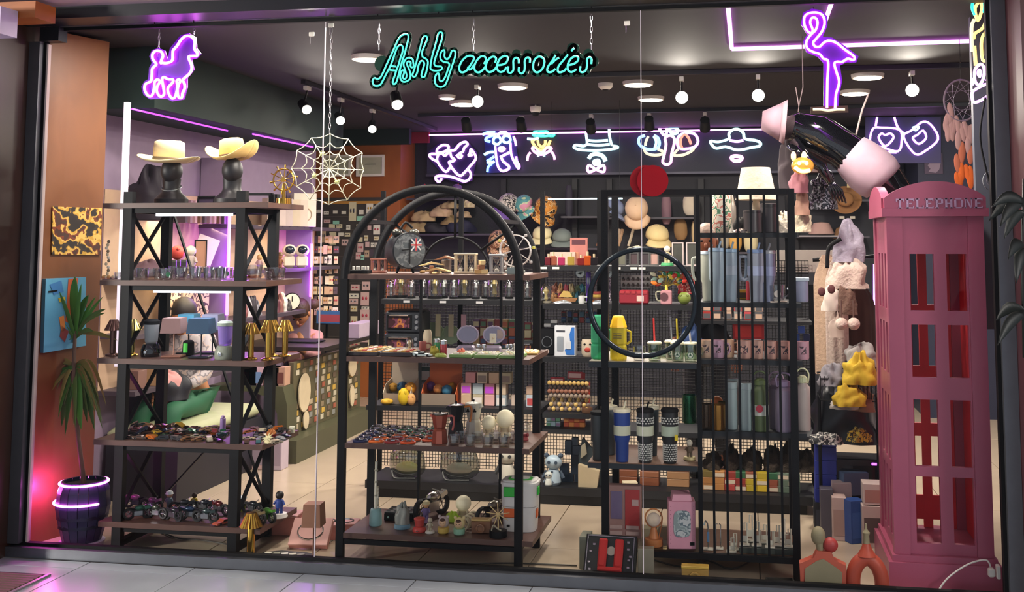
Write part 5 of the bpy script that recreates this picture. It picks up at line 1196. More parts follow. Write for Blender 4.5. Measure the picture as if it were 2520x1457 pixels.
put('bear_lamp',f_bowlbear,(.125,M('#d9c8a4',.6),ballm),at(1140,5.70,z),'cream ball lamp standing on the lowest arch shelf','lamp')
chb=M('#b8b6ae',.2,.9)
put('model_motorcycle',f_bike,(.28,chb,chb),at(1062,5.72,z),'large chrome model motorcycle with fat tyre, left on the lowest arch shelf','model motorcycle','chrome model motorcycles',1.15)
put('model_motorcycle',f_bike,(.24,M('#8a857a',.25,.9),chb),at(1212,5.66,z),'bronze-chrome model motorcycle behind the wooden camera','model motorcycle','chrome model motorcycles',1.0)
def f_camera(o,w_,h,d,m1,m2):
 MB().rbox((0,0,h*.42),(w_,d,h*.84),.003).build('body',m1,o);MB().rbox((0,0,h*.93),(w_*1.02,d*1.02,h*.14),.002).build('top_plate',m2,o)
 MB().lathe([(h*.32,0),(h*.32,.012),(h*.24,.013),(h*.22,.006),(0,.006)],20,(0,-d/2-.0125,h*.42),axis='y').build('lens',m1,o)
put('wooden_camera',f_camera,(.10,.07,.045,wood('#7a5038','#946848'),wood('#c8a460','#d8b878')),at(1185,5.46,z),'brown wooden toy camera on the lowest arch shelf','toy camera',None,.08)
o=T('windmill_ornament','straw and wire windmill ornament on a black round box','ornament',at(1226,5.395,z))
MB().cyl((0,0,0),(0,0,.032),.045,n=24).build('base',BLK,o);MB().cyl((0,0,.0325),(0,0,.11),.004,n=6).build('post',tan[1],o)
for i in range(9):a=2*PI*i/9+.2;MB().cyl((0,-.006,.112),(math.cos(a)*.062,-.012,.112+math.sin(a)*.055),.003,.002,5).build('vane',tan[1],o)
MB().tube([(-.03,-.02,.034),(-.02,-.02,.06),(.0,-.02,.045),(.02,-.02,.036)],.004,6,False,4).build('wire_loop',M('#b0a890',.4,.5),o)
o=T('lunch_box','two-tier white electric lunch box with green clips above and orange clips below','lunch box',at(1281,5.56,z))
wh=M('#dcdad6',.35);gc=M('#2fb53a',.4);oc=M('#e0662c',.4)
MB().sup((0,0),.092,.072,0,.124,t=.93).build('lower_box',wh,o);MB().sup((0,0),.096,.077,.1265,.236,t=.96).build('upper_box',wh,o);MB().sup((0,0),.1,.08,.2365,.248).sup((0,0),.09,.07,.2482,.257).build('lid',wh,o)
MB().sup((0,0),.064,.045,.2575,.2605,3).build('lid_ring',gc,o);MB().sup((0,0),.05,.032,.2608,.2625,3).build('lid_panel',wh,o)
MB().rbox((-.038,-.079,.203),(.072,.007,.05),.003).build('clip',gc,o);MB().rbox((.099,-.02,.205),(.007,.04,.045),.003).build('clip',gc,o)
MB().rbox((-.045,-.074,.095),(.06,.007,.045),.003).build('clip',oc,o);MB().rbox((.0925,-.02,.09),(.006,.036,.045),.003).build('clip',oc,o)
MB().rbox((-.05,-.0725,.03),(.016,.005,.012),.002).build('socket',BLKM,o)
# ================================================================ RING RACK GOODS
z=TS['l1']+E_
o=T('sports_bottle','tall mint green sports bottle with dark lid at the left edge of the ring shelf','bottle',at(1478,5.52,z))
gm_=glass('#5fd0a0',.4,.35);ym=glass('#e8d840',.4,.3)
def f_jug(o,r,h,mat,cap,band=None):
 MB().lathe([(r*.95,0),(r,.01),(r,h*.3),(r*.93,h*.34),(r,h*.38),(r,h*.74)],8).build('bottle_body',mat,o,False)
 MB().lathe([(r*1.04,h*.741),(r*1.0,h*.78),(r*.7,h*.97),(r*.6,h),(0,h)],8).build('cap',cap,o,False)
 MB().tube([(r,0,h*.68),(r+.02,0,h*.64),(r+.02,0,h*.42),(r,0,h*.36)],.006,6).build('handle',mat,o)
 if band is not None:
  for k in range(3):MB().b2(-r*.5,r*.5,-r*1.03,-r*.99,h*(.5+.05*k),h*(.52+.05*k)).build('lettering',band,o,False)
bpy.data.objects.remove(o)
put('sports_bottle',f_jug,(.042,.225,gm_,gm_),at(1474,5.52,z),'tall mint green sports bottle at the left edge of the ring shelf','bottle')
put('sports_bottle',f_jug,(.043,.225,ym,M('#f0b818',.35),M('#5a5028',.6)),at(1522,5.47,z),'tall yellow sports bottle with orange-yellow cap and printed lines','bottle')
grl=M('#2c5a42',.5)
def f_strawcup(o,r,h,straw,em=0):
 MB().lathe([(0,0),(r*.8,0),(r*.85,.006),(r,h),(r-.003,h),(r*.83,.01),(0,.008)],18).build('glass_body',GLg,o)
 MB().lathe([(r*1.04,h+.0005),(r*1.06,h+.006),(r*.9,h+.012),(0,h+.012)],18).build('lid',M('#e4dcb8',.4),o)
 MB().cyl((0,0,h+.0125),(-.004,0,h+.13 if em!=2 else h+.06),.0045,n=8).build('straw',straw,o)
 MB().tube([(r*.95,0,h*.85),(r+.02,0,h*.8),(r+.024,0,h*.45),(r*.9,0,h*.3)],.005,6,False,3).build('handle',GLg,o)
 MB().cyl((0,-r*.96,h*.42),(0,-r*1.04,h*.42),h*.19,n=20).build('emblem',M('#d8dcc8',.5),o)
 m=MB();c=(0,-r*1.045,h*.42);m.tube([(math.cos(2*PI*i/20)*h*.17,-r*1.05,h*.42+math.sin(2*PI*i/20)*h*.17)for i in range(20)],h*.02,5,True)
 m.sph((0,-r*1.05,h*.45),(h*.05,.002,h*.06),8);m.tube([(-h*.1,-r*1.05,h*.34),(-h*.05,-r*1.05,h*.42),(0,-r*1.05,h*.36),(h*.05,-r*1.05,h*.42),(h*.1,-r*1.05,h*.34)],h*.018,5);m.tube([(-h*.03,-r*1.05,h*.53),(0,-r*1.05,h*.56),(h*.03,-r*1.05,h*.53)],h*.016,5)
 m.build('mermaid_mark',grl,o)
put('glass_tumbler',f_glasscup,(.034,.072,None,-1,None),at(1573,5.47,z),'clear glass mug with handle on the left, next to the yellow bottle','glass')
for px,y,s,lb,e in((1611,5.47,M('#d8302a',.4),'lidded glass cup with a red straw and green round emblem',0),(1653,5.56,M('#8a9298',.3,.6),'lidded glass cup with a grey straw',0),(1668,5.47,M('#e0cc30',.4),'lidded glass cup with a yellow straw',1),(1700,5.46,M('#e8e4e0',.4),'lidded glass cup with short white straw, beside the middle post',2)):
 put('straw_cup',f_strawcup,(.036,.085,s,e),at(px,y,z),lb,'cup','lidded glass cups with straws')
put('flat_glass',f_mug,(.045,.03,GLg),at(1640,5.62,z),'low clear bowl behind the straw cups','bowl')
z=TS['l2']+E_
dotm=M('#d0d0c8',.5)
cream=M('#c9cdb4',.45)
def tmb(px,py,Y,zz,mat,band,lid,lb,straw=1,handle=0,pat=None,r=.043):
 h=P(px,py,Y).z-zz
 put('travel_tumbler',f_tumbler,(r,round(h,3),mat,band,lid,straw,handle,pat),at(px,Y,zz),lb,'tumbler','large travel tumblers')
tmb(1474,1012,5.48,z,M('#33383a',.45),None,BLKM,'plain dark grey tumbler, leftmost on the middle ring shelf',0)
tmb(1531,1005,5.46,z,M('#23408a',.35),cream,M('#e8e2c4',.4),'royal blue tumbler with cream label band and cream lid')
tmb(1588,1005,5.46,z,M('#25282a',.45),cream,BLKM,'black tumbler with pale dot rows, left of two',1,0,dotm)
tmb(1649,1005,5.46,z,M('#1c1e20',.45),M('#aebca8',.45),BLKM,'black tumbler with pale dot rows and yellow patch, right of two',0,0,dotm)
tmb(1500,998,5.63,z,M('#5a6468',.45),None,M('#e8e2c4',.4),'grey tumbler with cream lid behind the blue one')
tmb(1602,998,5.64,z,M('#2c3a40',.45),None,M('#e8e2c4',.4),'dark tumbler with white lid behind the dotted one')
put('yellow_patch',f_card,(.016,.03,M('#d8c020',.5)),at(1664,5.40,z+.15),'yellow sticker on the right dotted tumbler','sticker')
put('ceramic_figure',f_figure,(.11,M('#6a5a48',.5),M('#e0d8c4',.5),None,M('#d8c890',.5)),at(1697,5.55,z),'brown and white ceramic figure at the right end of the middle ring shelf','figure')
z=TS['l3']+E_
o=T('blister_pack','large red and grey blister pack standing at the left of the glass bottom shelf','pack',at(1538,5.62,z))
MB().rbox((0,0,.135),(.175,.05,.27),.004).build('carton',M('#a88078',.5),o);MB().b2(-.07,-.01,-.029,-.0255,.10,.24).build('blue_window',M('#7a6a8a',.3),o,False);MB().b2(.005,.08,-.029,-.0255,.05,.25).build('red_panel',M('#b83a3a',.4),o,False)
for k in range(4):MB().b2(-.075 if k%2 else .01,-.01 if k%2 else .075,-.0315,-.0295,.02+.03*(k//2),.038+.03*(k//2)).build('caption',M('#c8a8a0',.5),o,False)
MB().b2(.04,.075,-.0315,-.0295,.17,.20).build('caption',M('#c8a8a0',.5),o,False)
o=T('crystal_ball_lamp','glass ball in a wooden ring on a round wooden base','lamp',at(1609,5.50,z))
wd_=wood('#b0683a','#c8824a')
MB().lathe([(.045,0),(.047,.004),(.045,.035),(0,.036)],20).build('base',wd_,o);MB().lathe([(.026,.0365),(.014,.085),(.012,.09),(0,.09)],14).build('cone_stand',wd_,o)
MB().sph((0,0,.127),.035,20).build('glass_ball',glass('#f0e8dc',.9,.25),o);MB().tube([(math.cos(2*PI*i/28)*.043,0,.135+math.sin(2*PI*i/28)*.045)for i in range(28)],.004,6,True).build('ring',wd_,o)
MB().cyl((.043,0,.12),(.026,0,.0365),.003,n=6).build('strut',wd_,o)
o=T('gift_carton','tall pink gift carton with a silver rounded window','carton',at(1677,5.50,z),.15)
pnk=M('#d896a8',.5);MB().rbox((0,0,.118),(.135,.10,.236),.004).build('carton',pnk,o)
MB().prism([(-.05,.237),(.05,.237),(.044,.268),(-.044,.268)],-.051,.051,'xz').build('gable_top',M('#e0a0b0',.5),o,False)
q=[(math.copysign(abs(math.cos(a))**.5,math.cos(a))*.043,.125+math.copysign(abs(math.sin(a))**.5,math.sin(a))*.065)for a in[2*PI*i/32 for i in range(32)]]
MB().prism(q,-.0535,-.0505).build('window',splotch(('#8a9898','#a8b4b4','#6a7880','#c0c4c4'),25,.2),o,False)
MB().rbox((.05,-.052,.028),(.022,.003,.016),.001).build('cup_print',BLKM,o)
for k in range(10):
 for sx in(-1,1):MB().sph((sx*.058,-.0506,.03+.02*k),.002,4).build('dot_print',M('#a86a80',.5),o)
z=TS['r1']+E_
put('fabric_bottle_bag',f_bag,(.105,.215,splotch(('#d8ccb8','#b86a5a','#e0d8c8','#4a7a5a','#d8ccb8','#c8b8a0'),18),.035,.3),at(1775,5.60,z),'printed pale drawstring bag with green patch on the top grille shelf','bag')
put('penguin_plush',f_crumple,(.07,.05,.19,M('#e4e0d8',.8),5,3),at(1800,5.72,z),'white plush behind the printed bag','plush')
o=T('table_lamp','large string-shaded table lamp glowing cream and pink behind the grille','lamp',at(1862,5.68,z))
h0=P(1862,492,5.68).z-z;h1=P(1862,413,5.68).z-z
MB().lathe([(.108,h0),(.075,h1),(.073,h1),(.105,h0)],32).build('lamp_shade',M('#cfc0a8',.8,0,'#f0cfae',.12,.2,40,.3),o)
for i in range(60):
 pass
MB().lathe([(.03,0),(.032,.01),(.015,.02),(.045,.05),(.02,h0*.9),(.008,h0+.02)],16).build('lamp_base',M('#d8cdb4',.5),o)
put('black_jar',f_flask,(.045,.115,M('#3a3436',.4),M('#2a2628',.4)),at(1852,5.50,z),'dark rounded jar left of the lamp foot','jar','dark jars under the lamp')
put('black_jar',f_flask,(.045,.15,M('#3a3436',.4),M('#2a2628',.4)),at(1893,5.55,z),'dark rounded jar right of the lamp foot','jar','dark jars under the lamp')
put('white_plush',f_crumple,(.08,.06,.10,M('#d8ceb8',.9,0,None,0,.2,60,.8),8,9),at(1928,5.62,z),'shaggy cream plush at the right end of the top grille shelf','plush')
put('dog_plush',f_crumple,(.07,.05,.075,M('#2a2624',.8),11,4),at(1822,5.55,z),'black plush dog lying left of the dark jars','plush')
put('bracelet_dish',f_crumple,(.08,.05,.018,splotch(('#4a2830','#c8b8a8','#2a2024'),60),12,8),at(1822,5.47,z),'flat dish of dark beads on the top grille shelf','dish')
z=TS['r2']+E_
ib=M('#aebcc8',.3);lb2=M('#b4c8dc',.3)
ic=M('#b9c4ce',.35)
tmb(1745,618,5.56,z,M('#b8bcae',.35),None,M('#c8d8e4',.3),'pale sage tumbler with handle nearest the middle post',1,-1,None,.044)
tmb(1766,610,5.51,z,M('#a9bac4',.35),None,M('#b4d0e8',.3),'ice-blue tumbler, second from the middle post',1,0,None,.044)
tmb(1797,612,5.52,z,M('#9fb0bc',.35),M('#a8b4c0',.35),M('#a8c8e0',.3),'grey-blue tumbler with small black scribble and handle',1,1,None,.044)
tmb(1862,614,5.50,z,M('#a4abb8',.35),M('#b9c4e0',.35),M('#8aa4cc',.3),'grey-blue tumbler with pale band and handle on the left',1,-1,None,.044)
tmb(1888,616,5.54,z,M('#9aa4c0',.35),M('#a9b4d8',.35),M('#d0d4d8',.3),'lavender-blue tumbler behind the sixth bar',1,0,None,.044)
put('glass_mug',f_glasscup,(.038,.085,None,1,M('#d8d0c4',.4)),at(1913,5.52,z),'clear glass mug on the second grille shelf','mug')
put('paper_cup',f_mug,(.036,.105,M('#9aa0b8',.45),None,0),at(1972,5.56,z),'lavender-grey cup outside the right post','cup')
put('cup_lid',f_box,(.075,.07,.018,M('#c4d4dc',.35)),at(1972,5.56,z+.106),'pale blue lid on the lavender-grey cup','lid')
put('red_flask',f_flask,(.025,.10,M('#b03038',.4),M('#b03038',.4)),at(1848,5.72,z),'small red flask peeking out behind the tumblers','flask')
put('yellow_box',f_box,(.06,.03,.05,M('#c8a830',.5),M('#4a3a18',.5)),at(1832,5.76,z),'yellow printed box behind the second grille shelf tumblers','box')
for i,(px,w_)in enumerate(((1905,.04),(1925,.05))):put('open_book',f_box,(w_,.04,.006,M('#d8c8b8',.6)),at(px,5.46+.05*i,z),'thin pale booklet on the second grille shelf, %s'%['left','right'][i],'booklet')
z=TS['r3']+E_
mg=[(1737,'#c8a890',-1),(1766,'#c8a0b4',1),(1791,'#d8b494',1),(1832,'#d8a898',0),(1863,'#dcae9a',0),(1897,'#dca898',1),(1930,'#e0a898',0),(1975,'#c89aa4',0)]
for i,(px,c,hd)in enumerate(mg):
 put('printed_mug',f_mug,(.033 if i!=3 else .036,.089,M(c,.35),splotch((c,'#4a3a40',c,'#8a5a60'),26),hd),at(px,5.52+.04*(i==2),z),'pale pink printed mug, %s from the middle post'%ORD[i],'mug','printed mugs on the third grille shelf')
put('folded_box',f_box,(.05,.03,.075,M('#a89aa0',.6)),at(1862,5.76,z+.0),'lilac-grey carton standing behind the printed mugs','carton')
z=TS['r4']+E_
gb=M('#a87838',.25,.8);gb2=M('#8a7a3a',.25,.8)
put('brass_cup',f_mug,(.036,.125,M('#5a4a3c',.25,.8),None,0),at(1738,5.50,z),'dark bronze metal cup by the middle post','cup','metal cups on the fourth grille shelf')
put('brass_cup',f_mug,(.038,.125,gb,None,0),at(1768,5.485,z),'gold metal cup, second from the middle post','cup','metal cups on the fourth grille shelf')
put('brass_cup',f_mug,(.034,.12,gb2,None,0),at(1783,5.62,z),'olive gold metal cup behind the blue flask','cup','metal cups on the fourth grille shelf')
put('brass_cup',f_mug,(.036,.145,M('#2f6a48',.25,.8),None,0),at(1697,5.66,z),'dark green metal cup left of the middle post','cup','metal cups on the fourth grille shelf')
put('orange_ball',f_bowlbear,(.09,M('#8a5a28',.5),M('#d8702a',.5)),at(1765,5.68,z+.05),'orange ball in a cup behind the gold metal cup','ball')
z4=z
for px,y in((1801,5.52),(1836,5.50)):put('steel_flask',f_flask,(.031,.235,M('#9fb0b0',.35),M('#a8b8b8',.35)),at(px,y,z),'slim pale blue-grey flask, %s of the pair'%('left' if px<1820 else 'right'),'flask','pale blue flasks')
put('steel_flask',f_flask,(.03,.235,M('#9fb0b0',.35),M('#a8b8b8',.35)),at(1805,5.66,z),'slim pale blue-grey flask behind the pair','flask','pale blue flasks')
put('water_bottle',f_bottle,(.041,.26,M('#5a6844',.4),M('#6a7a4a',.4),2,M('#c8ccc0',.5),M('#a8283a',.5)),at(1872,5.49,z),'olive green water bottle with carry loop, white label and red badge','bottle','loop-handled water bottles')
put('water_bottle',f_bottle,(.041,.25,M('#8f7f8e',.4),M('#c8a8bc',.4),2),at(1912,5.58,z),'dusty pink water bottle with carry loop half hidden behind the lilac one','bottle','loop-handled water bottles')
put('water_bottle',f_bottle,(.045,.255,M('#97889e',.4),M('#b49cc0',.4),2),at(1931,5.495,z),'lilac water bottle with large carry loop inside the right post','bottle','loop-handled water bottles')
put('water_bottle',f_bottle,(.037,.27,M('#b4a8a0',.4),M('#d8dcb0',.4),2),at(1977,5.55,z),'pale grey water bottle with pale yellow loop lid outside the right post','bottle','loop-handled water bottles')
z=TS['r5']+E_
R.seed(12)
wh2=M('#dcd8c4',.45)
def f_hook(o,h,t):
 MB().rbox((0,0,.004),(.05,.04,.008),.002).build('base',wh2,o)
 if t==0:MB().tube([(0,0,.008),(0,0,h*.8),(-.012,0,h),(-.02,0,h*.85)],.004,6,False,3).build('hook',M('#c0ccc8',.2,.8),o);MB().rbox((0,-.004,h*.45),(.012,.01,.05),.002).build('handle',M('#5a86b0',.4),o)
 elif t==1:
  for k in(-1,1):MB().tube([(k*.012,0,.008),(k*.012,0,h),(k*.004,0,h*1.03)],.003,6).build('prong',CHR,o)
 else:
  MB().tube([(-.014,0,.008),(-.014,0,h*.7),(0,0,h*.7),(0,0,h),(.014,0,h),(.014,0,.008)],.0035,6).build('cutout',wh2,o)
  MB().box((0,0,h*.3),(.028,.004,h*.25)).build('panel',wh2,o)
for i,(px,y,h,t)in enumerate(((1743,5.50,.14,0),(1768,5.52,.12,1),(1800,5.48,.07,2),(1806,5.52,.08,2),(1832,5.50,.11,2),(1845,5.58,.13,2),(1862,5.50,.12,2),(1880,5.56,.09,2),(1895,5.48,.08,2),(1912,5.52,.1,2),(1925,5.58,.12,2),(1940,5.50,.09,2))):
 put('cream_ornament',f_hook,(h,t),at(px,y,z+(.03 if i>3 else 0)),'%s behind the grille, %s from the left'%(['metal hook tool with blue grip','two-pronged chrome tool','cream cut-out word ornament'][t],ORD[i]),'ornament',['hook tools','hook tools','cream cut-out ornaments'][t])
put('display_plinth',f_box,(.27,.13,.029,M('#3f443c',.4)),at(1887,5.53,z),'dark glassy plinth under the cream cut-out ornaments','plinth')
o=T('gift_case','open black gift case with red velvet loops and silver trim, tilted by the glass','case',at(1505,5.35,.094),-.05,rx=1.05)
MB().rbox((0,0,.025),(.255,.20,.05),.004).build('case_body',M('#1a1c1c',.3),o)
m=MB();e=.118;f=.092
for(a,b,c,d)in((-e,e,-f,-f+.004),(-e,e,f-.004,f),(-e,-e+.004,-f,f),(e-.004,e,-f,f)):m.b2(a,b,c,d,.0505,.0565)
m.build('silver_trim',M('#b0b2b4',.2,.9),o,False)
MB().b2(-e+.008,e-.008,-f+.006,f-.006,.0505,.0525).build('black_liner',M('#101012',.5),o,False)
rv=M('#b8201e',.7)
for x in(-.035,.045):MB().rbox((x,.008,.065),(.042,.135,.024),.008).build('velvet_roll',rv,o)
MB().rbox((.005,-.068,.065),(.12,.022,.022),.006).build('velvet_roll',rv,o)
MB().cyl((.005,.02,.053),(.005,.02,.0585),.022,n=16).build('watch_dial',M('#b0a898',.3,.5),o)
R.seed(4)
for i in range(9):MB().rbox((R.choice((-.09,.095))+R.uniform(-.012,.012),-.07+.017*i,.0560),(.014,.010,.006),.001).build('silver_piece',CHR,o)
put('case_sleeve',f_box,(.05,.12,.16,M('#7a7c6c',.5)),at(1442,5.52,.001),'grey-green card sleeve behind the left side of the black gift case','sleeve')
put('case_sleeve',f_box,(.08,.05,.15,M('#8a826e',.5)),at(1590,5.36,.001),'beige card sleeve behind the right side of the black gift case','sleeve',None,.1)
put('wooden_camera',f_camera,(.13,.085,.05,wood('#a8843e','#c09a52'),M('#d8b04c',.4)),at(1711,5.335,.001),'yellow-topped wooden toy camera on the floor by the glass','toy camera',None,.03)
o=T('black_tray','small open black tray with white tissue on the floor by the right post','tray',at(1921,5.30,.001),.1)
MB().rbox((0,0,.01),(.13,.085,.02),.002).build('tray_base',M('#26241f',.5),o)
for s_ in(-1,1):MB().box((s_*.0625,0,.0325),(.006,.085,.025)).build('side',M('#26241f',.5),o);MB().box((0,s_*.0395,.0325),(.118,.006,.025)).build('side',M('#26241f',.5),o)
for i in range(4):MB().sph((-.035+.022*i,-.005,.027),(.022,.022,.007),8,Matrix.Rotation(.5,3,'Z')).build('tissue',M('#d8ccb0',.7),o)
def rp_(pts):return pts
o=T('sculptural_vase','grey and coral vase shaped like two heads over shoulders, by the glass','vase',at(2027,5.28,.001))
gcl=M('#8f8668',.6);rcl=M('#c05a44',.5)
MB().prism([(-.105,0),(-.11,.14),(-.045,.17),(-.03,.2),(.035,.2),(.05,.165),(.105,.14),(.1,0)],-.028,.028).build('coral_body',rcl,o,False)
MB().prism([(-.09,0),(-.085,.12),(-.03,.158),(0,.168),(.06,.13),(.085,.11),(.08,0)],-.034,-.0285).build('grey_front',gcl,o,False)
MB().sph((-.02,0,.265),(.034,.03,.045),16).build('grey_head',gcl,o);MB().cyl((-.012,0,.19),(-.016,0,.235),.015,.02,12).build('grey_neck',gcl,o);MB().sph((.035,-.002,.226),(.036,.03,.035),16).build('coral_head',M('#a83a38',.5),o)
o=T('arch_vase','coral red two-legged vase with a narrow beige neck, by the pink booth','vase',at(2135,5.28,.001))
MB().tube([(-.062,0,.002),(-.064,0,.08),(-.045,0,.14),(0,0,.172),(.045,0,.14),(.066,0,.08),(.066,0,.002)],.034,14,False,5).build('arch_body',M('#b04832',.5),o)
MB().lathe([(.045,.185),(.026,.215),(.017,.24)],14).build('shoulder',M('#b04832',.5),o);MB().lathe([(.016,.2405),(.014,.275),(.018,.29),(.006,.305),(.004,.33)],12).build('neck',gcl,o)
# ================================================================ GONDOLA GOODS
z=GS['t1']+E_
gold2=M('#8a7a4a',.35,.6);sil=M('#8f9090',.3,.7);R.seed(6)
for i,px in enumerate((962,986,1012,1041,1070,1092,1116,1143,1171,1195,1217,1253,1298)):
 big=px in(986,1070,1143,1217)
 put('trophy_figure' if not big else 'bell_jar_figure',f_dome,(.165 if big else .125,.045 if big else .026,gold2 if big else sil,BLKM),at(px,6.85+.08*(i%2),z),'%s on the labelled gondola shelf, %s from the left'%('large bronze figure under a clear dome' if big else 'small silver figure on black foot',ORD[i]),'figure','figures on the labelled gondola shelf')
z=GS['u1']+E_
def f_oven(o,w_,h,d):
 MB().rbox((0,0,h/2),(w_,d,h),.012).build('body',M('#33363a',.35,.4),o)
 MB().rbox((-w_*.1,-d/2-.002,h*.5),(w_*.68,.008,h*.66),.004).build('door_frame',BLKM,o)
 MB().b2(-w_*.4,w_*.18,-d/2-.0085,-d/2-.0062,h*.25,h*.7).build('window',splotch(('#5a2a2c','#a86a3a','#6a3a4a','#3a2024'),14,.2),o,False)
 MB().cyl((-w_*.36,-d/2-.02,h*.8),(w_*.16,-d/2-.02,h*.8),.005,n=8).build('handle',CHR,o)
 for k in range(3):MB().cyl((w_*.37,-d/2-.0005,h*(.25+.25*k)),(w_*.37,-d/2-.012,h*(.25+.25*k)),.011,n=12).build('knob',M('#8a8c90',.3,.6),o)
put('mini_oven',f_oven,(.25,.145,.2),at(1002,6.86,z),'lower black mini oven with rounded corners','oven','stacked mini ovens');put('mini_oven',f_oven,(.25,.145,.2),at(1004,6.86,z+.146),'upper black mini oven showing a reddish window','oven','stacked mini ovens')
pkr=[M(c,.5)for c in('#8a3a34','#a8583a','#7a2a30','#b08a5a','#4a5a7a','#c8b890','#5a7a5a','#6a4a6a')]
def packs(x0,x1,pyz,n,rows,w_,h,Y,lb,grp,gap=.002,mats=pkr,cat='packet',name='packet',d=.03):
 for j in range(rows):
  for i in range(n):
   px=x0+(x1-x0)*(i+.5)/n
   put(name,f_box,(w_,d,h,mats[(i*3+j*5)%len(mats)],mats[(i+j+2)%len(mats)]),at(px,Y,pyz+j*(h+gap)),'%s, row %s up, %s from the left'%(lb,['one','two','three','four','five','six'][j],ORD[i]),cat,grp)
z0=GS['u1']+E_
packs(1165,1270,z0+.0,6,4,.042,.055,7.03,'small red-brown packet behind the shell cases','red packets on the upper gondola',d=.05)
packs(1274,1326,z0,3,4,.045,.05,7.03,'small patterned packet by the rear arch post','patterned packets')
for i,px in enumerate((1078,1110,1141)):put('watch_strap_card',f_card,(.035,.15,M(['#c8b890','#b0a080','#c89aa0'][i],.6),None),at(px,6.95,z0+.26),'upright woven strap hanging on the upper gondola, %s of three'%['left','middle','right'][i],'strap','woven straps')
for i,px in enumerate((1065,1110)):put('green_plate',f_mug,(.085-.02*i,.012,M('#8a9a78',.4),None,0),at(px,7.0,z0+.12),'sage round plate stood up behind the mills, %s'%['larger','smaller'][i],'plate',None,0,1,PI/2)
put('black_radio',f_oven,(.16,.10,.1),at(1300,6.9,z0),'black radio with two round white knobs behind the right arch post','radio')
z=GS['m1']+E_
def f_pdq(o,w_,h,d,mat):
 MB().b2(-w_/2,w_/2,-d/2,-d/2+.004,0,h*.45).build('front_panel',M('#8a7a6a',.6),o,False)
 for s_ in(-1,1):MB().prism([(-d/2,0),(d/2,0),(d/2,h*1.0),(-d/2+.05,h*.8),(-d/2,h*.45)],s_*w_/2-.004 if s_>0 else-w_/2,s_*w_/2 if s_>0 else-w_/2+.004,'yz').build('side_panel',mat,o,False)
 MB().b2(-w_/2+.0045,w_/2-.0045,d/2-.006,d/2-.001,0,h*1.75).build('back_panel',mat,o,False)
org=M('#c8602a',.5)
put('counter_display',f_pdq,(.235,.16,.18,org),at(1088,6.88,z),'orange open cardboard display box of coloured balls','display box','open display boxes')
put('counter_display',f_pdq,(.19,.15,.18,M('#c8b8a0',.5)),at(986,6.88,z),'white open cardboard display box with yellow balls','display box','open display boxes')
def f_ball(o,r,m_):MB().sph((0,0,r),(r,r,r),14).build('ball',m_,o);MB().sph((r*.5,-r*.7,r*1.5),r*.25,6).build('ear',m_,o);MB().sph((-r*.5,-r*.7,r*1.5),r*.25,6).build('ear',m_,o)
for i,(px,y,zz,r,c,lb)in enumerate(((968,6.92,.06,.03,'#c8922a','amber squeeze ball at the left of the white display box'),(990,6.93,.055,.037,'#2a5a7a','blue squeeze ball in the white display box'),(1010,6.86,.055,.04,'#d8982a','large amber squeeze ball in the white display box'),(1060,6.93,.07,.032,'#6a3a7a','violet squeeze ball in the orange display box'),(1078,6.87,.06,.033,'#d88a4a','peach squeeze ball in the orange display box'),(1100,6.87,.05,.036,'#3a7a9a','sky blue squeeze ball in the orange display box'),(1112,6.95,.06,.034,'#c88a2a','dark yellow squeeze ball in the orange display box'),(1088,6.95,.02,.034,'#2a4a5a','navy squeeze ball deep in the orange display box'))):
 put('squeeze_ball',f_ball,(r,M(c,.6)),at(px,y,z+zz),lb,'ball','squeeze balls in the display boxes')
put('squeeze_dog',f_ball,(.033,M('#d8a82a',.6)),at(952,6.76,z),'yellow squeeze animal lying in front of the white display box','toy',s=(1.3,1,.6));put('squeeze_dog',f_ball,(.038,M('#d8b81a',.6)),at(993,6.745,z),'bright yellow squeeze animal standing in front of the white display box','toy',s=(1,.8,1.5));put('squeeze_dog',f_ball,(.03,M('#d8a060',.6)),at(1012,6.75,z),'peach squeeze animal in front of the white display box','toy',s=(1,.8,1.3))
cm2=[M(c,.5)for c in('#c8a88a','#b8ac8c','#cfa09a','#a8b4b8','#c88a8a','#c8b49a')]
for j,(n,x0,x1)in enumerate(((4,1136,1250),(4,1136,1250),(4,1146,1262))):
 for i in range(n):
  px=x0+(x1-x0)*(i+.5)/n
  put('mug_carton',f_box,(.066,.075,.07,cm2[(i+2*j)%6],M(['#8a7a70','#b84ac8','#e0d8d0','#3a3a3a'][(i*2+j)%4],.5)if(i+j)%2 else None),at(px,6.86,z+j*.0715),'small pastel mug carton, tier %s up, %s from the left'%(['one','two','three'][j],ORD[i]),'carton','stacked pastel mug cartons')
put('mug_carton',f_box,(.075,.075,.075,M('#b8c4cc',.5),M('#b84a4a',.5)),at(1312,6.86,z),'white carton with a red and blue house print right of the arch post','carton');put('mug_carton',f_box,(.075,.075,.055,M('#b89a84',.5)),at(1312,6.86,z+.0765),'tan carton on top of the house-print carton','carton')
put('mug_carton',f_box,(.05,.06,.07,M('#c8b4a4',.5)),at(1270,6.88,z),'pale carton behind the right arch post','carton')
for i in range(5):put('green_booklet',f_box,(.07,.01,.10,M('#2a4640',.5),M('#b8bcb8',.5)),at(975+i*24,7.05,z+.115),'dark green package with white label behind the display boxes, %s from the left'%ORD[i],'package','dark green packages')
z=GS['base']+E_
def f_clearbag(o,w_,h,inner):
 f_bag(o,w_,h,glass('#c8ccc8',.6,.15),.05,.5)
 MB().sph((0,0,h*.32),(w_*.34,.035,h*.22),12).build('contents',inner,o)
 MB().tube([(-w_*.4,-.03,h*.25),(-w_*.3,-.05,h*.03),(0,-.052,0.004),(w_*.3,-.05,h*.03)],.004,5,False,3).build('cord',M('#7a7c78',.5),o)
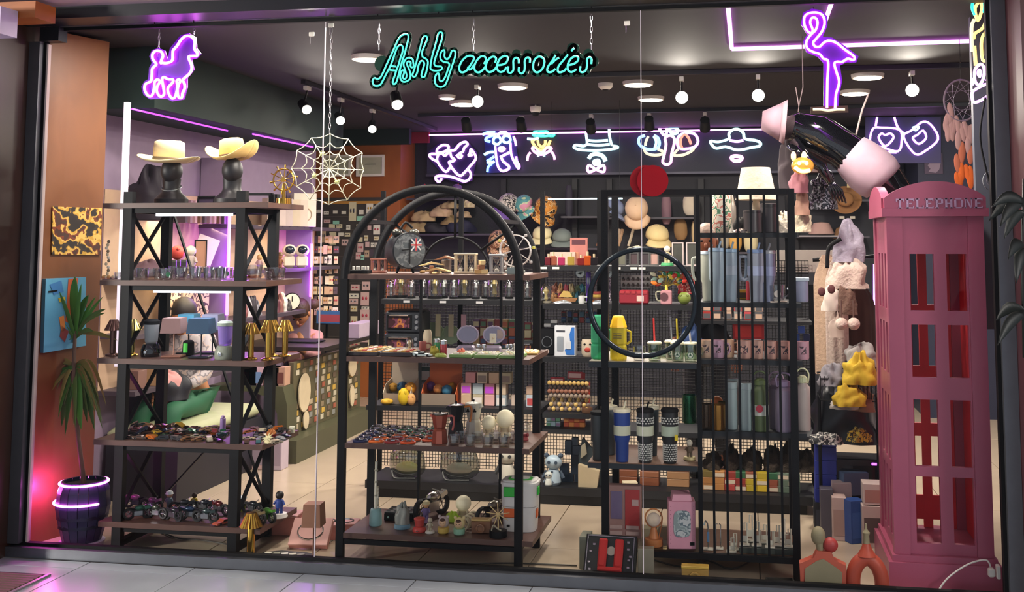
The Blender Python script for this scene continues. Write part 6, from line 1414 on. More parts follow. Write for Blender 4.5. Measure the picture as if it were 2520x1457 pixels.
put('clear_helmet_bag',f_clearbag,(.24,.19,M('#c0bc74',.4)),at(1002,6.84,z),'clear bag holding a yellow-green item on the gondola base','bag')
put('clear_backpack',f_clearbag,(.26,.20,M('#a8a494',.5)),at(1130,6.84,z),'clear rounded backpack with grey rim on the gondola base','bag')
def f_panda(o,h,m1,m2):
 MB().lathe([(h*.2,0),(h*.25,h*.08),(h*.23,h*.3),(h*.15,h*.45)],14).build('body',m1,o);MB().sph((0,0,h*.66),(h*.27,h*.2,h*.22),14).build('head',m1,o)
 for s_ in(-1,1):
  MB().sph((s_*h*.22,0,h*.86),h*.08,8).build('ear',m2,o);MB().cyl((s_*h*.11,-h*.19,h*.68),(s_*h*.11,-h*.215,h*.68),h*.05,n=10).build('eye',m2,o)
  MB().tube([(s_*h*.2,0,h*.4),(s_*h*.32,-.01,h*.2)],h*.06,6).build('arm',m2,o)
put('robot_pup',f_panda,(.24,M('#c8c4b4',.4),M('#3a3c3c',.4)),at(1248,6.84,z),'pale robot pup with dark eyes behind the lunch box','toy robot','robot pups')
put('robot_pup',f_panda,(.21,M('#a8bcc8',.3),M('#3a4a5a',.4)),at(1362,6.80,z),'bluish translucent robot pup right of the arch rack','toy robot','robot pups')
put('robot_pup',f_panda,(.10,M('#c8ccc4',.3),M('#3a4a5a',.4)),at(1350,6.76,z),'small white robot pup at the foot of the bluish one','toy robot','robot pups')
o=T('pixel_block_shelf','dark blue blocky pixel-art standee on the gondola base','standee',at(1408,6.9,z))
for i,(x,zz,w_,h)in enumerate(((-.04,0,.10,.05),(-.05,.05,.06,.06),(.02,.05,.05,.12),(-.02,.17,.05,.09),(.04,.17,.08,.06),(.05,0,.06,.05),(0.02,.23,.04,.05))):MB().b2(x-w_/2,x+w_/2,-.02,.02,zz+.0005*i,zz+h).build('block',M('#1d2a3a',.5),o,False)
o=T('open_carton','beige open sloping carton leaning on the gondola base','carton',at(1445,6.80,z))
MB().prism([(-.05,0),(.07,0),(.085,.10),(-.05,.14)],-.05,.0).build('front_panel',M('#b8a888',.6),o,False);MB().prism([(-.055,.003),(.09,.003),(.10,.16),(-.03,.30),(-.055,.18)],.002,.02).build('dark_back',M('#2a3438',.5),o,False)
MB().prism([(-.04,.17),(.0,.2),(-.01,.27),(-.035,.25)],-.02,.0).build('flap',M('#8a8470',.6),o,False)
put('small_book',f_box,(.09,.06,.045,M('#d0c4a4',.6)),at(1550,6.76,z),'open cream booklet box on the gondola base','box',None,.3)
wdb=[wood('#6a3a24','#8a5234'),wood('#8a6444','#a07a54'),wood('#7a4a34','#94603f')]
for i,(px,zz,w_,h,m_)in enumerate(((1545,.0,.13,.05,0),(1545,.052,.13,.04,0),(1600,.0,.12,.05,0),(1600,.052,.12,.035,2),(1670,.0,.14,.045,1),(1670,.047,.14,.045,1),(1670,.094,.14,.03,2),(1628,.0,.05,.12,0))):
 if m_==0 and i==7:continue
 put('wooden_box',f_box,(w_,.12,h,wdb[m_]),at(px,6.92,z+zz),'stacked brown wooden box on the gondola base, %s counting from the left and bottom'%ORD[i],'box','stacked wooden boxes')
bxs=[M(c,.5)for c in('#9a6a3a','#b07a44','#a8403a','#8a3028','#b09a28','#c8a82a','#6a5a2a','#2a5a3a','#5a6a5a','#8a4a34')]
for j in range(3):
 for i in range(9):
  if i>=7:m_=bxs[8];
  else:m_=bxs[(0,1,2,3,4,5,9)[i]if j<2 else(6,1,3,7,9,4,7)[i]]
  put('game_box',f_box,(.075,.10,.038,m_,M('#c8b8a0',.6)if(i+j)%3==0 else None),at(1745+i*26,6.86,z+j*.0385),'small game box on the gondola base behind the grille, tier %s, %s from the left'%(['one','two','three'][j],ORD[i]),'box','game boxes behind the grille')
for i,(px,w_,h)in enumerate(((1755,.12,.09),(1800,.11,.13),(1850,.13,.12),(1905,.14,.13),(1950,.16,.16),(1985,.13,.12))):
 put('fur_hat',f_crumple,(w_,.12,h,M('#33291f',.95,0,None,0,.3,70,1),i,7),at(px,6.9,z+.117),'dark brown fur bundle above the game boxes, %s from the left'%ORD[i],'fur bundle','dark fur bundles')
z=GS['m2']+E_
zb2=GS['m1b']+E_
R.seed(9)
bm=[M(c,.5)for c in('#b09464','#6a5a50','#8a7a6a','#54463f','#c8a860','#8a5a44','#a85a40')]
def f_pebble(o,r,m_):MB().sph((0,0,r),r,8).build('ball',m_,o);MB().cyl((0,0,2*r-.001),(0,0,2*r+.002),.002,n=5).build('stem',m_,o)
for j in range(7):
 for i in range(10):
  m_=bm[(i*7+j*3)%7 if j>2 else(4 if(i+j)%2 else 1)]
  put('toy_marble',f_pebble,(.0145,m_),at(1352+i*10.2+(j%2)*4,6.80+.012*(j%3),zb2+j*.0275),'small round brownish ball in the ball stand, tier %s, %s from the left'%(ORD[j],ORD[i]),'ball','small balls in the stand')
for i,(px,py,w_)in enumerate(((1372,938,.09),(1418,925,.10))):put('red_lidded_box',f_box,(w_,.08,.045,M('#a02a34',.5),M('#d8b0a8',.5)),at(px,6.95,P(px,py+8,6.95).z),'flat red box with white lettering above the balls, %s'%['left','right'][i],'box','flat red boxes',.1-.2*i,1,-.2)
for i,py in enumerate((984,958,932)):put('red_tin',f_box,(.05,.05,.06,M('#b03426',.5),M('#d8a080',.5)),at(1442,6.85,zb2+i*.0615),'red carton beside the small balls, %s of the stack'%['bottom','middle','top'][i],'carton','red cartons')
for i,px in enumerate((1445,1468)):put('round_tin',f_mug,(.035,.035,M(['#6a4a34','#4a5a4a'][i],.5),None,0),at(px,6.77,zb2 if i==0 else GS['m2']+E_),'low round wooden tub near the balls, %s'%['brown','green'][i],'tub')
packs(1345,1380,GS['m2']+E_,3,2,.03,.03,6.86,'tiny pastel packet under the ball stand','tiny pastel packets',mats=[M('#8aa0a8',.5),M('#7a5a7a',.5),M('#5a8a6a',.5)]);packs(1388,1440,GS['m2']+E_,4,2,.035,.028,6.86,'tiny orange packet under the ball stand','tiny orange packets',mats=[M('#b04a2a',.5),M('#c87a3a',.5)])
z=GS['u1b']+E_
o=put('gadget_box',f_box,(.135,.09,.195,M('#d0d4d8',.5)),at(1393,6.82,z),'tall white and blue carton with a grinder picture','carton')
MB().prism([(.01,.01),(.062,.01),(.062,.185),(.045,.185),(.03,.14),(.035,.09),(.0,.04)],-.0475,-.0455).build('blue_print',M('#2a6ab8',.5),o,False);MB().rbox((-.03,-.048,.08),(.04,.003,.09),.004).build('device_print',M('#8a929a',.5),o);MB().b2(-.055,.0,-.0475,-.0455,.155,.165).build('title',M('#3a3c44',.5),o,False);MB().rbox((.025,-.0495,.07),(.03,.003,.05),.004).build('device_print',M('#c8ccd0',.5),o)
o=T('speaker','black speaker with round cone beside the white and blue carton','speaker',at(1349,6.86,z));MB().rbox((0,0,.085),(.085,.08,.17),.004).build('cabinet',BLK,o);MB().tube([(math.cos(2*PI*i/24)*.033,-.042,.085+math.sin(2*PI*i/24)*.033)for i in range(24)],.003,6,True).build('cone_ring',M('#5a5e62',.4),o);MB().cyl((0,-.0405,.025),(0,-.044,.025),.014,n=14).build('badge',M('#c8b4ac',.5),o)
o=T('face_mug','ceramic face mug with dark hair and wide red mouth','mug',at(1448,6.80,z));MB().lathe([(.035,0),(.045,.02),(.045,.09),(.04,.11)],16).build('cup_body',M('#c8b8a0',.5),o);MB().sph((0,.01,.108),(.045,.04,.03),10).build('hair',BLKM,o);MB().sph((0,-.043,.045),(.02,.008,.016),10).build('mouth',M('#a83a2c',.5),o)
for s_ in(-1,1):MB().sph((s_*.018,-.043,.08),(.008,.004,.006),8).build('eye',BLKM,o)
packs(1340,1372,z+.18,2,2,.045,.022,6.86,'striped white packet on the black speaker','striped packets',mats=[M('#c8c8c4',.5),M('#3a3c40',.5)])
packs(1380,1470,z+.20,6,2,.03,.035,6.98,'small dark packet above the tall carton','small dark packets',mats=[M('#1f3a6a',.5),M('#7a2a24',.5),M('#3a5a6a',.5),M('#20242c',.5)])
z=GS['t1b']+E_
put('cream_bell_jar',f_dome,(.125,.034,M('#b8a468',.4),M('#8a8474',.5)),at(1344,6.84,z),'yellow figure under a dome right of the arch rack','figure')
def f_ship(o):MB().prism([(-.07,.01),(.06,.01),(.075,.035),(-.08,.03)],-.02,.02).build('hull',M('#8a6038',.5),o,False);MB().prism([(-.05,.04),(.04,.04),(.02,.075),(-.02,.08)],-.01,.01).build('sail',M('#b89a54',.5),o,False)
put('model_ship',f_ship,(),at(1394,6.80,z),'brown model boat with yellow decks','model boat')
R.seed(14)
cl=['#a87a4a','#8a2a3a','#b8a47a','#5a6a4a','#3a7a8a','#7a8a6a','#c8a040','#6a3a2a']
for i in range(14):
 k=i%7;put('curio',f_crumple,(.05,.04,.055,M(cl[i%8],.6),20+i,4),at(1366+k*14+R.uniform(-3,3),6.95+.04*(i//7),z+.035*(i//7)*1.6),'small colourful curio behind the model boat, %s from the left'%ORD[i],'curio','colourful curios')
put('white_jug',f_mug,(.02,.05,M('#d8dcd8',.4)),at(1431,6.79,z),'small white jug right of the model boat','jug')
put('silver_dish',f_crumple,(.12,.06,.02,M('#b8bcc0',.3,.6),40,3),at(1385,6.745,z),'crinkled silver foil dish in front of the model boat','dish')
put('silver_dish',f_crumple,(.09,.05,.025,M('#a8acb4',.3,.6),41,3),at(1475,6.745,z),'crinkled silver foil dish behind the left ring post','dish')
def f_wallclock(o,r):MB().cyl((0,0,0),(0,.012,0),r,n=24).build('rim',M('#5a6068',.3,.5),o);MB().cyl((0,-.002,0),(0,-.0005,0),r*.85,n=24).build('dial',M('#a8b4b4',.4),o);MB().prism([(-r*.6,-r*.1),(0,r*.15),(r*.5,r*.1),(r*.1,-r*.3)],-.005,-.0025).build('silhouette',BLKM,o,False)
put('round_badge',f_wallclock,(.032,),atp(1428,672,6.78),'grey round badge with black bird silhouette left of the ring','badge');put('round_badge',f_wallclock,(.032,),atp(1496,672,6.78),'grey round badge at the left post of the ring','badge')
put('skull_strip',f_card,(.03,.16,splotch(('#5a5460','#b8a8b4','#2a2830'),40)),at(1498,6.85,z+.17),'narrow patterned strip hanging behind the left ring post','strip');put('purple_strip',f_card,(.03,.19,M('#5a3a9a',.5),M('#a8b8c0',.4),2,.3),at(1448,6.85,z+.2),'purple and white strip hanging by the ring','strip')
for i in range(4):put('stacked_ring',f_mug,(.03,.018,M(['#c87a2a','#5a3a2a','#b89a4a','#8a3a34'][i],.5),None,0),at(1469,6.82,z+i*.0195),'coloured ring tin in a stack inside the ring, %s'%['bottom','second','third','top'][i],'tin','stack of ring tins')
o=T('red_case','dark red studded case with a pale label inside the ring','case',at(1561,6.80,z))
MB().rbox((0,0,.045),(.185,.08,.09),.01).build('body',M('#8a2430',.4),o);MB().b2(.02,.065,-.044,-.0405,.02,.055).build('label_plate',M('#d8b4a8',.5),o,False)
for k in range(5):MB().rbox((-.075+.037*k,-.041,.075),(.028,.008,.02),.003).build('lid_segment',M('#a0343a',.4),o)
o=T('knot_chart','grey panel with two rows of six small dark shapes inside the ring','panel',at(1564,6.88,z+.10))
MB().rbox((0,0,.04),(.19,.01,.08),.001).build('board',M('#9a9490',.5),o)
for j in range(2):
 for i in range(6):MB().lathe([(.009,0),(.011,.008),(.004,.02),(0,.026)],8,(-.078+.031*i,-.009,.008+.038*j)).build('shape',M('#4a4440',.5),o)
o=T('black_device_box','dark grey box with a light panel above the chart','box',at(1558,6.90,z+.195));MB().rbox((0,0,.02),(.2,.04,.04),.003).build('body',M('#4a4c4e',.5),o);MB().b2(-.06,-.01,-.024,-.0205,.01,.03).build('panel',M('#8a8c8c',.4),o,False)
o=T('photo_cup','pink square cup with a dark photo and curled handle inside the ring','cup',at(1640,6.78,z));MB().rbox((0,0,.045),(.07,.06,.09),.008).build('cup_body',M('#b8848a',.5),o);MB().cyl((-.012,-.0305,.05),(-.012,-.034,.05),.026,n=14).build('photo',M('#5a3a40',.4),o);MB().tube([(-.035,0,.08),(-.065,0,.075),(-.06,0,.03),(-.036,0,.02)],.005,6,False,3).build('handle',M('#a8a890',.4),o)
o=T('bouquet','bouquet of coloured glass-like leaves and golden stems rising from the pink cup','bouquet',at(1640,6.80,z+.0905));R.seed(2)
cb=['#d8d8b8','#d8782a','#2a9a3a','#d8b02a','#2a7a6a','#c8382a','#e0c84a','#b8dcc8']
MB().lathe([(.012,0),(.008,.03),(0,.032)],8).build('stem_bundle',M('#c8a83a',.3,.5),o)
for i in range(26):
 a=R.uniform(-1.3,1.3);l_=R.uniform(.05,.12);p=V((math.sin(a)*l_*1.1,R.uniform(-.03,.03),.02+math.cos(a)*l_))
 MB().cyl((0,0,.02),p,.0015,n=4).build('stem',M('#b8a040',.3,.6),o);MB().sph(p,(.022,.006,.014),8,Matrix.Rotation(R.uniform(-1,1),3,'Y')).build('leaf',M(cb[i%8]if p.x<.03 or i%3 else '#c8382a',.3),o)
put('green_jar',f_ball,(.042,M('#7a8a3a',.5)),at(1684,6.80,z),'squat olive green round mug at the right inside the ring','mug',s=(1,.9,.95))
put('red_flowers',f_crumple,(.10,.08,.14,splotch(('#a81a22','#d83a2a','#c82a3a','#e8b0a0','#8a141c'),30),33,7),at(1690,6.98,z+.06),'bright red artificial flower cluster behind the green mug','flowers')
z=GS['v1']+E_
pf=[(1350,'#7a2a34',.05),(1362,'#a8604a',.058),(1382,'#b83a6a',.05),(1405,'#b8a04a',.055),(1430,'#8a2a2a',.045),(1446,'#c85a24',.06),(1462,'#2a2428',.05)]
def f_perf(o,w_,h,m_):MB().rbox((0,0,h*.35),(w_,w_*.5,h*.7),.004).build('bottle_body',m_,o);MB().cyl((0,0,h*.7),(0,0,h),w_*.16,n=10).build('cap',M('#d8c8a0',.3,.5),o)
for i,(px,c,h)in enumerate(pf):put('perfume_bottle',f_perf,(.045,h*1.5,glass(c,.5,.45)),at(px,6.80,z),'%s perfume bottle right of the arch rack, %s from the left'%(['dark red','amber brown','magenta','golden','crimson','orange','black'][i],ORD[i]),'perfume bottle','perfume bottles')
put('pink_carton',f_box,(.17,.03,.085,M('#c8b0a0',.5)),at(1385,6.95,z),'long pale carton behind the perfume bottles','carton')
o=put('poster_carton',f_box,(.115,.04,.18,M('#b8746a',.5)),at(1425,6.98,z),'tall pink carton with dark lettering behind the perfumes','carton');MB().b2(-.045,.045,-.0225,-.0205,.135,.165).build('lettering',M('#5a3038',.5),o,False);MB().b2(-.04,.0,-.0225,-.0205,.04,.085).build('figure_print',M('#c88a6a',.5),o,False)
for i,(px,c)in enumerate(((1530,'#6a6a5a'),(1560,'#4a3a3c'),(1588,'#3a3034'),(1610,'#b08a80'))):put('upright_frame',f_frame,(.06,.085,M('#5a5a58',.4),M(c,.5)),at(px,6.86,z),'small upright frame inside the top of the ring, %s from the left'%ORD[i],'picture frame','small frames inside the ring')
put('wavy_sign',f_crumple,(.14,.02,.03,M('#c8bca4',.5),60,3),at(1570,6.9,z+.09),'pale curved plaque inside the top of the ring','plaque')
for i,px in enumerate((1668,1703)):
 o=put('cat_mirror',f_frame,(.075,.15,M('#c8b8b4',.4),M('#4a4a44',.3)),at(px,6.86,z),'pale cat-eared frame with a dark oval, %s of two'%['left','right'][i],'picture frame','cat-eared frames')
put('panda_statue',f_figure,(.14,M('#c8b890',.5),M('#d8d4c4',.5),None,M('#3a9a5a',.5)),at(1642,6.80,z-.04+.04),'cream figure on a green foot inside the ring','figure')
tgm=M('#e0dccc',.5)
for i,px in enumerate((1338,1368,1519,1560,1580)):
 x=P(px,660,GY0).x;MB().b2(x-.022,x+.022,GY0-.004,GY0-.0005,z-.022,z-.008).build('price_tag',tgm,gd,False,True)
z=GS['m2']+E_
def row(y0px,x0,x1,n,w_,h,Y,lb,grp,mats,name='packet',cat='packet',zz=None,skip=()):
 zz=P((x0+x1)/2,y0px,Y).z if zz is None else zz
 for i in range(n):
  if i in skip:continue
  put(name,f_box,(w_,.05,h,mats[(i*5)%len(mats)],mats[(i*3+1)%len(mats)]),at(x0+(x1-x0)*(i+.5)/n,Y,zz),'%s, %s from the left'%(lb,ORD[i]),cat,grp)
gx=lambda a,b,py:None
zz=P(1860,792,GY0).z;MB().b2(P(1722,800,GY0).x,P(2000,800,GY0).x,GY0+.05,GY1,zz-.02,zz).build('shelf_board',gm,gd,False,True)
rm=[M(c,.5)for c in('#a8342e','#5a5a5c','#b8484a','#8a8a84','#c8a890','#3a3c40')]
row(0,1727,1880,6,.05,.05,6.9,'small box on the gondola rail behind the grille, lower row','boxes behind the mug shelf',rm,zz=zz+E_)
row(0,1727,1880,6,.05,.04,6.9,'small box on the gondola rail behind the grille, upper row','boxes behind the mug shelf',rm[::-1],zz=zz+.0525)
put('red_display',f_box,(.20,.06,.12,M('#b8262a',.5),M('#d83a34',.5)),at(1842,7.0,zz-.16+.03),'bright red patterned carton glowing behind the mug shelf','carton')
put('black_hump',f_crumple,(.26,.14,.16,M('#16181e',.8),70,3),at(1750,6.95,zz-.19),'large black domed bag behind the middle post','bag')
put('navy_hump',f_crumple,(.14,.10,.12,M('#1c3a6a',.6),71,3),at(1702,6.85,zz-.17),'dark blue rounded pouch behind the right edge of the ring','pouch')
for i,(px,zq)in enumerate(((1960,.0),(1985,.0),(1972,.05),(1950,.05))):put('blue_packet',f_box,(.04,.03,.045,M(['#2a4a9a','#1f2a5a','#3a5ab8','#8a4a5a'][i],.5)),at(px,6.9,zz-.13+zq),'small blue packet by the right gondola upright, %s'%['lower left','lower right','upper right','upper left'][i],'packet','small blue packets')
# ================================================================ BACK WALL, LEFT WALL, COUNTER, PEOPLE
def f_f2(o,w_,h,mat,pic):f_frame(o,w_,h,mat,pic,.02);MB().b2(-w_*.2,w_*.2,.005,.0075,h*.55,h*.58).build('text_line',BLKM,o,False)
for px,t in((910,'right'),(828,'left')):
 p=P(px,434,10.95);put('certificate',f_f2,(.32,.235,WHITE,M('#b4b49c',.5)),(p.x,10.955,p.z),'white-framed pale green certificate on the brown wall, %s of two'%t,'certificate','certificates')
Yw=5.62;O=T('spider_web','white plastic spider web with small spiders hanging behind the first glass joint','decoration',P(811,505,Yw))
op=[(820,140),(1145,235),(1395,480),(1420,790),(1370,1110),(1125,1330),(795,1410),(455,1325),(215,1085),(125,760),(225,440),(485,215)]
W=lambda a,b:P(700+a/7.285,310+b/7.285,Yw)
ww=M('#d8d4b8',.5);c=(810,765)
for p in op:MB().tube([W(*c),W(*p)],.0028,5).build('radial_strand',ww,O,True,True)
for k,s in enumerate((1,.74,.5,.28)):
 m=MB()
 for i in range(12):
  a=op[i];b=op[(i+1)%12];q=[]
  for t in(0,.25,.5,.75,1):
   x=a[0]+(b[0]-a[0])*t;y=a[1]+(b[1]-a[1])*t;g=s*(1-.13*math.sin(PI*t)*(1 if k else .35));q.append(W(c[0]+(x-c[0])*g,c[1]+(y-c[1])*g))
  m.tube(q,.0026,5)
 m.build('ring_strand',ww,O,True,True)
for(a,b)in((680,500),(530,890),(940,1000)):
 q=W(a,b);m=MB();m.sph(q-V((0,.006,0)),(.012,.005,.009),8);m.sph(q-V((-.012,.006,-.006)),(.006,.004,.006),6)
 for i in range(8):an=PI*(.15+.1*(i%4))*(1 if i<4 else-1)+(PI if i%2 else 0);m.tube([q,q+V((math.cos(an)*.02,-.006,math.sin(an)*.02))],.0012,4)
 m.build('spider',M('#c8cc88',.5),O,False,True)
p=P(811,330,Yw);chain(O,p.x,Yw,p.z,ZC-.01)
Yb=10.958;x0,x1=P(776,700,Yb).x,P(948,700,Yb).x;zt_,zb_=P(860,486,Yb).z,P(860,880,Yb).z
O=T('accessory_board','dark slatted board covered with jewellery cards on the brown wall','board',((x0+x1)/2,Yb,zb_))
MB().b2(x0,x1,Yb,Yb+.03,zb_,zt_).build('back_board',M('#3a3430',.6),O,False,True)
for i in range(12):z=zb_+(zt_-zb_)*(i+.5)/12;MB().b2(x0,x1,Yb-.008,Yb-.0005,z,z+.012).build('slat',M('#4c4540',.6),O,False,True)
MB().b2(x0+.05,x1-.05,Yb-.012,Yb-.0085,zt_-.07,zt_-.04).build('header_strip',M('#b8843a',.5),O,False,True)
cc3=[('white',M('#d8d4c4',.5)),('cream',M('#cfc6a4',.5)),('pinkish',M('#c9aaa4',.5)),('green',M('#8fc8b0',.5)),('beige',M('#b49c80',.5)),('dark',M('#4a4048',.5))]
bl=[M('#a83a4a',.4),M('#6a6a70',.3,.6),M('#b8923a',.3,.7)]
def cards(spec,Y,where,grp):
 for i,(px,py,w_,h,c,b)in enumerate(spec):
  p=P(px,py-h/2,Y);s=Y/F_
  put('jewellery_card',f_card,(round(w_*s,3),round(h*s,3),cc3[c][1],None if b<0 else bl[b]),(p.x,Y-.0125,p.z),'%s card %s, %s in reading order'%(cc3[c][0],where,ORD[i]),'card',grp)
cards([(785,520,12,8,0,1),(804,524,14,9,0,1),(826,522,12,8,0,-1),(847,523,12,8,0,-1),(869,522,20,48,1,1),(890,522,12,12,0,-1),(888,538,18,12,3,-1),(911,514,18,26,0,2),(806,545,18,9,2,0),(828,548,17,10,3,-1),(818,557,16,11,1,-1),(836,557,16,11,1,1),(858,560,11,12,0,1),(883,560,11,16,1,1),(910,561,10,12,2,-1),(928,566,18,24,0,0),(922,545,16,10,2,0)],Yb,'in the upper part of the dark board','cards in the upper board')
cards([(820,588,18,34,1,1),(840,577,14,9,0,-1),(856,578,15,10,1,1),(850,597,18,16,2,1),(798,582,11,32,4,1),(886,590,16,12,1,-1),(902,586,11,14,1,2),(927,587,14,10,1,2),(905,602,11,13,2,-1),(918,603,10,12,0,1),(929,603,11,12,0,-1),(888,610,16,22,2,0),(883,630,14,18,2,0),(904,625,12,18,4,1),(893,634,10,12,3,1),(915,622,10,18,5,-1)],Yb,'in the middle of the dark board','cards in the middle board')
cards([(875,708,24,16,2,0),(902,704,22,22,2,1),(917,712,10,26,2,-1),(872,728,25,12,0,1),(871,742,24,14,2,1),(899,736,22,34,2,0),(916,740,9,28,0,-1),(872,760,18,14,1,2),(900,758,20,8,0,1),(872,795,18,34,1,0),(899,778,24,32,2,0),(917,780,9,30,0,1),(898,806,24,12,0,1),(897,828,20,30,2,0),(917,820,9,32,0,-1),(914,842,16,18,1,-1),(874,848,26,14,4,0),(870,828,26,14,4,1)],Yb,'in the lower part of the dark board','cards in the lower board')
Yk=9.9;O=T('revolving_stand','slim revolving display stand hung with small goods left of the arch rack','stand',at(800,Yk,0.001))
hk=P(800,575,Yk).z;MB().cyl((0,0,.02),(0,0,hk),.012,n=8).build('pole',BLK,O);MB().cyl((0,0,0),(0,0,.02),.16,n=16).build('base',BLK,O)
for i in range(5):MB().cyl((0,0,hk-.12-.19*i),(0,0,hk-.11-.19*i),.10,n=12).build('hook_ring',BLK,O)
R.seed(31);sp=[]
for j in range(8):
 for i in range(5):sp.append((779+i*12+R.uniform(-3,3),590+j*25,R.uniform(10,16),R.uniform(16,24),R.choice((4,4,1,2,0,5)),R.choice((-1,0,1,2))))
cards(sp,Yk-.17,'hung on the revolving stand','cards on the revolving stand')
put('blue_pouch',f_box,(.26,.04,.12,M('#2a5a8a',.5),M('#8a3a44',.5)),at(812,9.72,P(812,796,9.72).z),'blue pouch with a red patch under the revolving stand goods','pouch')
# ---------------------------------------------------------------- left wall shelving
cream_w=M('#c9a98c',.6)
O=T('wall_shelving','dark shelves along the left wall lit by violet LED tubes','shelving',(-4.0,8.0,.001))
yz=[(1.79,7.5,9.7),(1.43,6.3,9.7),(1.06,6.3,8.93),(.70,6.3,7.6)]
for z,a,b in yz:MB().b2(-4.14,-3.88,a,b,z-.03,z).build('shelf_board',M('#4a4048',.5),O,False,True)
MB().b2(-4.145,-4.141,6.3,9.7,.7,2.0).build('back_panel',cream_w,O,False,True)
vio=NE((.55,.06,1.0),10)
for px,(a,b)in((557,(530,775)),(762,(600,730))):
 yy=-3.90/(ray(px,650).x/ray(px,650).y);p0=PX(px,a,-3.9);p1=PX(px,b,-3.9)
 MB().b2(-4.14,-3.9,yy+.02,yy+.05,.7,2.3).build('divider',lilac,O,False,True)
 MB().cyl((-3.885,yy,p1.z),(-3.885,yy,p0.z),.012,n=8).build('led_tube',vio,O,True,True)
 lamp('POINT','led_glow',(-3.8,yy-.05,1.5),7,(.5,.1,1),.1)
for yy in(6.9,7.6,8.6,9.5):
 for z in(1.745,1.385):lamp('AREA','shelf_light',(-4.0,yy,z),1.8,(1,.8,.5),.2,(-4.12,yy,z-.3),sy=.5)
tube_w=EM('#efe2ee',.75)
O2=T('light_post','white light post standing against the left wall behind the rack','post',(PX(314,255,-3.80).x,PX(314,255,-3.80).y,.9));p=PX(314,252,-3.8)
MB().b2(-3.815,-3.785,p.y-.015,p.y+.015,.9,p.z).build('tube',tube_w,O2,False,True)
strip('led_strip',PX(325,268,-3.75),PX(560,322,-3.75),'violet LED strip under the green bulkhead, near half',.006,NE((.45,.05,.9),2.2));strip('led_strip',PX(622,330,-3.75),PX(770,362,-3.75),'violet LED strip under the green bulkhead, far half',.006,NE((.5,.05,1),4))
def onshelf(px,z,dx=0):
 X=-3.96+dx;v=ray(px,600);return V((X,X*v.y/v.x,z+.001))
bx3=[M(c,.5)for c in('#c8b8a8','#b8a8a4','#c0b098','#8a7a7a')]
for i,px in enumerate((672,689,709,727)):put('heater_carton',f_box,(.16,.14,.235,bx3[i%3]),onshelf(px,1.79),'plain beige carton on the top wall shelf, %s of the row'%ORD[i],'carton','beige cartons on the wall shelf',PI/4)
O3=put('fan_carton',f_box,(.2,.18,.30,M('#d8d0bc',.5)),onshelf(744,1.79),'cream carton printed with a round fan, right end of the top wall shelf','carton',None,.6);MB().tube([(math.cos(2*PI*i/20)*.06,-.092,.11+math.sin(2*PI*i/20)*.06)for i in range(20)],.005,5,True).build('fan_print',M('#b0a080',.5),O3);MB().cyl((0,-.091,.11),(0,-.095,.11),.02,n=12).build('hub_print',M('#e8e0b0',.5),O3)
for i in range(9):put('book',f_box,(.03,.12,.16,[M('#4a3a44',.5),M('#8a6a78',.5),M('#b08a94',.5),M('#6a4a3a',.5)][i%4]),onshelf(438+i*12,1.79),'upright book on the top wall shelf behind the LED bar, %s from the left'%ORD[i],'book','books behind the rack',PI/2)
def f_goggle(o):
 for s_ in(-1,1):MB().rbox((s_*.055,0,.055),(.10,.09,.11),.02).build('capsule',M('#d0c4b8',.4),o);MB().sph((s_*.055,-.02,.15),(.062,.06,.055),14).build('hood',M('#d8ccc0',.4),o);MB().sph((s_*.055,-.055,.155),(.045,.035,.036),12).build('dark_lens',M('#16202c',.12),o)
put('twin_visor_toy',f_goggle,(),onshelf(728,1.43),'white twin capsule toy with glossy dark oval lenses','toy',None,.5)
put('deer_figure',f_figure,(.17,M('#8a5a34',.5),M('#a87a4a',.5),M('#5a3a24',.5)),onshelf(690,1.43),'brown and gold figure left of the twin capsule toy','figure')
put('horn_figure',f_figure,(.16,M('#b8a08a',.5),M('#c8a860',.5),None),onshelf(640,1.43),'golden striped figure behind the right brace','figure')
put('white_card',f_card,(.16,.26,M('#d8ccc0',.5)),onshelf(517,1.69),'white speckled slanted card behind the violet tube','card',None,.8,1,.0,.35)
put('shelf_model',f_frame,(.09,.24,BLK,M('#a87a60',.5)),onshelf(495,1.43),'small tall dark frame beside the white slanted card','frame',None,.8)
put('silver_figure',f_figure,(.26,M('#a09494',.4),M('#b8b4b0',.3),None),onshelf(470,1.43),'silver horned figure on the second wall shelf','figure')
for i,(px,z)in enumerate(((430,1.43),(446,1.43),(420,1.43))):put('camera_lens',f_flask,(.045,.10,M('#1c1a1e',.4),M('#3a3a34',.4)),onshelf(px,z),'black camera lens on the second wall shelf, %s'%['middle','right','left'][i],'lens','black lenses',0,1)
put('red_ball',f_ball,(.05,M('#b8403a',.5)),onshelf(437,1.53),'red ball above the black lenses','ball')
put('dark_bag',f_crumple,(.3,.2,.30,M('#1e1620',.7),81,4),onshelf(360,1.80-.0),'dark furry bag on the wall shelf left of the first bust','bag')
put('sun_hat',f_crumple,(.25,.2,.09,M('#6a5058',.7),82,3),onshelf(365,1.43),'mauve cap lying behind the left brace','cap')  # crumpled cloth shape standing for a mauve cap
def f_clock(o,r):MB().cyl((0,0,r),(0,.02,r),r,n=24).build('rim',BLK,o);MB().cyl((0,-.003,r),(0,-.0005,r),r*.9,n=24).build('dial',M('#d0c8b8',.4),o);MB().b2(-.004,.004,-.006,-.0035,r,r*1.6).build('clock_hand',BLK,o,False)
put('table_clock',f_clock,(.075,),onshelf(722,1.06),'round white clock with black rim on the third wall shelf','clock',None,.7)
R.seed(17)
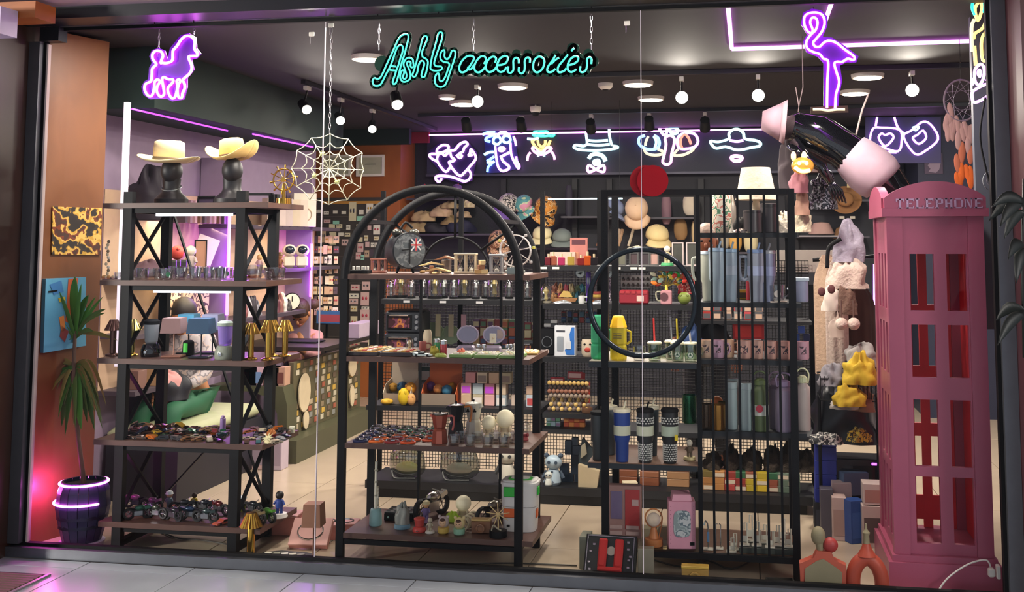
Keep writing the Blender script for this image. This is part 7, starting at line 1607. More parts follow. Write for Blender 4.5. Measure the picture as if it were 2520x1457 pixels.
for i,px in enumerate((600,612,624,636,680,690,700,711)):put('shelf_curio',f_crumple,(.08,.08,R.uniform(.08,.16),M(['#7a4a44','#c8c4bc','#2a2426','#8a8a8c','#5a2a34'][i%5],.5),90+i,4),onshelf(px,1.06),'small ornament on the third wall shelf, %s from the left'%ORD[i],'ornament','ornaments on the third wall shelf')
put('zebra_panel',f_box,(.55,.01,.42,splotch(('#c8a88a','#3a2c28','#d0b090','#5a4438','#c0a080'),9)),onshelf(470,1.06),'striped brown and cream wall hanging behind the lamp shades','hanging',None,PI/2)
O4=T('padded_bench','long bench with a pale green cushion and dark front along the left wall','bench',(-3.85,7.0,.001))
MB().b2(-4.1,-3.6,6.35,7.55,.001,.36).build('body',M('#1b1a24',.5),O4,False,True);MB().rbox((-3.86,6.95,.41),(.5,1.19,.09),.03).build('cushion',M('#a8ac86',.7),O4,True,True)
for i,(px,w_,c)in enumerate(((345,.1,'#7a5a50'),(385,.14,'#b08a64'),(412,.12,'#c8a8a0'))):put('shelf_carton',f_box,(w_,.1,.12,M(c,.5)),onshelf(px,.70),'small carton on the low wooden shelf behind the rack, %s'%ORD[i],'carton','cartons on the low wooden shelf')
og=M('#4a4a34',.45)
O=T('counter','olive cash counter with curved end, plinth and dark top','counter',(-3.6,8.4,.001))
MB().b2(-3.66,-3.36,7.62,9.3,0.001,.17).build('plinth',og,O,False,True)
MB().b2(-3.54,-3.50,7.85,9.3,.171,.72).build('front_panel',M('#5a543c',.5),O,False,True)
pf=[(-4.1,.52),(-3.75,.52),(-3.60,.47),(-3.54,.36),(-3.52,.0),(-3.46,0),(-3.46,.42),(-3.50,.56),(-4.1,.56)]
MB().prism(pf,7.66,7.84).build('curved_end',og,O,False,True)
MB().b2(-4.12,-3.30,7.95,8.7,.80,.83).build('worktop',M('#2a2420',.3),O,False,True);MB().b2(-3.46,-3.30,8.7001,9.3,.80,.83).build('worktop',M('#2a2420',.3),O,False,True)
MB().b2(-3.8,-3.72,8.1,8.18,.725,.799).build('support',BLK,O,False,True)
O=T('till_tablet','thin black tablet on the dark counter top','tablet',(-3.62,8.35,.832));MB().rbox((0,0,.006),(.26,.2,.012),.004).build('tablet_body',BLK,O)
put('printer_box',f_box,(.14,.5,.12,M('#a898a8',.5)),V((-3.38,9.0,.8315)),'pale lilac printer-like box on the counter by the glass joint','box')
mc=[M(c,.5)for c in('#b8a88c','#8a7a60','#a05a44','#c8a44a','#8a8a84','#c8c0a8','#6a5a4a')]
fx=-3.497
for j in range(10):
 for i in range(11):
  if j>3 and i<3 and j<8:continue
  yy=7.92+i*.125+(j%2)*.02;z=.20+j*.052;k=(i*3+j*5)%7
  def f_mag(o,w_,h,m_):MB().rbox((0,0,h/2),(w_,.004,h),.001).build('magnet_body',m_,o)
  put('fridge_magnet',f_mag,(.06,.04,mc[k]),(fx,yy,z),'small fridge magnet on the counter panel, row %s up, place %s from the curved end'%(ORD[j],ORD[i]),'magnet','fridge magnets on the counter',PI/2)
for yy,z,a,b in((8.02,.47,.11,.15),(8.06,.25,.05,.07),(9.05,.56,.09,.09),(9.05,.3,.05,.09)):O=T('oval_sign','cream oval plaque on the counter panel, %s'%{(8.02):'large one near the curved end',(8.06):'small one below the large plaque',(9.05):'far upper one' if z>.5 else 'far lower one'}[yy],'plaque',(fx+.012,yy,z),PI/2);MB().lathe([(0,0),(a,0),(a,.01),(0,.01)],24,axis='y',sy=b/a).build('disc',M('#d0c0a0',.5),O)
for i,px in enumerate((675,690,608,622,636)):put('boxed_toy',f_box,(.12,.1,.14,M(['#8a5a44','#b08a74','#8a2a3a','#4a3a6a','#c8a8b0'][i],.5),M(['#c8a888','#6a3a34','#c8b0b8','#a84a7a','#6a8ab0'][i],.5)),V((P(px,900,7.75).x,7.75,.5615)),'small boxed toy on the low end of the counter, %s'%ORD[i],'boxed toy','boxed toys on the counter end')
for i,(px,c)in enumerate(((600,'#b8a4a0'),(641,'#c8a8a4'),(684,'#b4a4b0'))):put('standing_carton',f_box,(.105,.12,.26,M(c,.5),M('#9a8a98',.5)),at(px,7.45,.001),'pale pink carton standing under the counter end, %s'%ORD[i],'carton','cartons under the counter end')
# ---------------------------------------------------------------- people
def skinned(name,pts,edges,rad,mat,parent,sub=2):
 me=bpy.data.meshes.new(name);o_=wloc(parent);me.from_pydata([tuple(V(p)-o_)for p in pts],edges,[]);me.materials.append(mat)
 o=bpy.data.objects.new(name,me);COL.objects.link(o);o.parent=parent
 md=o.modifiers.new('skin','SKIN');
 if not me.skin_vertices:me.attributes
 lay=me.skin_vertices[0].data if len(me.skin_vertices)else None
 if lay is None:
  bpy.context.view_layer.objects.active=o;lay=me.skin_vertices.new().data if hasattr(me.skin_vertices,'new')else None
 if lay:
  for i,v in enumerate(lay):v.radius=(rad[i]if not isinstance(rad[i],tuple)else rad[i][0],rad[i]if not isinstance(rad[i],tuple)else rad[i][1]);v.use_root=(i==0)
 s_=o.modifiers.new('sub','SUBSURF');s_.levels=sub;s_.render_levels=sub
 md.use_smooth_shade=True;return o
def person(label,base,J,skin,shirt,trou,hair,face=None,hair_r=(.085,.1,.1)):
 """J: joints in metres relative to base: pelvis chest neck head, sh/el/wr and hip/kn/an for both sides"""
 o=T('person',label,'person',base);b=V(base);g=lambda k:b+V(J[k])
 pts=[g('pelvis'),g('chest'),g('neck'),g('head')];ed=[(0,1),(1,2),(2,3)];rad=[(.13,.10),(.15,.10),.05,(.06,.075)]
 top=[g('pelvis'),g('chest'),g('neck')-V((0,0,.03))];te=[(0,1),(1,2)];tr=[(.145,.115),(.165,.115),.07]
 leg=[g('pelvis')];le=[];lr_=[(.15,.12)]
 for s_ in('l','r'):
  n=len(pts);pts+=[g('sh'+s_),g('el'+s_),g('wr'+s_)];ed+=[(1,n),(n,n+1),(n+1,n+2)];rad+=[.055,.042,.028]
  w_=g('wr'+s_);d=(w_-g('el'+s_)).normalized();sd=d.cross(V((0,1,.3))).normalized();palm=w_+d*.06;pts.append(palm);ed.append((n+2,n+3));rad.append((.034,.018));m_=n+3
  for k,(off,L_)in enumerate(((-.028,.065),(-.010,.078),(.009,.072),(.026,.058))):pts+=[palm+sd*off+d*.03,palm+sd*off*1.1+d*(.03+L_*.5)+V((0,0,-.008)),palm+sd*off*1.1+d*(.02+L_)+V((0,0,-.022))];q=len(pts);ed+=[(m_,q-3),(q-3,q-2),(q-2,q-1)];rad+=[.009,.008,.007]
  pts+=[w_+d*.03-sd*.03,w_+d*.07-sd*.055];q=len(pts);ed+=[(n+2,q-2),(q-2,q-1)];rad+=[.010,.008]
  t=len(top);top+=[g('sh'+s_),g('el'+s_),w_-d*.06];te+=[(1,t),(t,t+1),(t+1,t+2)];tr+=[.07,.055,.042]
  n=len(pts);pts+=[g('hip'+s_),g('kn'+s_),g('an'+s_),g('an'+s_)+V((0,-.14,-.02))];ed+=[(0,n),(n,n+1),(n+1,n+2),(n+2,n+3)];rad+=[.08,.055,.04,.035]
  t=len(leg);leg+=[g('hip'+s_),g('kn'+s_),g('an'+s_)+V((0,0,.05))];le+=[(0,t),(t,t+1),(t+1,t+2)];lr_+=[.095,.072,.055]
  MB().sph(g('an'+s_)+V((0,-.07,-.035)),(.045,.13,.04),12).build('shoe',BLKM,o,True,True)
 skinned('body',pts,ed,rad,skin,o);skinned('shirt',top,te,tr,shirt,o);skinned('trousers',leg,le,lr_,trou,o)
 h=g('head');tl=J.get('tilt',0);rot=Matrix.Rotation(tl,3,'X')
 MB().sph(h+V((0,0,.02)),(.078,.095,.112),18,rot).build('face',skin,o,True,True)
 MB().sph(h+rot@V((0,.02,.05)),hair_r,18,rot).build('hair',hair,o,True,True)
 for s_ in(-1,1):MB().sph(h+rot@V((s_*.077,.0,.015)),(.012,.018,.028),8,rot).build('ear',skin,o,True,True);MB().sph(h+rot@V((s_*.03,-.085,.03)),(.011,.009,.007),8,rot).build('eye',BLKM,o,True,True)
 MB().sph(h+rot@V((0,-.1,.0)),(.013,.018,.022),8,rot).build('nose',skin,o,True,True);MB().sph(h+rot@V((0,-.088,-.04)),(.024,.01,.007),8,rot).build('mouth',M('#8a4a44',.5),o,True,True)
 return o
sk=M('#b07850',.5);hb=P(757,772,9.2)
J=dict(pelvis=(0,.0,-.62),chest=(-.05,-.05,-.26),neck=(-.02,-.08,-.11),head=(0,-.14,0),shl=(-.21,-.05,-.2),ell=(-.24,-.16,-.38),wrl=(-.12,-.32,-.36),shr=(.12,-.04,-.2),elr=(.16,-.2,-.36),wrr=(.06,-.34,-.28),hipl=(-.09,0,-.66),knl=(-.1,-.06,-1.0),anl=(-.1,0,-1.17),hipr=(.09,0,-.66),knr=(.1,-.06,-1.0),anr=(.1,0,-1.17),tilt=.75)
def rebase(J,head):
 zmin=head.z;return{k:(V(v)+V((0,0,head.z))if k!='tilt' else v)for k,v in J.items()}
J2=rebase(J,hb);J2['anl']=V((-.1,0,.08));J2['anr']=V((.1,0,.08));J2['knl']=V((-.1,-.06,.4));J2['knr']=V((.1,-.06,.4))
O=person('woman with brown hair tied up and pink top bending over the counter',(hb.x,9.2,0),J2,sk,M('#c08a88',.7),M('#33303a',.7),M('#3f2818',.6,0,None,0,.4,50,.6))
h=V((hb.x,9.2,0))+J2['head'];MB().sph(h+V((.07,.1,.09)),(.06,.055,.05),12).build('hair_bun',M('#4a3020',.6,0,None,0,.4,50,.6),O,True,True)
hb=P(467,775,7.0)
J3=dict(pelvis=(0,0,.58),chest=(.0,-.03,.9),neck=(0,-.05,1.03),head=(0,-.08,hb.z-.02),shl=(-.17,-.04,.97),ell=(-.2,-.12,.74),wrl=(-.1,-.28,.66),shr=(.17,-.04,.97),elr=(.2,-.12,.74),wrr=(.1,-.28,.66),hipl=(-.09,0,.54),knl=(-.1,-.42,.54),anl=(-.1,-.42,.08),hipr=(.09,0,.54),knr=(.12,-.42,.54),anr=(.12,-.42,.08),tilt=.4)
person('seated person with dark hair, pale printed top and green trousers behind the rack',(hb.x,7.0,0),J3,sk,splotch(('#b8b0b4','#c8b4a8','#8a8488','#c0b8b8'),16),M('#1f5a3c',.7),M('#1c1414',.6))
put('shoulder_bag',f_crumple,(.34,.22,.16,M('#1a1a22',.5),77,3),V((hb.x+.03,6.7,.60)),'black bag on the lap of the seated person','bag');put('pink_scarf',f_crumple,(.22,.14,.10,M('#c8908c',.7),78,3),V((hb.x+.02,6.66,.69)),'pink folded cloth on top of the black bag','cloth')
hb=P(1738,596,7.75)
J4=dict(pelvis=(0,0,.92),chest=(0,0,1.28),neck=(0,0,1.46),head=(0,-.01,hb.z-.01),shl=(-.19,0,1.4),ell=(-.24,.02,1.12),wrl=(-.22,-.1,.9),shr=(.19,0,1.4),elr=(.24,.02,1.12),wrr=(.22,-.1,.9),hipl=(-.1,0,.88),knl=(-.1,-.02,.48),anl=(-.1,0,.08),hipr=(.1,0,.88),knr=(.1,-.02,.48),anr=(.1,0,.08),tilt=.15)
person('person with greying wavy hair standing behind the grille, only the face showing',(hb.x,7.75,0),J4,M('#8a5034',.5),M('#262430',.7),M('#22222a',.7),M('#8a7468',.6,0,None,0,.4,40,.8))
# ---------------------------------------------------------------- hats on the back wall
Yh=11.2;s=Yh/F_
bkw=T('hat_wall_shelves','black shelves and rails on the back wall holding hats','shelf',P(1400,620,11.3))
for(a,b,py)in((1000,1230,575),(1000,1140,488),(1480,1720,535),(1380,1500,532),(1960,2140,492),(1960,2140,581),(1240,1480,610),(1735,1900,620)):
 q0=P(a,py,11.1);q1=P(b,py,11.1);MB().b2(q0.x,q1.x,11.1,11.48,q0.z-.02,q0.z).build('shelf_board',M('#3a3640',.4),bkw,False,True)
for px in(1005,1240,1415,1500,1725,1955):q=P(px,440,11.45);MB().b2(q.x-.03,q.x+.03,11.43,11.49,.001,q.z).build('upright',M('#101118',.5),bkw,False,True)
def cap(px,py,r,m_,lb,rx=.9,bill=None,rz=0,ry=0):put('cap',f_cap,(round(r*s,3),m_,bill),P(px,py+r*.5,10.97),lb,'cap','caps on the back wall',rz,1,rx,ry)
cap(1250,492,26,splotch(('#c8c0b8','#1a1a1e','#b8b0a8'),30),'black and white patterned cap with violet edge on the back wall',.9,M('#5a3a8a',.6),.3,.4)
cap(1292,494,24,splotch(('#5a9a9a','#4a8a94','#b8c8a0','#c88aa0'),14),'teal patterned cap on the back wall',.9,None,-.4,-.4)
cap(1341,500,28,splotch(('#c8862a','#a8641c','#d8b070','#2a1c14'),24),'orange patterned cap on the back wall',.9,None,.5,.3)
cap(1508,502,25,M('#7a88a8',.7),'grey-blue cap seen from the side by the left ring post',.6,None,1.2,.3);cap(1567,500,28,M('#d8b898',.7),'round cream cap seen from above near the glass joint',1.3)
cap(1335,570,24,M('#d8cca0',.7),'plain cream cap with its bill down',.35);cap(1383,577,24,M('#6a7470',.7),'grey cap with small patches, its bill down',.35,None,.2);cap(1617,570,28,M('#d8c48c',.7),'yellow-cream cap with black ear flaps',.4,None,.4)
cap(1228,582,25,splotch(('#b08a6a','#6a3a2c','#c8a080','#3a2a20'),30),'leopard print cap behind the right side of the arch',.9);cap(1043,460,11,M('#6a4a8a',.6),'small violet cap with red bill above the arch, left',.3,M('#b8303a',.6),1.0);cap(1125,460,12,M('#6a4a8a',.6),'small violet cap with red bill above the arch, right',.3,M('#b8303a',.6),1.0);cap(1505,560,1,BLK,'tiny black stud cap',0)if 0 else None
hz=P(1070,572,11.2).z+.002
for i,(px,z,w_,h,c)in enumerate(((1030,0,.26,.12,'#9a8460'),(1045,.12,.24,.10,'#a8906c'),(1085,.17,.26,.12,'#b89c80'),(1110,.08,.22,.09,'#8a7450'),(1075,.0,.3,.1,'#23202a'),(1130,.0,.3,.14,'#20203a'),(1140,.16,.16,.07,'#b8a080'),(1110,.26,.22,.08,'#a08a68'),(1150,.27,.16,.08,'#cabc94'))):put('folded_hat',f_crumple,(w_,.2,h,M(c,.8),50+i,4),at(px,11.25,hz+z),'crumpled fabric hat on the shelf inside the arch, %s in the heap'%ORD[i],'hat','heap of fabric hats')
for i,(px,py,w_,h,c,lb)in enumerate(((1675,540,32,50,'#8a6a44','brown gathered cloth sack hanging by the glass joint'),(1701,480,40,50,'#d0c4b0','cream triangular cloth behind the middle post'),(1400,455,18,85,'#3a3844','dark patterned scarf hanging above the grey cap'),(1640,480,24,72,'#8a6a74','mauve cloth hanging right of the round cream cap'),(1710,545,16,55,'#c8b088','narrow cream cloth beside the middle post'),(1810,560,30,58,'#d8a85a','orange and white plush behind the light blue tumblers'),(1848,565,34,55,'#d8cca0','cream plush with black spots behind the grille'),(1785,566,22,45,'#a8a08c','grey-beige cloth behind the grille'))):
 put('hanging_cloth',f_bag,(round(w_*s,3),round(h*s,3),M(c,.8),.05,.4),P(px,py+h,11.25),lb,'cloth',None)
for i,(px,t,c)in enumerate(((1470,0,'#a06a4a'),(1512,.2,'#c8b49a'),(1548,-.1,'#cfc3a8'),(1520,.1,'#b09070'))):
 O=T('headband','curved headband hanging on the back wall, %s from the left'%ORD[i],'headband',P(px,610,11.2),0,'headbands on the back wall');MB().tube([(math.sin(t+.9*k)*.07,0,.02+.2*k)for k in(0,.3,.6,.9)],.016,6,False,4).build('band',M(c,.6),O)
O=put('mirror_light',f_box,(.65,.02,.012,EM('#b8e4f0',1.4)),at(1440,9.0,P(1440,491,9.0).z),'thin cool light bar in front of the back wall hats','light bar')  # glowing bar stands in for a reflection in the glass
for x in(-.3,.3):MB().cyl((x,0,.012),(x,0,ZC-.002-O.location.z),.0015,n=4).build('hanging_wire',BLKM,O)  # wires added to hold up the reflection bar
p=P(1035,352,11.3);put('red_corner_sign',f_box,(.2,.03,.13,M('#8a1a3a',.5)),(p.x,11.3,p.z),'small dark red sign in the corner above the brown wall','sign')
strip('led_tube',P(1003,358,11.35),P(1003,470,11.35),'pink vertical LED line at the corner of the back wall',.008,NE((1,.25,.45),1.2))
# ================================================================ RIGHT SIDE
bp=M('#a5506a',.35,0,None,0,.06,3);bp2=M('#e0303c',.5)
Yf=5.42;bx0,bx1=P(2190,900,Yf).x,P(2432,900,Yf).x;Yr=5.98;zt2=P(2300,533,Yf).z
B=T('telephone_booth','pink telephone booth with arched roof, window grille and the word TELEPHONE','telephone booth',((bx0+bx1)/2,(Yf+Yr)/2,.001))
def zpx(py):return P(2300,py,Yf).z
def bb_(n,*a,m=bp):return MB().b2(*a).build(n,m,B,False,True)
t=.035
bb_('base',bx0-.03,bx1+.03,Yf-.03,Yr+.02,.001,.13);bb_('plinth_step',bx0-.012,bx1+.012,Yf-.015,Yr+.01,.1305,.16)
for x in(bx0,bx1-.075):
 for y in(Yf,Yr-.06):bb_('corner_post',x,x+.075,y,y+.06,.1605,zt2)
rows=[(625,765),(800,930),(985,1150),(1175,1340)]
cols=[(2246,2306),(2337,2388)]
zs=[(zpx(b),zpx(a))for a,b in rows]
xs_=[(P(a,900,Yf).x,P(b,900,Yf).x)for a,b in cols]
zz=[.1605]+[v for q in zs[::-1]for v in q]+[zt2]
for i in range(0,len(zz),2):bb_('front_rail',bx0+.0755,bx1-.0755,Yf+.012,Yf+.04,zz[i]+.0002,zz[i+1]-.0002)
for a,b in((bx0+.0755,xs_[0][0]),(xs_[0][1],xs_[1][0]),(xs_[1][1],bx1-.0755)):bb_('front_stile',a,b,Yf+.0119,Yf+.0401,.161,zt2-.001)
for i in range(0,len(zz),2):bb_('side_rail',bx0+.010,bx0+.032,Yf+.0605,Yr-.0605,zz[i]+.0002,zz[i+1]-.0002)
n_=4;yw=(Yr-.0605-Yf-.0605)/7
for k in range(0,7,2):bb_('side_stile',bx0+.0099,bx0+.0321,Yf+.0606+yw*k,Yf+.0606+yw*(k+1),.161,zt2-.001)
ym=Yr-.045;sl=[(P(2263,900,ym).x,P(2286,900,ym).x)]
bb_('inner_panel',bx0+.0755,P(2247,900,ym).x,ym,ym+.02,.161,zt2,m=bp2);bb_('inner_panel',P(2264,900,ym).x,P(2286,900,ym).x,ym,ym+.02,.161,zt2,m=bp2);bb_('inner_panel',P(2304,900,ym).x,bx1-.0755,ym,ym+.02,.161,zt2,m=bp2)
for a,b in((765,800),(930,985),(1085,1120),(1280,1345)):bb_('inner_rail',P(2247,900,ym).x,P(2304,900,ym).x,ym+.001,ym+.019,zpx(b),zpx(a),m=bp2)
bb_('side_panel',bx1-.03,bx1-.008,Yf+.0605,Yr-.0605,.161,zt2,m=bp2)
bb_('cornice',bx0-.022,bx1+.022,Yf-.022,Yr+.012,zt2+.0005,zpx(512))
zc_=zpx(512)+.0005
def ped(x0,x1,y0,y1,h,n='pediment',plane='xz'):
 pts=[(x0,zc_)]+[(x0+(x1-x0)*(i/16),zc_+.05+(h-.05)*math.sin(PI*i/16)**.75)for i in range(17)]+[(x1,zc_)]
 MB().prism(pts,y0,y1,plane).build(n,bp,B,False,True)
ped(bx0-.01,bx1+.01,Yf-.02,Yf+.02,zpx(446)-zc_);ped(Yf+.021,Yr,bx0-.02,bx0+.02,zpx(452)-zc_,'pediment','yz')
pts=[(bx0+.021,zc_)]+[(bx0+.021+(bx1-bx0-.021)*(i/16),zc_+.04+(zpx(455)-zc_-.04)*math.sin(PI*i/16)**.75)for i in range(17)]+[(bx1,zc_)]
MB().prism(pts,Yf+.021,Yr).build('roof',bp,B,False,True)
lm=M('#b898b8',.5);LT={'T':[(.4,.6,0,1),(0,1,.85,1),(0,.12,.7,.86),(.88,1,.7,.86),(.25,.75,0,.1)],'E':[(.12,.36,0,1),(0,1,.88,1),(0,1,0,.12),(.3,.75,.44,.56),(.88,1,.75,.9),(.88,1,.1,.25)],'L':[(.12,.36,0,1),(0,.5,.9,1),(0,1,0,.12),(.88,1,.1,.3)],'P':[(.12,.36,0,1),(0,.8,.88,1),(.3,.8,.42,.54),(.76,1,.5,.92),(0,.5,0,.1)],'H':[(.08,.32,0,1),(.68,.92,0,1),(.3,.7,.44,.56),(0,.4,.9,1),(.6,1,.9,1),(0,.4,0,.1),(.6,1,0,.1)],'O':[(0,.24,.15,.85),(.76,1,.15,.85),(.15,.85,.88,1),(.15,.85,0,.12)],'N':[(.08,.2,0,1),(.8,.92,0,1),(0,.3,.9,1),(.7,1,.9,1),(0,.3,0,.1)]}
x=P(2204,500,Yf-.03).x;xe=P(2421,500,Yf-.03).x;lw=(xe-x)/9;z0=zpx(515)+.004;z1=zpx(489)
for i,ch in enumerate('TELEPHONE'):
 m=MB();X=x+lw*i+.002;W_=lw*.86;H_=z1-z0
 for a,b,c,d in LT[ch]:m.b2(X+a*W_,X+b*W_,Yf-.0255,Yf-.0225,z0+c*H_,z0+d*H_)
 if ch=='N':m.prism([(X+.15*W_,z1),(X+.35*W_,z1),(X+.9*W_,z0),(X+.7*W_,z0)],-.0255+Yf,-.0225+Yf)
 m.build('letter',lm,B,False,True)
O=T('wall_socket','white plug and socket by the foot of the booth at the right jamb','socket',P(2440,1425,5.33));p=O.location
MB().rbox((0,0,.03),(.03,.03,.04),.006).build('plug',WHITE,O);MB().rbox((.03,.0,.035),(.016,.04,.06),.003).build('socket_plate',WHITE,O)
O=T('white_cable','white cable curving over the floor from the booth to the plug','cable',P(2350,1457,5.3));MB().tube([P(2300,1470,5.3),P(2330,1425,5.3),P(2380,1390,5.3),P(2425,1378,5.3),P(2438,1395,5.3)],.004,6,False,5).build('cable',WHITE,O,True,True)
tag(BX('trim_7',P(2396,300,5.9).x,1.5,5.9,5.95,1.2,ZC-.01,M('#4f5560',.5)),kind='structure')
s3=2.914
wsign('orange, green and violet neon seen edge-on beside the right jamb','neon sign',[(green_,False,[(275,10),(270,60),(290,110)],.008),(gold_,False,[(330,0),(290,60),(310,150),(340,60),(330,0)],.008),(green_,False,[(355,0),(345,90)],.008),(gold_,False,[(385,0),(380,110),(345,200),(290,240),(280,280)],.008),(creamn,False,[(285,140),(265,200),(270,370)],.009),(gold_,False,[(285,330),(295,470)],.009),(gold_,False,[(385,210),(345,260),(335,330),(345,430),(380,430)],.008),(gold_,False,[(390,220),(370,270),(370,400)],.006),(purpleB,True,[(330,460),(290,500),(290,580),(320,610),(350,560),(355,490)],.008),(purpleB,True,[(318,500),(310,530),(325,550),(330,515)],.007),(purpleB,False,[(370,470),(395,520),(375,580)],.008),(purpleB,False,[(280,560),(270,610)],.008),(purpleB,True,[(280,650),(385,600),(400,640),(380,690),(290,735),(270,700)],.008)],2300,0,s3,Y=5.62,r=.008)
O=T('round_mark','pale round at-sign mark fixed on the grey panel beside the right jamb','sign',P(2436,470,5.5));c=P(2436,445,5.5)
MB().tube([(c.x+math.cos(a*.314)*.033,5.5,c.z+math.sin(a*.314)*.045)for a in range(-4,15)],.0025,5).build('outer_ring',M('#8a9498',.4),O,True,True);MB().tube([(c.x+math.cos(a*.45)*.014,5.5,c.z+math.sin(a*.45)*.02)for a in range(14)],.0025,5,True).build('inner_ring',M('#8a9498',.4),O,True,True)
O=T('black_cable','black cable dropping from the edge-on neon sign','cable',P(2430,480,5.45));MB().tube([P(2425,240,5.45),P(2412,330,5.45),P(2425,410,5.45),P(2445,480,5.45)],.005,6,False,5).build('cable',BLKM,O,True,True)
c=P(2366,247,6.6);O=T('dreamcatcher','large dreamcatcher ring with netting and long pink to orange feathers','dreamcatcher',(c.x,6.6,c.z-.5))
MB().tube([(c.x+math.cos(2*PI*i/28)*.10,6.6,c.z+math.sin(2*PI*i/28)*.125)for i in range(28)],.006,6,True).build('hoop',M('#7a6a78',.6),O,True,True)
m=MB()
for i in range(12):
 a=2*PI*i/12;b=a+2.2;m.cyl((c.x+math.cos(a)*.1,6.6,c.z+math.sin(a)*.125),(c.x+math.cos(b)*.1,6.6,c.z+math.sin(b)*.125),.0012,n=4)
m.build('netting',M('#8a7a90',.5),O,False,True);R.seed(5)
for i in range(26):
 px=2335+R.uniform(-6,12)if i<8 else 2372+R.uniform(-16,18);py=R.uniform(275,330)if i<8 else R.uniform(300,450);q=P(px,py,6.6)
 MB().sph(q,(.02,.006,.06),8,Matrix.Rotation(R.uniform(-.2,.2),3,'Y')).build('feather',M('#b08a84' if py<370 else('#b8684a' if py<410 else '#d8641c'),.8),O,True,True)
MB().cyl((c.x,6.6,c.z+.125),(c.x,6.6,ZC-.002),.0015,n=4).build('string',BLKM,O,False,True)
p=P(2298,428,10.59);O=put('portrait_print',f_box,(.17,.01,.20,M('#4a3c50',.5)),(p.x,10.59,p.z),'small lilac print of a bearded head in profile with glasses','picture');MB().prism([(-.05,.02),(-.03,.05),(-.055,.08),(-.04,.1),(-.05,.13),(-.02,.18),(.04,.18),(.07,.12),(.05,.04),(.02,.01)],-.0075,-.0055).build('profile_print',M('#8a7a8a',.5),O,False)
Ym=6.35;gb_=M('#08080c',.08,0,None,0,0,5,0,1)
pth=[(1925,318),(1960,312),(2010,328),(2070,365),(2120,400),(2175,440),(2215,495),(2240,560)]
O=T('black_mannequin','glossy black inflated mannequin hanging bent over above the pink booth','mannequin',P(2080,480,Ym))
MB().tube([P(*q,Ym)for q in pth],[.06,.09,.118,.115,.128,.118,.10,.08],16,False,0).build('torso',gb_,O,True,True)
MB().tube([P(1950,350,Ym-.05),P(1990,395,Ym-.08),P(2020,410,Ym-.1),P(2045,450,Ym-.1)],[.045,.04,.03,.02],10,False,0).build('arm',gb_,O,True,True)
for i in range(5):MB().tube([P(2040,440,Ym-.1),P(2043+i*7,468,Ym-.1),P(2050+i*8,492+i*2,Ym-.1)],[.012,.009,.006],6).build('finger',gb_,O,True,True)
p=P(1968,280,Ym);MB().tube([P(1962,290,Ym),P(1966,262,Ym),P(1958,215,Ym)],.003,5).build('hanging_rope',M('#8a7a78',.7),O,True,True);MB().tube([P(1966,262,Ym),P(1976,215,Ym),V((P(1976,215,Ym).x,Ym,ZC-.002))],.003,5).build('hanging_rope',M('#8a7a78',.7),O,True,True)
q=P(2105,330,Ym);m=MB();m.tube([P(2104,345,Ym),P(2112,310,Ym),P(2122,270,Ym),P(2137,232,Ym)],.006,6);m.build('hanging_rope',M('#b8a8a0',.6),O,True,True)
O=T('white_shorts','white stretched shorts on the glossy black mannequin','shorts',P(2140,450,Ym))
MB().tube([P(2088,372,Ym),P(2091,375,Ym),P(2108,390,Ym),P(2135,414,Ym),P(2160,434,Ym),P(2174,447,Ym),P(2176,449,Ym)],[.112,.122,.137,.15,.148,.134,.122],20,False,0).build('shorts_cloth',M('#b49aa6',.8),O,True,True)
O=T('bucket_hat','pinkish white bucket hat on the left end of the black mannequin','hat',P(1890,340,Ym))
a=P(1921,300,Ym);d=(P(1868,296,Ym)-a).normalized();MB().cyl(a-d*.0,a+d*.11,.115,.055,24).build('crown',M('#a88a94',.8),O,True,True);MB().cyl(a-d*.03,a-d*.0005,.135,.117,24).build('brim',M('#b8989f',.8),O,True,True)
def blob(name,lb,cat,px,py,w_,h,Y,m_,seed,fold=5,d=None,grp=None):
 s_=Y/F_;return put(name,f_crumple,(round(w_*s_,3),round((d or w_*.6)*s_,3),round(h*s_,3),m_,seed,fold),P(px,py+h/2,Y),lb,cat,grp)
blob('brown_jacket','grey-brown jacket hanging left of the gold face ornament','jacket',1955,400,70,150,6.5,M('#4a4044',.8),101);blob('striped_sleeve','grey and orange sleeve under the black mannequin','sleeve',2000,385,60,80,6.42,M('#6a5450',.8),102)
blob('pink_plush','pink plush with cream skirt hanging beside the grille top','plush',1965,445,45,60,6.3,M('#c88a94',.9),103,7);blob('pink_plush','beige lower plush below the pink one','plush',1975,500,35,60,6.35,M('#b8907c',.9),104,7);blob('white_feather_toy','cream feathery toy right of the grille','toy',1972,542,45,60,6.4,M('#d8ccb0',.9,0,None,0,.3,60,1),105,11)
blob('sequin_bag','black sequined bag hanging under the mannequin hand','bag',2030,470,60,90,6.6,splotch(('#14141c','#1c1c24','#8a8a94'),90,.2),106);O=T('gold_face_ornament','glowing gold and white grinning face ornament','ornament',P(1975,430,6.2));c=P(1975,408,6.2)
MB().sph(c,(.065,.04,.05),14).build('head',M('#b8863a',.3,.4,'#d89030',.5),O,True,True);MB().tube([c+V((-.045,-.035,-.01)),c+V((-.01,-.045,-.035)),c+V((.04,-.035,-.03))],.011,8,False,4).build('grin',EM('#ffe0a0',1.6),O,True,True)
for s_ in(-1,1):MB().sph(c+V((s_*.02-.0,-.042,.012)),.012,8).build('eye',EM('#ffe8b8',1.6),O,True,True);MB().sph(c+V((s_*.03-.02,0,.055)),(.016,.012,.03),8).build('ear',EM('#ffd890',1),O,True,True)
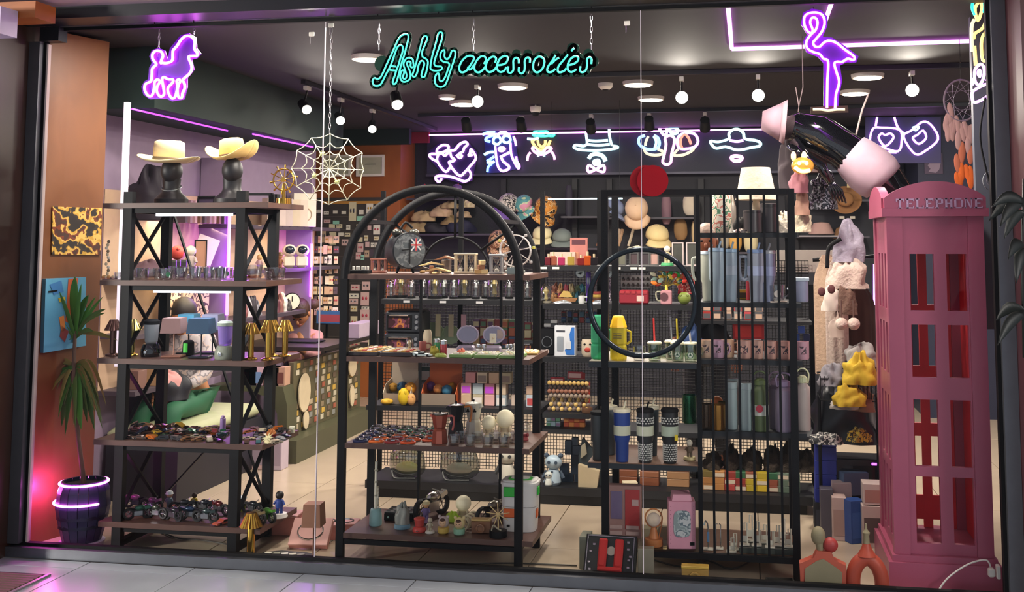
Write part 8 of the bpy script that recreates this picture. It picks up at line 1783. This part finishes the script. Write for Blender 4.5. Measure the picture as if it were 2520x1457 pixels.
p=P(2080,492,11.0);put('felt_hat',f_hat,(.115,.06,M('#8a6038',.8),.01,M('#4a3020',.7)),p,'tan felt hat seen from above, hanging right of the grille','hat',None,0,1.43,1.45);O=put('hat_tag',f_card,(.045,.04,M('#b8a070',.5)),P(2090,452,10.9),'small cream tag on the tan felt hat','tag');
for k,px in enumerate((2072,2098)):put('hat_tag',f_card,(.05,.025,M('#b8b0a0',.5)),P(px,532,11.05),'white tag under the tan felt hat, %s'%['left','right'][k],'tag')
O=T('bucket_hat','pale pink bucket hat on the small shelf right of the grille','hat',P(2022,577,11.3));MB().lathe([(.13,0),(.135,.007),(.08,.12),(0,.13)],24,sy=.8).build('hat_body',M('#c09a90',.8),O)
q0=P(1990,579,11.2);q1=P(2060,579,11.2);O=T('small_wall_shelf','thin shelf under the pale pink bucket hat','shelf',(q0.x,11.3,q0.z-.02));MB().b2(q0.x-.1,q1.x,11.05,11.099,q0.z-.018,q0.z-.003).build('shelf_board',M('#8a8488',.4),O,False,True)
p=P(1985,668,7.2);O=put('tool_picture_box',f_box,(.29,.05,.145,M('#c8beb0',.5)),P(1995,670,7.2),'white carton with a small tool picture behind the right post','carton');MB().b2(.04,.10,-.0285,-.0262,.085,.097).build('tool_print',M('#4a4038',.5),O,False);MB().b2(.075,.09,-.0285,-.0262,.045,.0845).build('tool_print',M('#4a4038',.5),O,False);put('tool_picture_box',f_box,(.10,.05,.145,M('#c8beb0',.5)),P(1930,670,7.2),'white carton behind the last grille bars','carton')
def coat(name,lb,px,py0,py1,w_,Y,m_,sd=0,cat='coat',wb=1.0):
 s_=Y/F_;h=(py1-py0)*s_;W_=w_*s_
 def fn(u,v):
  a=2*PI*u;k=(.35+.65*min(1,(1-v)*5))*(wb+(1-wb)*v);return(math.cos(a)*W_/2*k*(1+.07*math.sin(9*a+sd)),math.sin(a)*W_*.25*k*(1+.15*math.sin(7*a+sd)),h*v)
 o=T(name,lb,cat,P(px,py1,Y));MB().sheet(fn,40,12).build('coat_body',m_,o,True)
 MB().tube([(-W_*.22,0,h*.97),(0,-W_*.1,h*.93),(W_*.22,0,h*.97)],W_*.09,8,False,4).build('collar',m_,o,True);return o
fur=M('#c8b4a8',.95,0,None,0,.15,60,.8)
coat('fleece_coat','long beige fleece coat, leftmost on the clothes rail',2040,640,920,62,6.7,M('#b89c84',.9,0,None,0,.15,60,.6),1);coat('brown_coat','dark brown coat hanging beside the pink booth',2108,700,930,85,6.75,M('#4a3028',.9),2);coat('pale_coat','pale pinkish fur coat half behind the beige one',2062,650,900,50,6.62,fur,3)
blob('fur_collar','thick white fur collar draped over the coats','collar',2090,680,95,60,6.45,fur,120,5);blob('grey_hood','grey-lilac shearling hood at the top of the coats','hood',2090,600,70,90,6.5,M('#a8a0b0',.9,0,None,0,.15,60,.6),121,4);blob('beige_muff','beige plush mitten hanging in front of the coats','mitten',2060,800,34,60,6.4,M('#b8a498',.9),122,3);COW=blob('cow_plush_hat','white plush hat with brown round ears in front of the coats','hat',2045,735,40,60,6.4,M('#d8ccc0',.9),123,3);blob('mane_hat','brown furry hat above the pom-poms','hat',2085,740,45,70,6.4,M('#6a5044',.9,0,None,0,.3,50,1),124,6)
for i,px in enumerate((2071,2101)):
 q=P(px,797,6.3);O=T('pompom','white fluffy pom-pom on a brown cord, %s of two'%['left','right'][i],'pom-pom',(q.x,q.y,q.z-.035),0,'white pom-poms');MB().sph((0,0,.035),.036,14).build('ball',fur,O);MB().cyl((0,0,.068),(0,0,.17),.005,n=6).build('cord',M('#5a4038',.8),O)
 q=P([2022,2046][i],[718,712][i],6.3);MB().sph(q,(.022,.008,.026),10).build('round_ear',M('#5a3030',.8),COW,True,True)
O=T('headphone_band','black curved headphone band beside the grey hood','headphones',P(2040,650,6.4));MB().tube([P(2036,660,6.4),P(2040,610,6.4),P(2070,588,6.4)],.012,8,False,5).build('band',BLKM,O,True,True)
blob('brown_round_hat','small brown round hat above the grey hood','hat',2072,575,40,26,11.2,M('#7a5838',.8),125,3)
strip('led_tube',PX(2153,650,P(2153,650,6.9).x),P(2153,750,6.9),'short violet LED tube between coats and booth',.01,NE((.6,.2,1),6))
O=T('clothes_rail','thin black clothes rail carrying the coats','rail',P(2100,700,6.72));MB().cyl(P(2000,640,6.72),P(2170,630,6.72),.012,n=8).build('rail_bar',BLK,O,False,True);q=P(2170,630,6.72);MB().cyl((q.x,q.y,.001),q,.014,n=8).build('rail_post',BLK,O,False,True);MB().b2(q.x-.03,q.x+.03,6.66,6.94,.0012,.02).build('rail_foot',BLK,O,False,True)
Yb2=6.25
O=T('wire_basket','black wire basket overflowing with yellow and grey clothes','basket',P(2100,990,Yb2));q0=P(2020,985,Yb2);q1=P(2165,935,Yb2);m=MB()
for z in(q0.z,q1.z-.0):m.tube([(q0.x,Yb2,z),(q1.x,Yb2,z),(q1.x,Yb2+.3,z),(q0.x,Yb2+.3,z)],.004,5,True)
for i in range(15):
 x=q0.x+(q1.x-q0.x)*i/14;m.cyl((x,Yb2,q0.z),(x,Yb2,q1.z+.015),.0028,n=4)
m.build('wire_frame',BLKM,O,False,True);
for i in(0,1):x=q0.x if i==0 else q1.x;MB().cyl((x,Yb2+.15,.001),(x,Yb2+.15,q0.z),.01,n=6).build('leg',BLK,O,False,True)
for lb,px,py,w_,h,Y,c,sd in(('large yellow garment spilling over the basket',2120,915,80,60,6.22,'#b8981c',130),('yellow sleeve hanging through the basket',2090,975,70,45,6.2,'#b8981c',131),('grey printed shirt on top of the basket',2120,875,80,50,6.35,'#8f8a88',132),('grey folded garment at the left of the basket',2050,925,60,45,6.3,'#7a767c',133),('white printed cloth at the bottom of the basket',2080,990,60,30,6.25,'#a8a098',134),('brown cloth at the right of the basket',2125,985,50,50,6.3,'#8a6a54',135)):blob('garment',lb,'garment',px,py,w_,h,Y,M(c,.8),sd,7,60,'clothes in the wire basket')
blob('black_garment','large black leather-like garment hanging under the basket','garment',2080,1010,165,150,6.5,M('#14151a',.35),140,4);blob('patterned_scarf','black and white patterned scarf at the edge of the black garment','scarf',2040,1080,80,22,6.3,splotch(('#1a1a1e','#b8b4ac','#2a2a2e'),40),141,6);blob('yellow_scarf','dark yellow patterned scarf beside the black and white one','scarf',2115,1072,60,28,6.3,splotch(('#a8881c','#2a2414','#c8a830'),40),142,6)
def fb_(name,lb,px,py0,py1,w_,Y,c,fr_=None,grp=None,rz=0,d=.1,z=None):
 zb=P(px,py1,Y).z if z is None else z;h=P(px,py0,Y).z-zb;put(name,f_box,(round(w_*Y/F_,3),d,round(h,3),M(c,.5),None if fr_ is None else M(fr_,.5)),at(px,Y,zb),lb,'carton',grp,rz)
bl_='#23308a';Yq=6.45;zz=.001;hs=(.075,.08,.08,.085,.06)
for i in range(5):put('blue_carton',f_box,(.12,.12,.078,M(bl_ if i<4 else '#3a48a8',.5),M('#8a90a0',.5)if i==4 else None),at(2031,6.5,.15+i*.0795),'blue carton in the tall stack beside the grille rack, %s from the bottom'%ORD[i],'carton','stack of blue cartons')
put('dark_base_box',f_box,(.13,.12,.148,M('#22242c',.5),M('#3a3c48',.5)),at(2031,6.5,.001),'dark box under the stack of blue cartons','carton')
fb_('grey_carton','slate grey carton with two small white pictures on the floor',2035,1200,1288,28,6.3,'#4a4650',None,None,0,.1,.001);fb_('white_carton','narrow white carton with an oval picture on the floor',2065,1220,1290,32,6.25,'#c0a8a0','#a88a80',None,0,.1,.001);fb_('white_carton','taller pale carton behind the narrow white one',2072,1185,1280,44,6.4,'#a89898',None,None,0,.1,.001)
fb_('navy_carton','blue and white carton turned at an angle on the floor',2103,1228,1296,38,6.2,'#2a4a8a','#3a5a9a',None,.5,.08,.001);fb_('white_carton','large white carton with dark round dots by the booth',2148,1240,1298,50,6.15,'#c0aca4','#5a4a48','stacked white cartons by the booth',0,.12,.001);fb_('white_carton','white carton with reddish pictures on top by the booth',2148,1186,1238,48,6.16,'#c8b8b0','#a87a70','stacked white cartons by the booth',0,.12,P(2148,1239,6.15).z+.003)
O=T('black_oven','black oven-like appliance with a violet lit corner by the booth','appliance',at(2112,6.56,.16));MB().rbox((0,0,.12),(.26,.2,.24),.005).build('body',M('#101016',.25),O);MB().b2(-.1,.09,-.1035,-.1005,.04,.2).build('window',M('#0a0a10',.1),O,False);MB().rbox((.09,-.102,.215),(.04,.006,.014),.002).build('light',NE((.7,.1,1),3),O);MB().rbox((0,0,-.08),(.24,.18,.158),.004).build('base',M('#1a1a22',.5),O)
fb_('grey_flat_carton','slanting blue-grey carton below the black appliance',2100,1160,1215,60,6.45,'#4a5a78',None,None,.3,.1)
rg=bpy.data.materials.new('mat_red_sticker');rg.use_nodes=True;nt=rg.node_tree;nt.nodes.clear();o_=nt.nodes.new('ShaderNodeOutputMaterial');a_=nt.nodes.new('ShaderNodeBsdfTransparent');a_.inputs[0].default_value=(.75,.2,.25,1);d_=nt.nodes.new('ShaderNodeBsdfDiffuse');d_.inputs[0].default_value=(*lin('#a82a34'),1);m_=nt.nodes.new('ShaderNodeMixShader');m_.inputs[0].default_value=.6;nt.links.new(a_.outputs[0],m_.inputs[1]);nt.links.new(d_.outputs[0],m_.inputs[2]);nt.links.new(m_.outputs[0],o_.inputs[0])
for px,t in((1588,'left'),(1606,'right')):
 y=YF+.004 if px<1600 else YF-.004;c=P(px,445,y);O=T('round_sticker','translucent red round sticker on the glass joint, the %s of the overlapping pair'%t,'sticker',(c.x,y,c.z-.08));MB().cyl((c.x,y,c.z),(c.x,y+.0008,c.z),.078,n=32).build('disc',rg,O,False,True)
O=T('corridor_plant','dark-leaved plant branch hanging by the right outside wall','plant',P(2500,700,4.7));R.seed(8);lf=M('#0e1410',.5)
for(a,b)in(((2520,495),(2440,510)),((2520,500),(2432,545)),((2515,500),(2460,560)),((2520,520),(2470,590)),((2520,600),(2480,640)),((2520,610),(2500,700)),((2520,760),(2450,790)),((2520,770),(2455,850))):
 p=P(*a,4.7);q=P(*b,4.7+R.uniform(-.1,.05));d=q-p;sd=V((-d.z,0,d.x)).normalized()
 MB().sheet(lambda u,v:p+d*v+sd*(u-.5)*.05*math.sin(PI*min(1,.15+.85*v))+V((0,0,.03*math.sin(PI*v))),2,8,.001).build('leaf',lf,O,True,True)
MB().tube([P(2520,440,4.72),P(2515,620,4.72),P(2520,880,4.72)],.006,6).build('stem',lf,O,True,True)
for lb,pts in(('thin grey cable on the floor under the arch rack',[(830,1375),(960,1385),(1100,1388),(1260,1386),(1420,1392)]),('black cable on the floor under the left rack',[(400,1310),(440,1325),(500,1330),(560,1340)]),('dark cable looping on the floor under the ring rack',[(1600,1375),(1680,1395),(1740,1380),(1800,1400),(1860,1375)])):
 O=T('floor_cable',lb,'cable',PZ(*pts[0],.005));MB().tube([PZ(a,b,.006)for a,b in pts],.0045,6,False,6).build('cable',M('#4a4640',.6),O,True,True)
for px,py,t in((767,84,'left of the first glass joint'),(815,62,'right of the first glass joint'),(1543,57,'left of the second glass joint')):
 p=P(px,py,YF+.02);O=T('glass_clip','tiny white clip on the upper edge of the glass, '+t,'clip',p);MB().rbox((0,0,0),(.03,.008,.024),.003).build('clip_body',WHITE,O);MB().cyl((-.006,0,-.013),(-.006,0,-.05),.0015,n=5).build('pull_chain',CHR,O)
